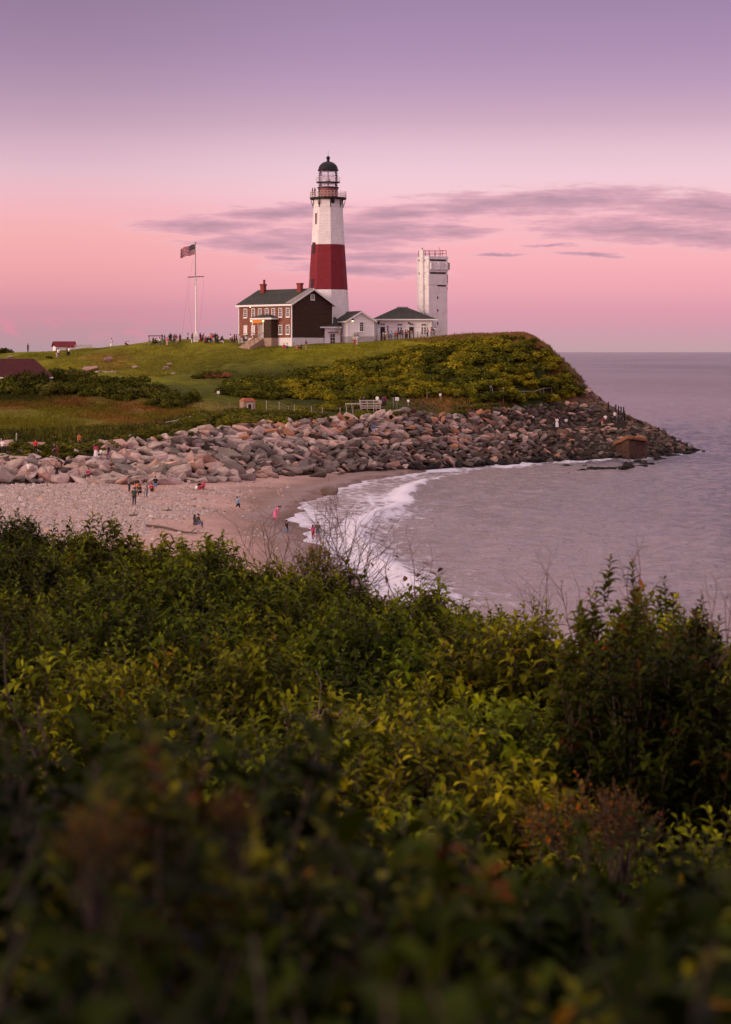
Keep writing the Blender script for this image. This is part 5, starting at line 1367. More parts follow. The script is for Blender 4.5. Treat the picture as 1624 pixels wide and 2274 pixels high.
def bush_at(p, s, c, label, group, hs=1.0, name='bush'):
    global nb_total; nb_total += 1
    BSP.append(((s / p.y if label != 'ragged little bush' else 0) + (1 if group is None else 0), p, s, c * random.uniform(.8, 1.2), label, group, hs, random.randrange(9), random.uniform(0, 6.28)))
def bush_field(poly, n, smin, smax, colfn, label, group, box_, hs=1.0, mind=.75):
    pts = []; tries = 0
    while len(pts) < n and tries < 60000:
        tries += 1
        x, y = random.uniform(*box_[:2]), random.uniform(*box_[2:])
        z = float(headland(np.array([x]), np.array([y]))[0]); u, v = proj(x, y, z)
        if not in_poly(u, v, poly): continue
        s = random.uniform(smin, smax)
        if any((x - a) ** 2 + (y - b) ** 2 < (mind * (s + q) * .5) ** 2 for a, b, q in pts): continue
        pts.append((x, y, s)); cn, c = colfn(u, v)
        bush_at(Vector((x, y, z)), s, c, label.format(cn), group.format(cn), hs)
    return len(pts)
def bluff_col(u, v):
    r = random.random(); g = .5 + .5 * float(wob(np.array(u), np.array(v * 2.2), 26, 91))
    if u < 640: return ('dark green', DGRN * 1.25) if r < .75 else ('green', GREEN)
    if g > .58: return ('yellow-green', YGRN) if r < .72 else ('green', GREEN)
    if g < .36: return ('dark green', DGRN * 1.2) if r < .7 else ('green', GREEN)
    return ('green', GREEN) if r < .65 else ('yellow-green', YGRN) if r < .85 else ('dark green', DGRN * 1.3)
BL = [(498, 882), (505, 858), (560, 846), (650, 838), (740, 818), (840, 800), (905, 782), (1000, 768), (1060, 762), (1120, 765), (1165, 775), (1215, 800), (1258, 840), (1290, 884), (1235, 893), (1140, 900), (1075, 905), (1060, 896), (985, 876), (930, 885), (880, 884), (800, 889), (730, 890), (640, 886), (560, 886)]
n1 = bush_field(BL, 190, 1.5, 2.3, bluff_col, '{} bush in the dense brush covering the bluff slope', '{} bushes of the bluff brush', (-26, 38, 276, 328), .72, .62)
n1a = bush_field(BL, 330, .7, 1.3, bluff_col, '{} bush in the dense brush covering the bluff slope', '{} bushes of the bluff brush', (-26, 38, 276, 328), 1.0, .5)
n1b = bush_field([(640, 912), (700, 898), (790, 893), (800, 905), (760, 914), (690, 916), (640, 920)], 16, .7, 1.3, lambda u, v: ('green', GREEN * .9) if random.random() < .6 else ('yellow-green', YGRN * .9), '{} low bush behind the wire fence by the hut', '{} low bushes behind the wire fence', (-14, 2, 262, 288), .8, .6)
n1c = bush_field([(1010, 905), (1060, 900), (1120, 912), (1060, 925), (1010, 922)], 7, .6, 1.2, bluff_col, '{} low bush at the foot of the bluff above the boulders', '{} bushes at the foot of the bluff', (12, 26, 270, 300), .8, .6)
n2 = bush_field([(-40, 874), (-40, 838), (60, 832), (130, 842), (235, 846), (300, 858), (370, 880), (430, 902), (405, 912), (300, 896), (200, 878), (90, 876)], 56, 1.2, 2.3, lambda u, v: ('dark', DGRN * random.uniform(.8, 1.3)) if random.random() < .8 else ('olive', OLIV), '{} bush in the thicket between the meadow and the lawn', '{} bushes of the hollow thicket', (-66, -22, 250, 305), .95, .55)
rb = [(-40, 1028), (0, 990), (130, 992), (260, 982), (340, 962), (390, 940), (440, 928), (520, 915), (640, 920), (760, 932), (870, 912), (900, 905), (880, 925), (780, 938), (640, 944), (520, 952), (430, 968), (370, 985), (280, 1000), (130, 1022), (60, 1030)]
n2b = bush_field([(-40, 880), (-40, 845), (60, 845), (235, 850), (300, 862), (370, 884), (430, 905), (405, 914), (300, 900), (200, 884), (90, 880)], 110, .7, 1.3, lambda u, v: ('dark', DGRN * random.uniform(.7, 1.2)) if random.random() < .8 else ('olive', OLIV * .8), '{} bush in the thicket between the meadow and the lawn', '{} bushes of the hollow thicket', (-66, -22, 250, 305), 1.0, .5)
n3 = bush_field(rb, 150, .7, 1.35, lambda u, v: (('dark green', DGRN * 1.2) if random.random() < .28 else ('olive', OLIV * 1.3) if random.random() < .6 else ('green', GREEN * 1.1)), '{} low scrub bush along the top of the boulder revetment', '{} scrub bushes along the revetment top', (-50, 8, 212, 282), .75, .55)
for q in range(46):
    f = random.random(); xd = np.interp(f, [0, .3, .5, .7, 1], [1110, 1180, 1228, 1265, 1296]); yd = np.interp(f, [0, .3, .5, .7, 1], [748, 750, 790, 832, 868]) + random.uniform(2, 24)
    p = hit(xd, yd); bush_at(p, random.uniform(.45, 1.0), random.choice((OLIV, RUST * .6, DGRN * 1.2, GREEN)), 'ragged little bush', 'ragged rim bushes', random.uniform(.6, 1.1))
for (xd, yd, s, c, lab, hs) in ((6, 779, 1.7, DGRN * .8, 'dark wind-bent bush on the western crest against the sky', .75), (452, 840, 1.5, OLIV * .8, 'olive bush in the clump alone on the lawn', .7), (470, 836, 1.7, OLIV * .7, 'taller olive bush at the back of the lawn clump', .7),
                                (435, 842, 1.3, DGRN, 'dark low bush at the west end of the lawn clump', .6), (456, 841, 1.2, RUST, 'rusty red plant in front of the lawn clump', .6), (477, 839, 1.2, RUST * .9, 'russet plant in the middle of the lawn clump', .65), (498, 837, 1.2, RUST, 'russet plant at the east end of the lawn clump', .7),
                                (111, 797, .7, DGRN, 'small dark shrub on the crest below the little shed', .8), (505, 878, 1.6, DGRN, 'dark bush at the western tip of the bluff brush', .8),
                                (40, 868, 2.3, OLIV * .6, 'tall brownish bush in front of the red-roofed cottage', 1.4), (80, 870, 2.2, OLIV * .55, 'tall dull bush hiding the middle of the red roof', 1.4), (14, 873, 2.0, DGRN * 1.1, 'dark bush at the western end of the cottage', 1.3), (100, 873, 1.5, OLIV * .6, 'short dull bush below the corner of the cottage roof', 1.1), (60, 874, 2.2, DGRN, 'dark bush before the cottage wall', 1.1),
                                (1080, 782, 2.0, DGRN * 1.3, 'dark green bush at the upper edge of the bluff brush', .7), (1130, 772, 2.2, DGRN * 1.2, 'dark rounded bush just under the grassy brow', .6), (1190, 790, 2.4, DGRN * 1.2, 'broad dark bush high on the seaward slope', .55)):
    p = hit(xd, yd) if yd > 785 else stand(xd, 350)
    bush_at(p, s, c, lab, None, hs)
BSP.sort(key=lambda b: -b[0])
for b in BSP[:292]:
    _, p, s, c, label, group, hs, k, a = b
    tag(inst('bush', BUSH[k], None, (p.x, p.y, p.z - .1 * s), (0, 0, a), (s, s, s * hs), c), label, 'bush', group)
VV, FF, CC, off = [], [], [], 0
for b in BSP[292:]:
    _, p, s, c, label, group, hs, k, a = b
    me = BUSH[k]; v = np.empty(len(me.vertices) * 3, dtype=np.float32); me.vertices.foreach_get('co', v); v = v.reshape(-1, 3)
    cc = np.empty(len(v) * 4, dtype=np.float32); me.color_attributes['Col'].data.foreach_get('color', cc)
    x = v[:, 0] * math.cos(a) - v[:, 1] * math.sin(a); y = v[:, 0] * math.sin(a) + v[:, 1] * math.cos(a)
    VV.append(np.c_[x * s + p.x, y * s + p.y, v[:, 2] * s * hs + p.z - .1 * s]); CC.append(cc.reshape(-1, 4)[:, :3] * c); FF.append(np.arange(len(v)).reshape(-1, 4) + off); off += len(v)
o = mk('brush', np.concatenate(VV), np.concatenate(FF), M['farleaf'], col=np.concatenate(CC)); o.color = (1, 1, 1, 1)
tag(o, 'low brush and small bushes filling the slopes of the headland', 'brush', kind='stuff')
print('bushes', n1, n1b, n1c, n2, n3, nb_total)
# ------------------------------------------------------------------ people
BASE = dict(pel=(0, 0, .93), spi=(0, .01, 1.12), che=(0, .0, 1.33), nck=(0, .0, 1.48), hd0=(0, -.01, 1.56), hd1=(0, -.015, 1.65), hd2=(0, 0, 1.71),
            shl=(-.185, 0, 1.41), ell=(-.24, .02, 1.13), wrl=(-.25, -.06, .90), hal=(-.25, -.085, .83), shr=(.185, 0, 1.41), elr=(.24, .02, 1.13), wrr=(.25, -.06, .90), har=(.25, -.085, .83),
            hil=(-.095, 0, .90), knl=(-.105, -.02, .50), anl=(-.11, .01, .09), tol=(-.12, -.15, .035), hir=(.095, 0, .90), knr=(.105, -.02, .50), anr=(.11, .01, .09), tor=(.12, -.15, .035))
def shifted(d, keys, v): return {k: tuple(a + b for a, b in zip(d[k], v)) for k in keys}
UP = ['pel', 'spi', 'che', 'nck', 'hd0', 'hd1', 'hd2', 'shl', 'ell', 'wrl', 'hal', 'shr', 'elr', 'wrr', 'har', 'hil', 'hir']
POSES = {'stand': {}, 
 'phone': dict(ell=(-.25, -.06, 1.15), wrl=(-.10, -.27, 1.26), hal=(-.06, -.30, 1.31), elr=(.25, -.06, 1.15), wrr=(.10, -.27, 1.26), har=(.06, -.30, 1.31)),
 'hips': dict(ell=(-.36, .06, 1.17), wrl=(-.19, -.04, 1.0), hal=(-.14, -.08, .98), knr=(.14, -.06, .5), anr=(.17, -.02, .09), tor=(.22, -.16, .035)),
 'walk': dict(knl=(-.10, -.17, .52), anl=(-.10, -.22, .11), tol=(-.11, -.37, .07), knr=(.10, .07, .50), anr=(.10, .32, .16), tor=(.11, .22, .04), ell=(-.24, .12, 1.14), wrl=(-.24, .17, .91), hal=(-.24, .17, .84), elr=(.24, -.08, 1.14), wrr=(.22, -.26, .95), har=(.21, -.31, .90)),
 'run': dict(pel=(0, 0, .90), spi=(0, -.05, 1.10), che=(0, -.10, 1.30), nck=(0, -.14, 1.44), hd0=(0, -.17, 1.52), hd1=(0, -.19, 1.60), hd2=(0, -.18, 1.67), shl=(-.185, -.11, 1.38), shr=(.185, -.11, 1.38), knl=(-.10, -.30, .62), anl=(-.10, -.42, .22), tol=(-.11, -.57, .17), knr=(.10, .16, .50), anr=(.10, .52, .26), tor=(.11, .48, .09),
             ell=(-.26, .10, 1.16), wrl=(-.25, -.06, .99), hal=(-.25, -.12, .97), elr=(.26, -.16, 1.13), wrr=(.22, -.36, 1.16), har=(.2, -.43, 1.18)),
 'bend': dict(pel=(0, .06, .90), spi=(0, -.05, 1.06), che=(0, -.22, 1.20), nck=(0, -.34, 1.28), hd0=(0, -.40, 1.31), hd1=(0, -.48, 1.34), hd2=(0, -.54, 1.38), shl=(-.185, -.27, 1.25), shr=(.185, -.27, 1.25), ell=(-.21, -.31, .97), wrl=(-.19, -.38, .74), hal=(-.18, -.40, .67), elr=(.21, -.31, .97), wrr=(.19, -.38, .74), har=(.18, -.40, .67), hil=(-.095, .06, .88), hir=(.095, .06, .88), knl=(-.11, .02, .48), knr=(.11, -.06, .48)),
}
sit = dict(BASE); sit.update(shifted(BASE, UP, (0, .05, -.80)))
sit.update(knl=(-.15, -.40, .42), anl=(-.13, -.55, .08), tol=(-.14, -.70, .05), knr=(.15, -.38, .44), anr=(.13, -.52, .08), tor=(.14, -.68, .05), ell=(-.28, -.06, .36), wrl=(-.16, -.26, .44), hal=(-.12, -.33, .45), elr=(.28, -.06, .36), wrr=(.16, -.26, .44), har=(.12, -.33, .45))
POSES['sit'] = sit
sr = dict(BASE); sr.update(shifted(BASE, UP, (0, .05, -.46)))
sr.update(spi=(0, .04, .66), che=(0, -.02, .86), nck=(0, -.06, 1.0), hd0=(0, -.09, 1.08), hd1=(0, -.11, 1.16), hd2=(0, -.10, 1.23), shl=(-.185, -.03, .93), shr=(.185, -.03, .93), knl=(-.14, -.42, .50), anl=(-.13, -.44, .09), tol=(-.14, -.6, .035), knr=(.14, -.42, .50), anr=(.13, -.40, .09), tor=(.14, -.56, .035), ell=(-.25, -.12, .70), wrl=(-.14, -.34, .60), hal=(-.10, -.40, .58), elr=(.25, -.12, .70), wrr=(.14, -.34, .60), har=(.10, -.40, .58))
POSES['perch'] = sr
RAD = dict(pel=.125, spi=.115, che=.135, nck=.052, hd0=.072, hd1=.098, hd2=.06, sh=.062, el=.043, wr=.030, ha=.030, hi=.088, kn=.058, an=.040, to=.036)
rad = lambda k: RAD.get(k, RAD.get(k[:2], .05))
def skin_mesh(name, pts, edges, root, sub=1):
    me = bpy.data.meshes.new(name); me.from_pydata([p[0] for p in pts], edges, [])
    o = bpy.data.objects.new(name, me); COL.objects.link(o)
    sk = o.modifiers.new('skin', 'SKIN'); sk.use_smooth_shade = True
    lay = me.skin_vertices[0].data
    for i, p in enumerate(pts): lay[i].radius = (p[1], p[1] * (p[2] if len(p) > 2 else 1)); lay[i].use_root = (i == root)
    sd = o.modifiers.new('sub', 'SUBSURF'); sd.levels = sd.render_levels = sub
    dg = bpy.context.evaluated_depsgraph_get(); ev = o.evaluated_get(dg)
    out = bpy.data.meshes.new_from_object(ev); out.name = name
    bpy.data.objects.remove(o); bpy.data.meshes.remove(me)
    return out
def build_pose(name):
    J = dict(BASE); J.update(POSES[name]); J = {k: Vector(v) for k, v in J.items()}
    pts, ix = [], {}
    def P(k, v=None, r=None, asp=1): ix[k] = len(pts); pts.append(((J[k] if v is None else v)[:], rad(k) if r is None else r, asp)); return ix[k]
    for k in BASE: P(k, asp=.78 if k in ('che', 'spi', 'pel') else 1)
    E = [('pel', 'spi'), ('spi', 'che'), ('che', 'nck'), ('nck', 'hd0'), ('hd0', 'hd1'), ('hd1', 'hd2')]
    for s in 'lr':
        E += [('che', 'sh' + s), ('sh' + s, 'el' + s), ('el' + s, 'wr' + s), ('wr' + s, 'ha' + s), ('pel', 'hi' + s), ('hi' + s, 'kn' + s), ('kn' + s, 'an' + s), ('an' + s, 'to' + s)]
        h, wv_ = J['ha' + s], J['wr' + s]; d = (h - wv_).normalized(); sx = -1 if s == 'l' else 1
        side = Vector((0, 1, 0)) if abs(d.y) < .8 else Vector((0, 0, 1)); side = (side - d * side.dot(d)).normalized()
        for f in range(4):
            L = (.075, .085, .08, .062)[f]; a = h + side * (.022 - .016 * f) + d * .015; b = a + d * L * .6 + Vector((-sx * .01, 0, 0)); c = b + d * L * .4 + Vector((-sx * .022, -.01, 0))
            P(f'f{f}a' + s, a, .009); P(f'f{f}b' + s, b, .008); P(f'f{f}c' + s, c, .007); E += [('ha' + s, f'f{f}a' + s), (f'f{f}a' + s, f'f{f}b' + s), (f'f{f}b' + s, f'f{f}c' + s)]
        tpt = wv_ + d * .03 - side * .03; P('ta' + s, tpt, .011); P('tb' + s, tpt + d * .035 - side * .022, .009); E += [('wr' + s, 'ta' + s), ('ta' + s, 'tb' + s)]
    fw = Vector((0, -1, 0)); P('nose', J['hd0'] * .55 + J['hd1'] * .45 + fw * .105, .014); E.append(('hd1', 'nose'))
    for sx in (-1, 1): P(f'ear{sx}', J['hd0'] * .5 + J['hd1'] * .5 + Vector((sx * .098, .01, 0)), .016); E.append(('hd1', f'ear{sx}'))
    body = skin_mesh('person', pts, [(ix[a], ix[b]) for a, b in E], ix['pel'])
    body.materials.append(M['skin'])
    up = .016
    def cl(nm, keys, ed, root, ex=up, scale=None):
        q = []; id2 = {}
        for k in keys:
            id2[k] = len(q); v = J[k] if not isinstance(k, tuple) else J[k[0]].lerp(J[k[1]], k[2])
            r = (rad(k) if not isinstance(k, tuple) else rad(k[0]) * (1 - k[2]) + rad(k[1]) * k[2]) + ex
            q.append((v[:], r, .8 if k in ('che', 'spi', 'pel') else 1))
        return skin_mesh(nm, q, [(id2[a], id2[b]) for a, b in ed], root)
    def shirt_mesh():
        m = MB(); n_ = 12; sm_ = (J['shl'] + J['shr']) * .5; ax_ = (J['nck'] - J['che']).normalized(); low = J['pel'] + (J['pel'] - J['spi']).normalized() * .05
        prof = [(low, .168, .128), (J['pel'], .166, .126), (J['spi'], .150, .118), (J['che'], .178, .132), (sm_ - ax_ * .01, .172, .115), (sm_ + ax_ * .045, .105, .085), (J['nck'] - ax_ * .01, .064, .064)]
        P0 = [(c[0] + rx * math.cos(6.283 * i / n_), c[1] + ry * math.sin(6.283 * i / n_), c[2]) for c, rx, ry in prof for i in range(n_)]
        m.add(P0, [(k * n_ + i, k * n_ + (i + 1) % n_, (k + 1) * n_ + (i + 1) % n_, (k + 1) * n_ + i) for k in range(len(prof) - 1) for i in range(n_)] + [tuple(reversed(range(n_))), tuple((len(prof) - 1) * n_ + i for i in range(n_))])
        for s in 'lr':
            a, b = J['sh' + s], J['sh' + s].lerp(J['el' + s], .8)
            m.tube(sm_.lerp(a, .55), a, .085, .080, 10); m.tube(a, b, .080, .064, 10)
        return mk('shirt', m.V, m.F, None, link=False, smooth=True)
    shirt = shirt_mesh()
    def legs(f, nm, ex):
        a, b = ('kn', 'an', f), ('kn', 'an', f)
        kl, kr = (('knl', 'anl', f), ('knr', 'anr', f)) if f > 0 else (('hil', 'knl', 1 + f), ('hir', 'knr', 1 + f))
        ks = ['pel', 'hil', 'hir'] + (['knl', 'knr'] if f > 0 else []) + [kl, kr]
        ed = [('pel', 'hil'), ('pel', 'hir')] + ([('hil', 'knl'), ('hir', 'knr'), ('knl', kl), ('knr', kr)] if f > 0 else [('hil', kl), ('hir', kr)])
        return cl(nm, ks, ed, 0, ex)
    trousers = legs(.92, 'trousers', .012); shorts = legs(-.12, 'shorts', .02)
    bk_ = Vector((0, 1, 0))
    h1, h2 = J['hd1'], J['hd2']
    def hair_mesh(long_):
        m = MB(); up_ = (h2 - J['hd0']).normalized(); c = J['hd0'].lerp(h2, .62) + Vector((0, .022, .008)); n_ = 12
        def blob(c, rx, ry, rz, z0=-1.0):
            rings = []
            for a in range(7):
                t_ = z0 + (1 - z0) * a / 6; q = math.sqrt(max(0, 1 - t_ * t_)) + .001
                rings.append([(c[0] + rx * q * math.cos(6.283 * i / n_), c[1] + ry * q * math.sin(6.283 * i / n_), c[2] + rz * t_) for i in range(n_)])
            P0 = [p for r in rings for p in r]
            F = [(k * n_ + i, k * n_ + (i + 1) % n_, (k + 1) * n_ + (i + 1) % n_, (k + 1) * n_ + i) for k in range(6) for i in range(n_)] + [tuple(reversed(range(n_))), tuple(6 * n_ + i for i in range(n_))]
            m.add(P0, F)
        blob(c, .103, .112, .112, -.35)
        if long_: blob(J['nck'].lerp(c, .35) + Vector((0, .075, 0)), .098, .055, .21)
        me = mk('hair', m.V, m.F, None, link=False, smooth=True)
        return me
    hair, lhair = hair_mesh(False), hair_mesh(True)
    dress = None
    if name in ('stand', 'phone', 'hips', 'walk', 'bend'):
        pv = J['pel']; m = MB(); n_ = 12; P0 = []
        prof = [(J['spi'], .135), (pv, .165), (pv * .62 + (J['knl'] + J['knr']) * .19, .21), ((J['knl'] + J['knr']) * .5 + Vector((0, 0, .02)), .25), ((J['anl'] + J['anr']) * .28 + (J['knl'] + J['knr']) * .22, .27)]
        for c, r in prof: P0 += [(c[0] + r * math.cos(6.283 * i / n_) * (1 + .05 * (i % 2)), c[1] + r * .82 * math.sin(6.283 * i / n_), c[2]) for i in range(n_)]
        F = [(j * n_ + i, j * n_ + (i + 1) % n_, (j + 1) * n_ + (i + 1) % n_, (j + 1) * n_ + i) for j in range(4) for i in range(n_)] + [tuple(range(n_)), tuple(48 + i for i in range(n_))]
        dress = mk('skirt', P0, F, M['cloth'], link=False)
    eyes = MB()
    for sx in (-1, 1): eyes.lathe([(.001, -.012), (.012, 0), (.001, .012)], 6, 0, (sx * .036, 0))
    ev_ = [(x, y - .088 + (J['hd0'].y + J['hd1'].y) / 2 + .004, z + (J['hd0'].z * .42 + J['hd1'].z * .58)) for x, y, z in eyes.V]
    eme = mk('eyes', ev_, eyes.F, M['eye'], link=False)
    for m_ in (shirt, trousers, shorts): m_.materials.append(M['cloth'])
    for m_ in (hair, lhair): m_.materials.append(M['hair'])
    return dict(body=body, shirt=shirt, trousers=trousers, shorts=shorts, hair=hair, long=lhair, skirt=dress, eyes=eme)
PM = {k: build_pose(k) for k in POSES}
CLR = dict(white=(.75, .70, .72), black=(.012, .011, .013), dark=(.028, .024, .028), red=(.50, .03, .035), maroon=(.20, .02, .04), pink=(.75, .16, .34), blue=(.09, .20, .42), skyblue=(.14, .36, .58), denim=(.06, .10, .20), grey=(.22, .21, .21),
           olive=(.10, .10, .055), tan=(.40, .27, .17), green=(.035, .055, .035), orange=(.60, .17, .04), cream=(.6, .5, .42), purple=(.16, .05, .16), navy=(.02, .03, .07), brown=(.12, .06, .04), magenta=(.42, .03, .13), charcoal=(.05, .05, .05))
WORD = dict(skyblue='sky-blue', denim='denim-blue', dark='dark', cream='cream')
SKINS = [(.42, .24, .17), (.30, .16, .10), (.48, .30, .22), (.20, .10, .065)]
people_labels = {}
def person(p, pose, shirt, pants, face=0.0, label='', hgt=1.0, legs='trousers', hair='hair', hc=(.012, .009, .008), skin=0, extra=None, group=None):
    e = empty('person', p, face); e.scale = (hgt,) * 3
    PMs = PM[pose]
    b = inst('body', PMs['body'], e, color=SKINS[skin]); inst('eyes', PMs['eyes'], b)
    inst('shirt', PMs['shirt'], e, color=CLR[shirt])
    if legs == 'skirt' and PMs['skirt']: inst('skirt', PMs['skirt'], e, color=CLR[pants])
    else: inst(legs if legs != 'skirt' else 'trousers', PMs['trousers' if legs == 'skirt' else legs], e, color=CLR[pants])
    inst('hair', PMs[hair], e, color=hc)
    tag(e, label, 'person', group)
    people_labels[label] = people_labels.get(label, 0) + 1
    return e
def ph(xd, yd, pose, shirt, pants, face, label, **k): return person(hit(xd, yd), pose, shirt, pants, face, label, **k)
def py_(xd, Y, pose, shirt, pants, face, label, **k): return person(stand(xd, Y), pose, shirt, pants, face, label, **k)
# on the path and the rocks (west end)
rp = lambda xd, yd, dz=.5: hit(xd, yd) + Vector((0, 0, dz))
person(rp(6, 1020), 'stand', 'white', 'dark', 2.8, 'person in white shirt and dark trousers beside the leaning meadow post')
person(rp(79, 1020), 'stand', 'red', 'black', 3.0, 'person in bright red sleeveless top walking the shore path', hgt=1.02)
person(rp(76 + 50, 1024), 'walk', 'maroon', 'maroon', 1.6, 'small person in maroon on the path behind the red-topped walker', hgt=.75)
person(rp(121, 1028), 'walk', 'black', 'dark', -1.2, 'person in black jacket over white shirt striding along the path')
person(rp(176, 998, .1), 'stand', 'orange', 'brown', .8, 'person with orange-red clothes carrying a board in the scrub', hgt=1.0)
person(rp(213, 1030), 'stand', 'magenta', 'white', 2.9, 'woman in crimson top and white skirt on the boulder path', legs='skirt', hair='long')
person(rp(224, 1031), 'stand', 'white', 'grey', 2.6, 'child in white beside the woman in crimson top', hgt=.72)
person(rp(241, 1031), 'walk', 'dark', 'purple', -1.7, 'person in dark purple clothes at the end of the boulder-path group')
person(rp(63.5, 1067, .2), 'phone', 'white', 'tan', 2.9, 'man in white T-shirt and tan shorts facing the boulders', legs='shorts')
person(rp(126, 1071, .1), 'hips', 'black', 'black', .4, 'person dressed all in black standing at the foot of the boulders')
person(rp(136, 1056, .5), 'bend', 'dark', 'brown', -1.2, 'person in dark clothes bending over on the boulders')
person(rp(197, 1073, .3), 'perch', 'magenta', 'dark', -.4, 'person in crimson shirt perched on a rock above the cobbles')
person(rp(247, 1060, .5), 'perch', 'brown', 'brown', .4, 'person in brown sitting among the grey boulders')
# the group on the beach
ph(287, 1095, 'phone', 'grey', 'charcoal', 1.2, 'woman in grey with long dark hair beside the boulder toe', hair='long')
ph(304, 1098, 'stand', 'dark', 'black', .3, 'person in dark clothes with an orange bag behind the green jacket')
ph(298, 1125, 'stand', 'green', 'black', 3.0, 'man in dark green jacket standing alone on the cobbles', hgt=1.06)
ph(311, 1103, 'perch', 'black', 'black', -.6, 'woman in black crouching in the beach group', hair='long')
ph(320, 1105, 'stand', 'cream', 'tan', 1.2, 'toddler in cream held by the crouching woman', hgt=.55)
ph(326, 1107, 'stand', 'grey', 'denim', 1.5, 'person in blue dungarees over a grey shirt')
ph(337, 1093, 'sit', 'red', 'dark', .2, 'person in red sitting low beside the boulders')
ph(345.5, 1094, 'stand', 'black', 'blue', 3.0, 'man in black top and blue shorts near the boulder toe', legs='shorts')
ph(443, 1088, 'sit', 'black', 'red', .9, 'person in black with red trousers sitting at the revetment foot')
ph(451, 1088, 'sit', 'magenta', 'maroon', -.4, 'person in pink headscarf sitting at the revetment foot', hair='long', hc=(.45, .05, .12))
ph(529.7, 1140, 'run', 'skyblue', 'black', -1.3, 'boy in sky-blue T-shirt running across the sand', legs='shorts', hgt=.96)
ph(434, 1167, 'sit', 'dark', 'brown', 2.3, 'woman with long hair sitting behind the grey-clothed man', hair='long', skin=1)
ph(439, 1173, 'perch', 'charcoal', 'denim', 1.3, 'man in charcoal clothes squatting on the sand', skin=1)
ph(612, 1156, 'bend', 'pink', 'pink', 1.5, 'girl in pink dress bending over the wet sand', legs='skirt', hair='long', hgt=.95)
ph(637, 1199, 'stand', 'black', 'blue', 1.3, 'woman in black top and blue shorts at the water edge', legs='shorts', hair='long', hgt=.98)
ph(695.5, 1201, 'stand', 'magenta', 'maroon', 2.5, 'girl in crimson standing beside the olive-shirted adult', hgt=.78, hair='long')
ph(706, 1202, 'stand', 'olive', 'denim', 3.1, 'adult in olive shirt standing in the swash', hair='hair', legs='shorts', hgt=.95)
# the revetment
person(rp(830, 975, .25), 'stand', 'blue', 'white', 2.8, 'man in blue shirt and white shorts on the rock path', legs='shorts')
person(rp(821, 974, .25), 'phone', 'dark', 'dark', -.6, 'person in dark clothes behind the blue-shirted man')
person(rp(814.5, 971, .25), 'stand', 'brown', 'cream', .4, 'person in brown beside the blue-shirted man', hgt=.95)
person(rp(1237.5, 958, .3), 'stand', 'white', 'white', 2.6, 'bride-like figure in long white clothes on the rock path', legs='skirt', hgt=1.05, hair='long')
person(rp(1243, 956, .3), 'stand', 'black', 'navy', .8, 'person in black directly behind the figure in white')
person(rp(1337.5, 951, .3), 'stand', 'red', 'cream', .3, 'child in red near the end of the rock path', hgt=.7)
person(rp(1345, 950, .3), 'stand', 'white', 'brown', 2.9, 'person in white shirt near the end of the rock path')
for i_, (xd, yd, s_, c_, lb) in enumerate(((1358, 940, 'black', 'dark', 'person in black seated by the dark bar fence'), (1370, 945, 'grey', 'denim', 'person in grey top and jeans by the dark bar fence'), (1366, 943, 'white', 'black', 'person in white top by the dark bar fence'), (1381, 943, 'dark', 'navy', 'person in navy against the dark bar fence'), (1388, 942, 'black', 'black', 'last person in black beyond the dark bar fence'))):
    person(rp(xd, yd, .3), 'stand' if i_ else 'perch', s_, c_, random.uniform(-2, 2), lb)
# platform and lawn
e = hit(801, 912); 
for (xd, dy, s_, c_, lb, ps) in ((808.5, 1.2, 'dark', 'dark', 'person in dark clothes on the timber platform', 'stand'), (845.5 - 1, 1.3, 'cream', 'maroon', 'pink-faced person in cream at the end of the platform', 'perch'), (850.5, 2.0, 'purple', 'dark', 'person in purple just past the platform end', 'stand'), (856, 2.2, 'maroon', 'black', 'person in maroon behind the square notice', 'stand')):
    q = stand(xd, e.y + dy); q.z = e.z + .3 if xd < 846 else q.z
    person(q, ps, s_, c_, random.uniform(-1, 1), lb, hgt=.95)
ph(368.5, 889, 'phone', 'cream', 'dark', 2.8, 'child in cream on the lawn beyond the dark thicket', hgt=.62)
ph(631, 775, 'sit', 'red', 'red', .3, 'person in red sitting on the lawn below the brown house')
ph(637.5, 774, 'sit', 'white', 'denim', -.3, 'person in white sitting beside the red one below the house')
ph(660.5, 776, 'sit', 'orange', 'red', .5, 'child in orange sitting under the dark gable', hgt=.8)
ph(668.6, 776, 'sit', 'black', 'dark', -1.2, 'person in black lounging on the lawn under the gable')
ph(680, 778, 'phone', 'black', 'tan', 1.2, 'person in black top and tan shorts below the gable', legs='shorts')
ph(788, 768, 'stand', 'cream', 'red', .6, 'person in cream and red by the annex utility box')
ph(793, 767.5, 'stand', 'white', 'white', -.4, 'person all in white by the annex')
# west crest
py_(62, 349, 'phone', 'black', 'black', 1.2, 'lone dark figure standing on the western crest', hgt=1.0)
ph(129.5, 796, 'stand', 'white', 'purple', 2.9, 'man in white T-shirt with an arm round a companion')
ph(126, 795, 'stand', 'brown', 'cream', 2.9, 'companion in brown beside the white T-shirted man', hgt=.9, hair='long')
ph(150, 793, 'hips', 'black', 'black', 2.5, 'person in black with the couple on the grass')
ph(153.5, 793, 'stand', 'white', 'black', 2.8, 'person in white top beside the black-clothed one on the grass')
py_(248, 344, 'stand', 'white', 'white', .6, 'person in long white dress standing on the crest', legs='skirt', hair='long')
py_(280, 344, 'sit', 'maroon', 'brown', .6, 'person in maroon sitting on the crest')
py_(284, 344, 'sit', 'cream', 'dark', -.5, 'person in cream sitting close to the maroon one on the crest')
py_(331, 343, 'perch', 'white', 'black', .6, 'person in white perched at the western end of the crowd')
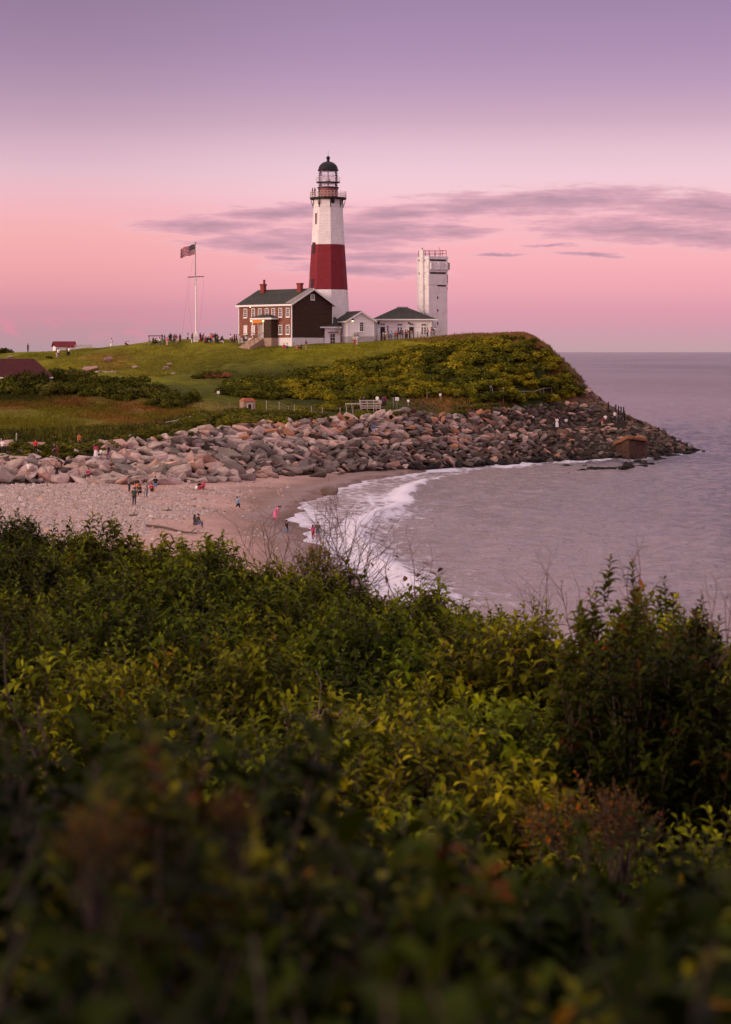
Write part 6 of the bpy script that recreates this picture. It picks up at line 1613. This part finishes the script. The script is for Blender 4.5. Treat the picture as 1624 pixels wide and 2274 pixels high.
# the crowd round the flagpole: feet at X (zoom pixels), clothing
crowd = [(340, 'perch', 'dark', 'brown', 'dark-clothed person sitting under the canopy'), (345, 'perch', 'green', 'black', 'green-clothed person sitting beside the canopy leg'), (355, 'stand', 'white', 'denim', 'man in white shirt and jeans by the canopy'), (360, 'stand', 'grey', 'black', 'grey-clothed person behind the man in jeans'), (366, 'stand', 'black', 'dark', 'black-clothed person right of the canopy crowd'), (371, 'stand', 'pink', 'cream', 'person in pink among the canopy crowd'),
 (376, 'stand', 'green', 'charcoal', 'person in green and charcoal standing shoulder to shoulder'), (379.5, 'stand', 'black', 'charcoal', 'person in black with charcoal trousers standing shoulder to shoulder'), (387, 'stand', 'brown', 'navy', 'tall person in brown before the long bench'), (391, 'phone', 'maroon', 'cream', 'person in maroon holding up a phone by the bench'), (395, 'perch', 'cream', 'tan', 'person in cream sitting at the bench end'), (400, 'stand', 'purple', 'brown', 'person in purple behind the bench'),
 (417, 'phone', 'white', 'navy', 'person in white raising a hand near the bench'), (426, 'stand', 'grey', 'white', 'person in grey top and white trousers west of the flagpole'), (433 - 5, 'hips', 'navy', 'grey', 'person in navy with hands on hips west of the flagpole'), (436 + 8 - 15, 'stand', 'maroon', 'black', 'person in maroon top close to the boxed flagpole foot'), (442 + 3, 'stand', 'dark', 'red', 'person with red trousers just east of the flagpole'),
 (449, 'perch', 'green', 'dark', 'person in green seated east of the flagpole'), (452, 'stand', 'maroon', 'navy', 'person in maroon and navy east of the flagpole'), (456, 'perch', 'red', 'dark', 'person in red seated in the eastern crowd'), (460, 'perch', 'black', 'brown', 'person in black with brown trousers seated in the eastern crowd'), (464, 'perch', 'charcoal', 'white', 'person in charcoal with white trousers seated in the crowd'), (468, 'stand', 'orange', 'black', 'person in orange standing in the crowd'), (471.5, 'phone', 'red', 'denim', 'person in red holding a phone in the crowd'),
 (475, 'stand', 'navy', 'cream', 'person in navy with cream trousers in the crowd'), (479, 'stand', 'black', 'olive', 'tall person in black and olive in the crowd'), (483, 'phone', 'olive', 'black', 'person in olive with a raised phone in the crowd'), (487, 'perch', 'white', 'dark', 'person in white seated at the crowd end'), (491, 'perch', 'dark', 'white', 'dark-topped person with white trousers at the crowd end'), (495, 'perch', 'dark', 'charcoal', 'last seated figure in charcoal trousers of the eastern crowd'),
 (512, 'stand', 'white', 'grey', 'person in white and grey at the corner of the house lawn'), (516, 'perch', 'black', 'dark', 'person in black sitting by the house corner'), (521, 'stand', 'maroon', 'black', 'person in maroon and black before the house corner'), (525.5, 'stand', 'black', 'black', 'broad person all in black before the house corner'), (531.5, 'stand', 'white', 'white', 'person in white hat and clothes before the house'), (542.5, 'stand', 'brown', 'black', 'person in brown and black beside the porch stairs'), (547, 'stand', 'white', 'dark', 'person in white top and dark trousers beside the porch stairs')]
for i_, (xd, ps, s_, c_, lb) in enumerate(crowd):
    Y = 336.5 + random.uniform(-1.5, 2.0) if xd < 505 else np.interp(xd, [510, 550], [337, 334])
    py_(xd, Y, ps, s_, c_, random.uniform(-3, 3), lb, hgt=random.uniform(.94, 1.04), skin=i_ % 4, legs='trousers' if i_ % 3 else 'shorts', hair='hair' if i_ % 2 else 'long')
# the terrace crowd
terr = [(851.5, 'white', 'cream', 'person in white by the terrace door'), (857, 'cream', 'grey', 'person in cream and grey on the terrace'), (861, 'grey', 'tan', 'person in grey and tan on the terrace'), (864, 'white', 'denim', 'person in white and jeans on the terrace'), (869.5, 'skyblue', 'navy', 'person in sky-blue on the terrace'), (878, 'red', 'brown', 'person in red and brown on the terrace'), (883, 'maroon', 'black', 'person in maroon at the terrace rail'), (889, 'black', 'white', 'person in black top and white trousers at the terrace rail'), (895, 'dark', 'dark', 'dark-clothed person leaning on the terrace rail'),
 (901, 'magenta', 'black', 'person in crimson at the terrace rail'), (905, 'orange', 'dark', 'person in orange at the terrace rail'), (910, 'black', 'charcoal', 'person in black and charcoal at the terrace rail'), (914.5, 'tan', 'white', 'person in tan before the dark doorway'), (950, 'grey', 'black', 'person in grey behind the timber rail'), (958, 'red', 'denim', 'person in red behind the timber rail'), (963, 'navy', 'grey', 'person in navy behind the timber rail'), (966, 'white', 'brown', 'person in white behind the timber rail')]
for i_, (xd, s_, c_, lb) in enumerate(terr):
    py_(xd, 335.2 + random.uniform(0, 1.6), random.choice(('stand', 'phone', 'hips')), s_, c_, random.uniform(-1.5, 1.5), lb, hgt=random.uniform(.92, 1.02), skin=i_ % 4, hair='hair' if i_ % 2 else 'long')
# two visitors on the lighthouse gallery
for (ang, r, s_, lb) in ((-1.02, 2.75, 'black', 'person in black on the lighthouse gallery beside the red drum'), (-1.28, 2.9, 'brown', 'person in brown leaning at the lighthouse gallery rail')):
    person(Vector((LX + r * math.sin(ang), LY - r * math.cos(ang), LZ0 + zd + .18)), 'stand', s_, 'black', ang, lb, hgt=.98)
# a bag on the beach
p = hit(438, 1087); m = MB(); m.lathe([(.05, 0), (.22, .03), (.26, .18), (.16, .32), (.05, .36)], 8, 0, (0, 0)); o = m.build('beach_bag', M['white'], None, smooth=True); o.location = p
tag(o, 'white bag on the sand beside the seated pair', 'bag')
for (q0, lb) in (((304, 1098), 'orange bag slung at the side of the dark-clothed person'),):
    p = hit(*q0); m = MB(); m.lathe([(.04, .75), (.14, .78), (.17, .95), (.12, 1.1), (.03, 1.14)], 8); o = m.build('shoulder_bag', pmat('orange_canvas', (.60, .17, .05), .8), None); o.location = p + Vector((.05, -.24, 0)); tag(o, lb, 'bag')
dup_ = [k for k, v in people_labels.items() if v > 1]; print('people', sum(people_labels.values()), 'dup labels', dup_)
# ------------------------------------------------------------------ the shrubs in front of the viewer
def leaf_arrays(base, dirv, length, width, droop, r, fold=.35, segs=3):
    """n leaves as folded, drooping blades: returns verts (n, 3*(segs+1), 3) and the face pattern"""
    n = len(base)
    up = np.tile((0, 0, 1.0), (n, 1)); side = np.cross(dirv, up); side /= np.linalg.norm(side, axis=1)[:, None] + 1e-9
    roll = r.normal(0, .35, (n, 1)); nrm = np.cross(side, dirv); side = side * np.cos(roll) + nrm * np.sin(roll)
    prof = np.array([.16, .95, .80, .04]) if segs == 3 else np.array([.3, 1, .05])
    V = np.empty((n, 3 * (segs + 1), 3)); pos = base.copy(); d = dirv.copy()
    for k in range(segs + 1):
        w = width[:, None] * prof[k]
        nn = np.cross(side, d)
        V[:, 3 * k] = pos - side * w + nn * w * fold; V[:, 3 * k + 1] = pos; V[:, 3 * k + 2] = pos + side * w + nn * w * fold
        if k < segs:
            pos = pos + d * (length / segs)[:, None]
            d = d + np.c_[np.zeros(n), np.zeros(n), -droop]; d /= np.linalg.norm(d, axis=1)[:, None]
    F = []
    for k in range(segs):
        a = 3 * k; F += [(a, a + 1, a + 4, a + 3), (a + 1, a + 2, a + 5, a + 4)]
    return V, np.array(F)

def make_shrub(seed, rad_=.75, hgt=1.35, shoots=75, per=17, L=.085, W_=.0135, droop=.42, tips=(1.35, 1.2, .9), odd=.03, redtip=0.0, upright=.75, segs=3, inner=500, low=0.30, fall=.42):
    r = np.random.default_rng(seed); LV_, LC = [], []; st = MB()
    FP = None; roots = [Vector((r.normal(0, .06), r.normal(0, .06), -.35)) for _ in range(5)]
    for s in range(shoots):
        a = r.uniform(0, 6.283); q = rad_ * math.sqrt(r.uniform(0, 1)); topz = hgt * (1 - fall * (q / rad_) ** 2) * r.uniform(.80, 1.03)
        tip = np.array((q * math.cos(a), q * math.sin(a), topz))
        out = np.array((math.cos(a) * q / rad_ * .8 + r.normal(0, .18), math.sin(a) * q / rad_ * .8 + r.normal(0, .18), upright)); out /= np.linalg.norm(out)
        ln_ = r.uniform(.26, .46); b0 = tip - out * ln_
        mid = np.array(roots[s % 5]) * .45 + b0 * .55; mid[2] -= .05
        if s % 2 == 0: st.tube(roots[s % 5], mid, .016, .010, 5); st.tube(mid, b0, .009, .005, 4)
        st.tube(b0, tip, .005, .0022, 4)
        n = int(per * r.uniform(.75, 1.25)); tt = np.linspace(.02, 1.0, n) ** .9
        P = b0 + (tip - b0) * tt[:, None]
        az = np.arange(n) * 2.4 + r.uniform(0, 6.28)
        e1 = np.cross(out, (0.3, .2, 1)); e1 /= np.linalg.norm(e1); e2 = np.cross(out, e1)
        spread = np.interp(tt, [0, .8, 1], [1.25, 1.0, .45])
        D = np.cos(az)[:, None] * e1 * spread[:, None] + np.sin(az)[:, None] * e2 * spread[:, None] + out * .75
        D /= np.linalg.norm(D, axis=1)[:, None]
        lf = L * r.uniform(.65, 1.2, n) * np.interp(tt, [0, .6, 1], [.9, 1.1, .6])
        v, FP = leaf_arrays(P, D, lf, lf * (W_ / L) * r.uniform(.8, 1.25, n), droop * r.uniform(.5, 1.5, n), r, segs=segs)
        LV_.append(v)
        sh_t = np.clip(r.normal(1, .16), .6, 1.45)
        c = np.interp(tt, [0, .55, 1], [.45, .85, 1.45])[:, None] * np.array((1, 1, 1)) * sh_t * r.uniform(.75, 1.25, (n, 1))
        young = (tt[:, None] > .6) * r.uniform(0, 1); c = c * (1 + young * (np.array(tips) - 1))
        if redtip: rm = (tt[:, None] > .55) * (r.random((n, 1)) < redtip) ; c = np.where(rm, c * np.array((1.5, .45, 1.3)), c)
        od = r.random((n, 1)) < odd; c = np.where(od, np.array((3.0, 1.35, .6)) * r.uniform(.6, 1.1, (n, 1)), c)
        LC.append(np.repeat(c, v.shape[1], 0))
    # inner leaves: dull older foliage, with crown shade put into the colour
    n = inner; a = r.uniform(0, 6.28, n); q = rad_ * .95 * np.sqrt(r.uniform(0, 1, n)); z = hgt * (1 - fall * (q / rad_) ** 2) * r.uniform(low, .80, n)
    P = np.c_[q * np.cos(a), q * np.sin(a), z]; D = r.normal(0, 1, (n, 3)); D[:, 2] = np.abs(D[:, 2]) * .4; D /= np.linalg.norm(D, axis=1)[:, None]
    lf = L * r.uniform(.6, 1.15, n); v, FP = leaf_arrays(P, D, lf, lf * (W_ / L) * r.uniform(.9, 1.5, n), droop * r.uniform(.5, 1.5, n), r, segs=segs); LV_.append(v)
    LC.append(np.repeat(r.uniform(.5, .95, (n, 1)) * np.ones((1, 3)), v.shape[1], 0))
    A = np.concatenate(LV_); k = A.shape[1]
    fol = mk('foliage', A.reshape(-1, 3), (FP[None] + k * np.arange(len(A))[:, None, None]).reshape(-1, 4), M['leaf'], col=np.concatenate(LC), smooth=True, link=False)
    return fol, mk('stems', st.V, st.F, M['bark'], link=False)
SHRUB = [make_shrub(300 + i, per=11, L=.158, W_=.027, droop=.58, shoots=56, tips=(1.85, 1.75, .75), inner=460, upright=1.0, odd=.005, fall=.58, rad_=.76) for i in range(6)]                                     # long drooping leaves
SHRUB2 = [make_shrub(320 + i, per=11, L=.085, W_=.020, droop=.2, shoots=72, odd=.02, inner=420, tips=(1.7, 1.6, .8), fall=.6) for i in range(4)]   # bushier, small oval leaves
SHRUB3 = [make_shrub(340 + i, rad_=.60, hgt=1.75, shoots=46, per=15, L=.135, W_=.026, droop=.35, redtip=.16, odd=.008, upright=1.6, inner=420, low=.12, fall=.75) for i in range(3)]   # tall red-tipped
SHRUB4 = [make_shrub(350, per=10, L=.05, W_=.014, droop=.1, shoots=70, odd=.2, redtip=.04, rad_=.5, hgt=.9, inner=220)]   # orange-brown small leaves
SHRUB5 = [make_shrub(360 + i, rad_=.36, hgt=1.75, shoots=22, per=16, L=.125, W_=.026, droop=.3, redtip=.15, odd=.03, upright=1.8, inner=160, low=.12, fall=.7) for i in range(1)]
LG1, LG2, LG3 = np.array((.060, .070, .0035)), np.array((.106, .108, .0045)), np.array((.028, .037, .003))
def shrub(kind, x, y, z, s, c, label, group=None, rz=None, hs=1.0):
    e = empty('shrub', (x, y, z), random.uniform(0, 6.28) if rz is None else rz); e.scale = (s, s, s * hs)
    f, st = random.choice(kind)
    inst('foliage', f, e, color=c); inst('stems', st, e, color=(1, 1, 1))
    return tag(e, label, 'shrub', group)
def top_z(x, y):
    """height of the thicket's top surface"""
    return 13.98 + .16 * float(wob(np.array(x), np.array(y), 1.5, 401)) + .27 * float(wob(np.array(x), np.array(y), .42, 402)) - .0 
cnt = 0
pts = []
for tries in range(9000):
    y = random.uniform(6.0, 34); x = random.uniform(-1, 1) * (.205 * y + 1.0)
    e = float(edge_y(x))
    if y > e + 1.6: continue
    if any((x - a) ** 2 + (y - b) ** 2 < .63 ** 2 for a, b in pts): continue
    pts.append((x, y))
for (x, y) in sorted(pts, key=lambda p: -p[1]):
    gz = float(near_z(x, y)); e = float(edge_y(x))
    tz = top_z(x, y) - (.40 if y > e - .2 else 0) - (.25 if y < 9.5 else 0)
    u, v = proj(x, y, tz)
    # the outline of the thicket against the beach and water, as in the photo
    lim = np.interp(u, [-100, 0, 60, 150, 260, 400, 500, 600, 700, 740, 800, 900, 1000, 1100, 1180, 1280, 1340, 1420, 1500, 1624, 1800], [1125, 1132, 1128, 1160, 1152, 1186, 1190, 1196, 1200, 1232, 1262, 1280, 1292, 1296, 1345, 1350, 1320, 1290, 1320, 1375, 1400])
    zmax = H - (lim - 6 - HY) / FD * y
    s = .86 + .25 * random.random()
    tz = min(tz, zmax)
    if e - 2.6 < y <= e: tz = zmax - .03 + random.uniform(-.24, .07)
    k = SHRUB if random.random() < .62 else SHRUB2
    g = .5 + .5 * float(wob(np.array(x), np.array(y), 2.2, 403)) - .35 * max(0, min(1, (15 - y) / 4)) * (1 if x < .6 else 0) + .25 * (1 if (x > .5 and y > 10) else 0)  # darker near the west, lighter east: vignette-like falloff put into the leaf colour
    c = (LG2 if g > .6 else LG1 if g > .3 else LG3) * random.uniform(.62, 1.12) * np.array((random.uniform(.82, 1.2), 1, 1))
    base = tz - 1.35 * s
    kd = 'long drooping leaves' if k is SHRUB else 'small oval leaves'
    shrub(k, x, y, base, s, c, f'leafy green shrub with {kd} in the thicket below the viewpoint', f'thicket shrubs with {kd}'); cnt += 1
# special shrubs
def sp(xd, ytop, Y, kind, s, c, label, h=1.35, hs=1.0):
    p = at(xd, ytop, Y); shrub(kind, p.x, Y, p.z - h * s * hs, s, c, label, None, None, hs)
sp(1366, 1232, 14.0, SHRUB3, .80, LG1 * 1.1, 'tall shrub with red-tipped leaves rising highest against the water', 1.75)
sp(1335, 1318, 13.7, SHRUB3, .74, LG1 * .9, 'shorter red-tipped shrub leaning on the tallest one', 1.75)
sp(1478, 1282, 14.2, SHRUB3, .74, LG1 * .8, 'dark reddish shrub just east of the tallest shrub', 1.75)
sp(1552, 1300, 13.0, SHRUB5, .66, LG3 * .9, 'slim red-leaved shrub with one tall shoot near the thicket edge', 1.75)
sp(1605, 1368, 12.2, SHRUB3, .74, LG3 * .75, 'dark broad-leaved shrub at the eastern end of the thicket', 1.75)
sp(1425, 1318, 13.2, SHRUB3, .78, LG1 * .75, 'dark red-tipped shrub filling the middle of the tall clump', 1.75)
sp(1530, 1370, 12.4, SHRUB3, .78, LG3 * .7, 'dark low shrub in front of the slim red-leaved one', 1.75)
sp(1300, 1390, 12.9, SHRUB3, .70, LG1 * .65, 'dark shrub filling the western foot of the tall clump', 1.75)
sp(1390, 1400, 12.4, SHRUB3, .78, LG3 * .65, 'dark shrub filling the front of the tall clump', 1.75)
sp(1470, 1400, 12.2, SHRUB3, .78, LG3 * .7, 'second dark shrub filling the front of the tall clump further east', 1.75)
sp(1278, 1705, 10.2, SHRUB4, .75, np.array((.105, .066, .009)), 'small orange-brown shrub with tiny leaves in a dark hollow', .92)
sp(1375, 1720, 10.0, SHRUB4, .55, np.array((.055, .034, .008)), 'second orange-brown small shrub beside the first', .92)
sp(700, 1190, 23.8, SHRUB2, .55, np.array((.14, .11, .016)), 'bright yellow-green shrub tip beside the bare twigs', 1.38)
sp(955, 1288, 20.6, SHRUB4, .55, np.array((.10, .045, .025)), 'reddish sparse shrub tangled in the bare twigs', .92)
# near blurred shrubs right under the viewpoint
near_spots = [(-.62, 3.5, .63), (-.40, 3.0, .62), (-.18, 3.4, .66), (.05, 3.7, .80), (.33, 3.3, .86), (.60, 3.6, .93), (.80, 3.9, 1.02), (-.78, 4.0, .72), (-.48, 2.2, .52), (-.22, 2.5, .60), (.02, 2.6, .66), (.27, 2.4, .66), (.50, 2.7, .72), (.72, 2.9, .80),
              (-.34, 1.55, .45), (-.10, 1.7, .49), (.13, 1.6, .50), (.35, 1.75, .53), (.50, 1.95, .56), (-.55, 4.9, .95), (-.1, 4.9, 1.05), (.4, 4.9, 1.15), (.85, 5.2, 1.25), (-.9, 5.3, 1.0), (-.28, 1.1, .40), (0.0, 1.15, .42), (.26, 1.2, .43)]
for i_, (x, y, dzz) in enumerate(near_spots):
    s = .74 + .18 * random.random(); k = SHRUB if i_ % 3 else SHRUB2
    c = np.array((.0085, .0125, .0010)) * random.uniform(.5, 1.7)  # leaf colour darkened for the nearest shrubs, painting in the lens falloff
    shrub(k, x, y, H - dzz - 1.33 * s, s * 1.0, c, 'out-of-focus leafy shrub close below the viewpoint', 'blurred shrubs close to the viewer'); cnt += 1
sp(335, 1490, 2.6, SHRUB5, .42, np.array((.040, .042, .004)), 'tall blurred olive sprig standing above the near shrubs', 1.8)
sp(215, 1760, 2.3, SHRUB4, .13, np.array((.075, .050, .006)), 'blurred shrub with orange-yellow leaves near the viewer', .92)
sp(470, 1640, 2.9, SHRUB2, .60, np.array((.070, .065, .007)), 'blurred bright yellow-green shrub near the viewer', 1.38)
sp(520, 1735, 2.7, SHRUB4, .10, np.array((.08, .035, .006)), 'blurred shrub with red-orange leaves near the viewer', .92)
sp(1000, 1700, 2.8, SHRUB5, .5, np.array((.06, .062, .006)), 'blurred upright yellow-green sprig near the viewer', 1.8)
sp(1600, 1860, 2.2, SHRUB2, .6, np.array((.07, .066, .007)), 'blurred yellow-green shrub at the eastern side near the viewer', 1.38)
print('fg shrubs', cnt)

# bare twiggy shrubs
def twigs(name, xd, ytop, ybase, Y, spread, n, label, seed, fan=.9, r0=.0085, mat='twig', dead=0):
    r = random.Random(seed); ybase += (ybase - ytop) * .45 + 25; a, b = at(xd, ybase, Y), at(xd, ytop, Y); hgt_ = b.z - a.z; m = MB()
    lv = []
    def grow(p, d, L, rr, depth):
        q = p; k = max(2, int(L / .10))
        for i in range(k):
            d = (d + Vector((r.gauss(0, .13), r.gauss(0, .13), r.gauss(.03, .07)))).normalized(); e = q + d * (L / k)
            m.tube(q, e, rr * (1 - .5 * i / k), rr * (1 - .5 * (i + 1) / k), 4, cap=False); q = e
            if depth > 0 and r.random() < .70:
                side = (d + Vector((r.gauss(0, .7), r.gauss(0, .7), r.gauss(.1, .35)))).normalized(); grow(q, side, L * r.uniform(.3, .6), rr * .55, depth - 1)
        if dead and r.random() < dead: lv.append(q)
    for i in range(n):
        a_ = r.uniform(0, 6.28); d = Vector((math.cos(a_) * fan * r.uniform(.2, 1), math.sin(a_) * fan * r.uniform(.2, .8), 1)).normalized()
        st_ = Vector((r.uniform(-spread, spread) * .4, r.uniform(-.2, .2), 0)); m.tube((0, 0, -.12), st_, r0, r0 * .9, 4); grow(st_, d, hgt_ * r.uniform(.65, 1.05), r0, 2)
    e = empty(name, a); tag(e, label, 'shrub')
    mk('branches', m.V, m.F, M[mat], e)
    if lv:
        rr_ = np.random.default_rng(seed); P = np.array([v[:] for v in lv]); n_ = len(P); D = rr_.normal(0, 1, (n_, 3)); D /= np.linalg.norm(D, axis=1)[:, None]
        L = rr_.uniform(.05, .10, n_); V, F = leaf_arrays(P, D, L, L * .35, np.full(n_, .4), rr_); k = V.shape[1]
        lo = mk('dry_leaves', V.reshape(-1, 3), (F[None] + k * np.arange(n_)[:, None, None]).reshape(-1, 4), M['leaf'], e, col=np.repeat(np.array([(.10, .045, .02)]) * rr_.uniform(.5, 1.6, (n_, 1)), k, 0), smooth=True); lo.color = (1, 1, 1, 1)
    return e
twigs('bare_shrub', 770, 1140, 1300, 24.2, .6, 17, 'large bare twiggy shrub fanned against the white surf', 1, .5)
twigs('bare_shrub', 905, 1225, 1320, 21.6, .4, 5, 'tangled bare shrub with crimson-brown leaves above the thicket', 3, .9, dead=.18)
twigs('bare_shrub', 590, 1150, 1215, 25.3, .4, 6, 'few dark forked twigs rising before the wet sand', 5, .55, .006)
twigs('bare_shrub', 548, 1175, 1230, 25.5, .3, 4, 'small forked twigs west of the wet sand twigs', 6, .35, .004)
twigs('bare_shrub', 640, 1165, 1225, 25.0, .2, 3, 'single crooked twig beside the woman at the water', 7, .5, .006)
twigs('bare_shrub', 1200, 1262, 1370, 17.8, .12, 5, 'sparse upright stems in the notch of the thicket', 8, .25, .005)
twigs('bare_shrub', 1425, 1240, 1330, 14.3, .12, 4, 'fine bare twigs between the tall red-tipped shrubs', 9, .7, .006)
twigs('bare_shrub', 1285, 1270, 1370, 16.5, .1, 3, 'thin dry stalks just before the tall red-tipped shrub', 10, .4, .006)
twigs('bare_shrub', 1590, 1290, 1380, 12.5, .3, 4, 'faint dry stalks at the eastern end of the thicket', 11, .35, .005)
twigs('bare_shrub', 85, 1500, 1620, 11.5, .3, 3, 'grey dead branches inside the western thicket', 12, .7, .012, 'bark')
twigs('bare_shrub', 700, 1560, 1660, 13.0, .5, 5, 'pale dead twigs in the dark hollow of the thicket', 13, .8, .008, 'wood')
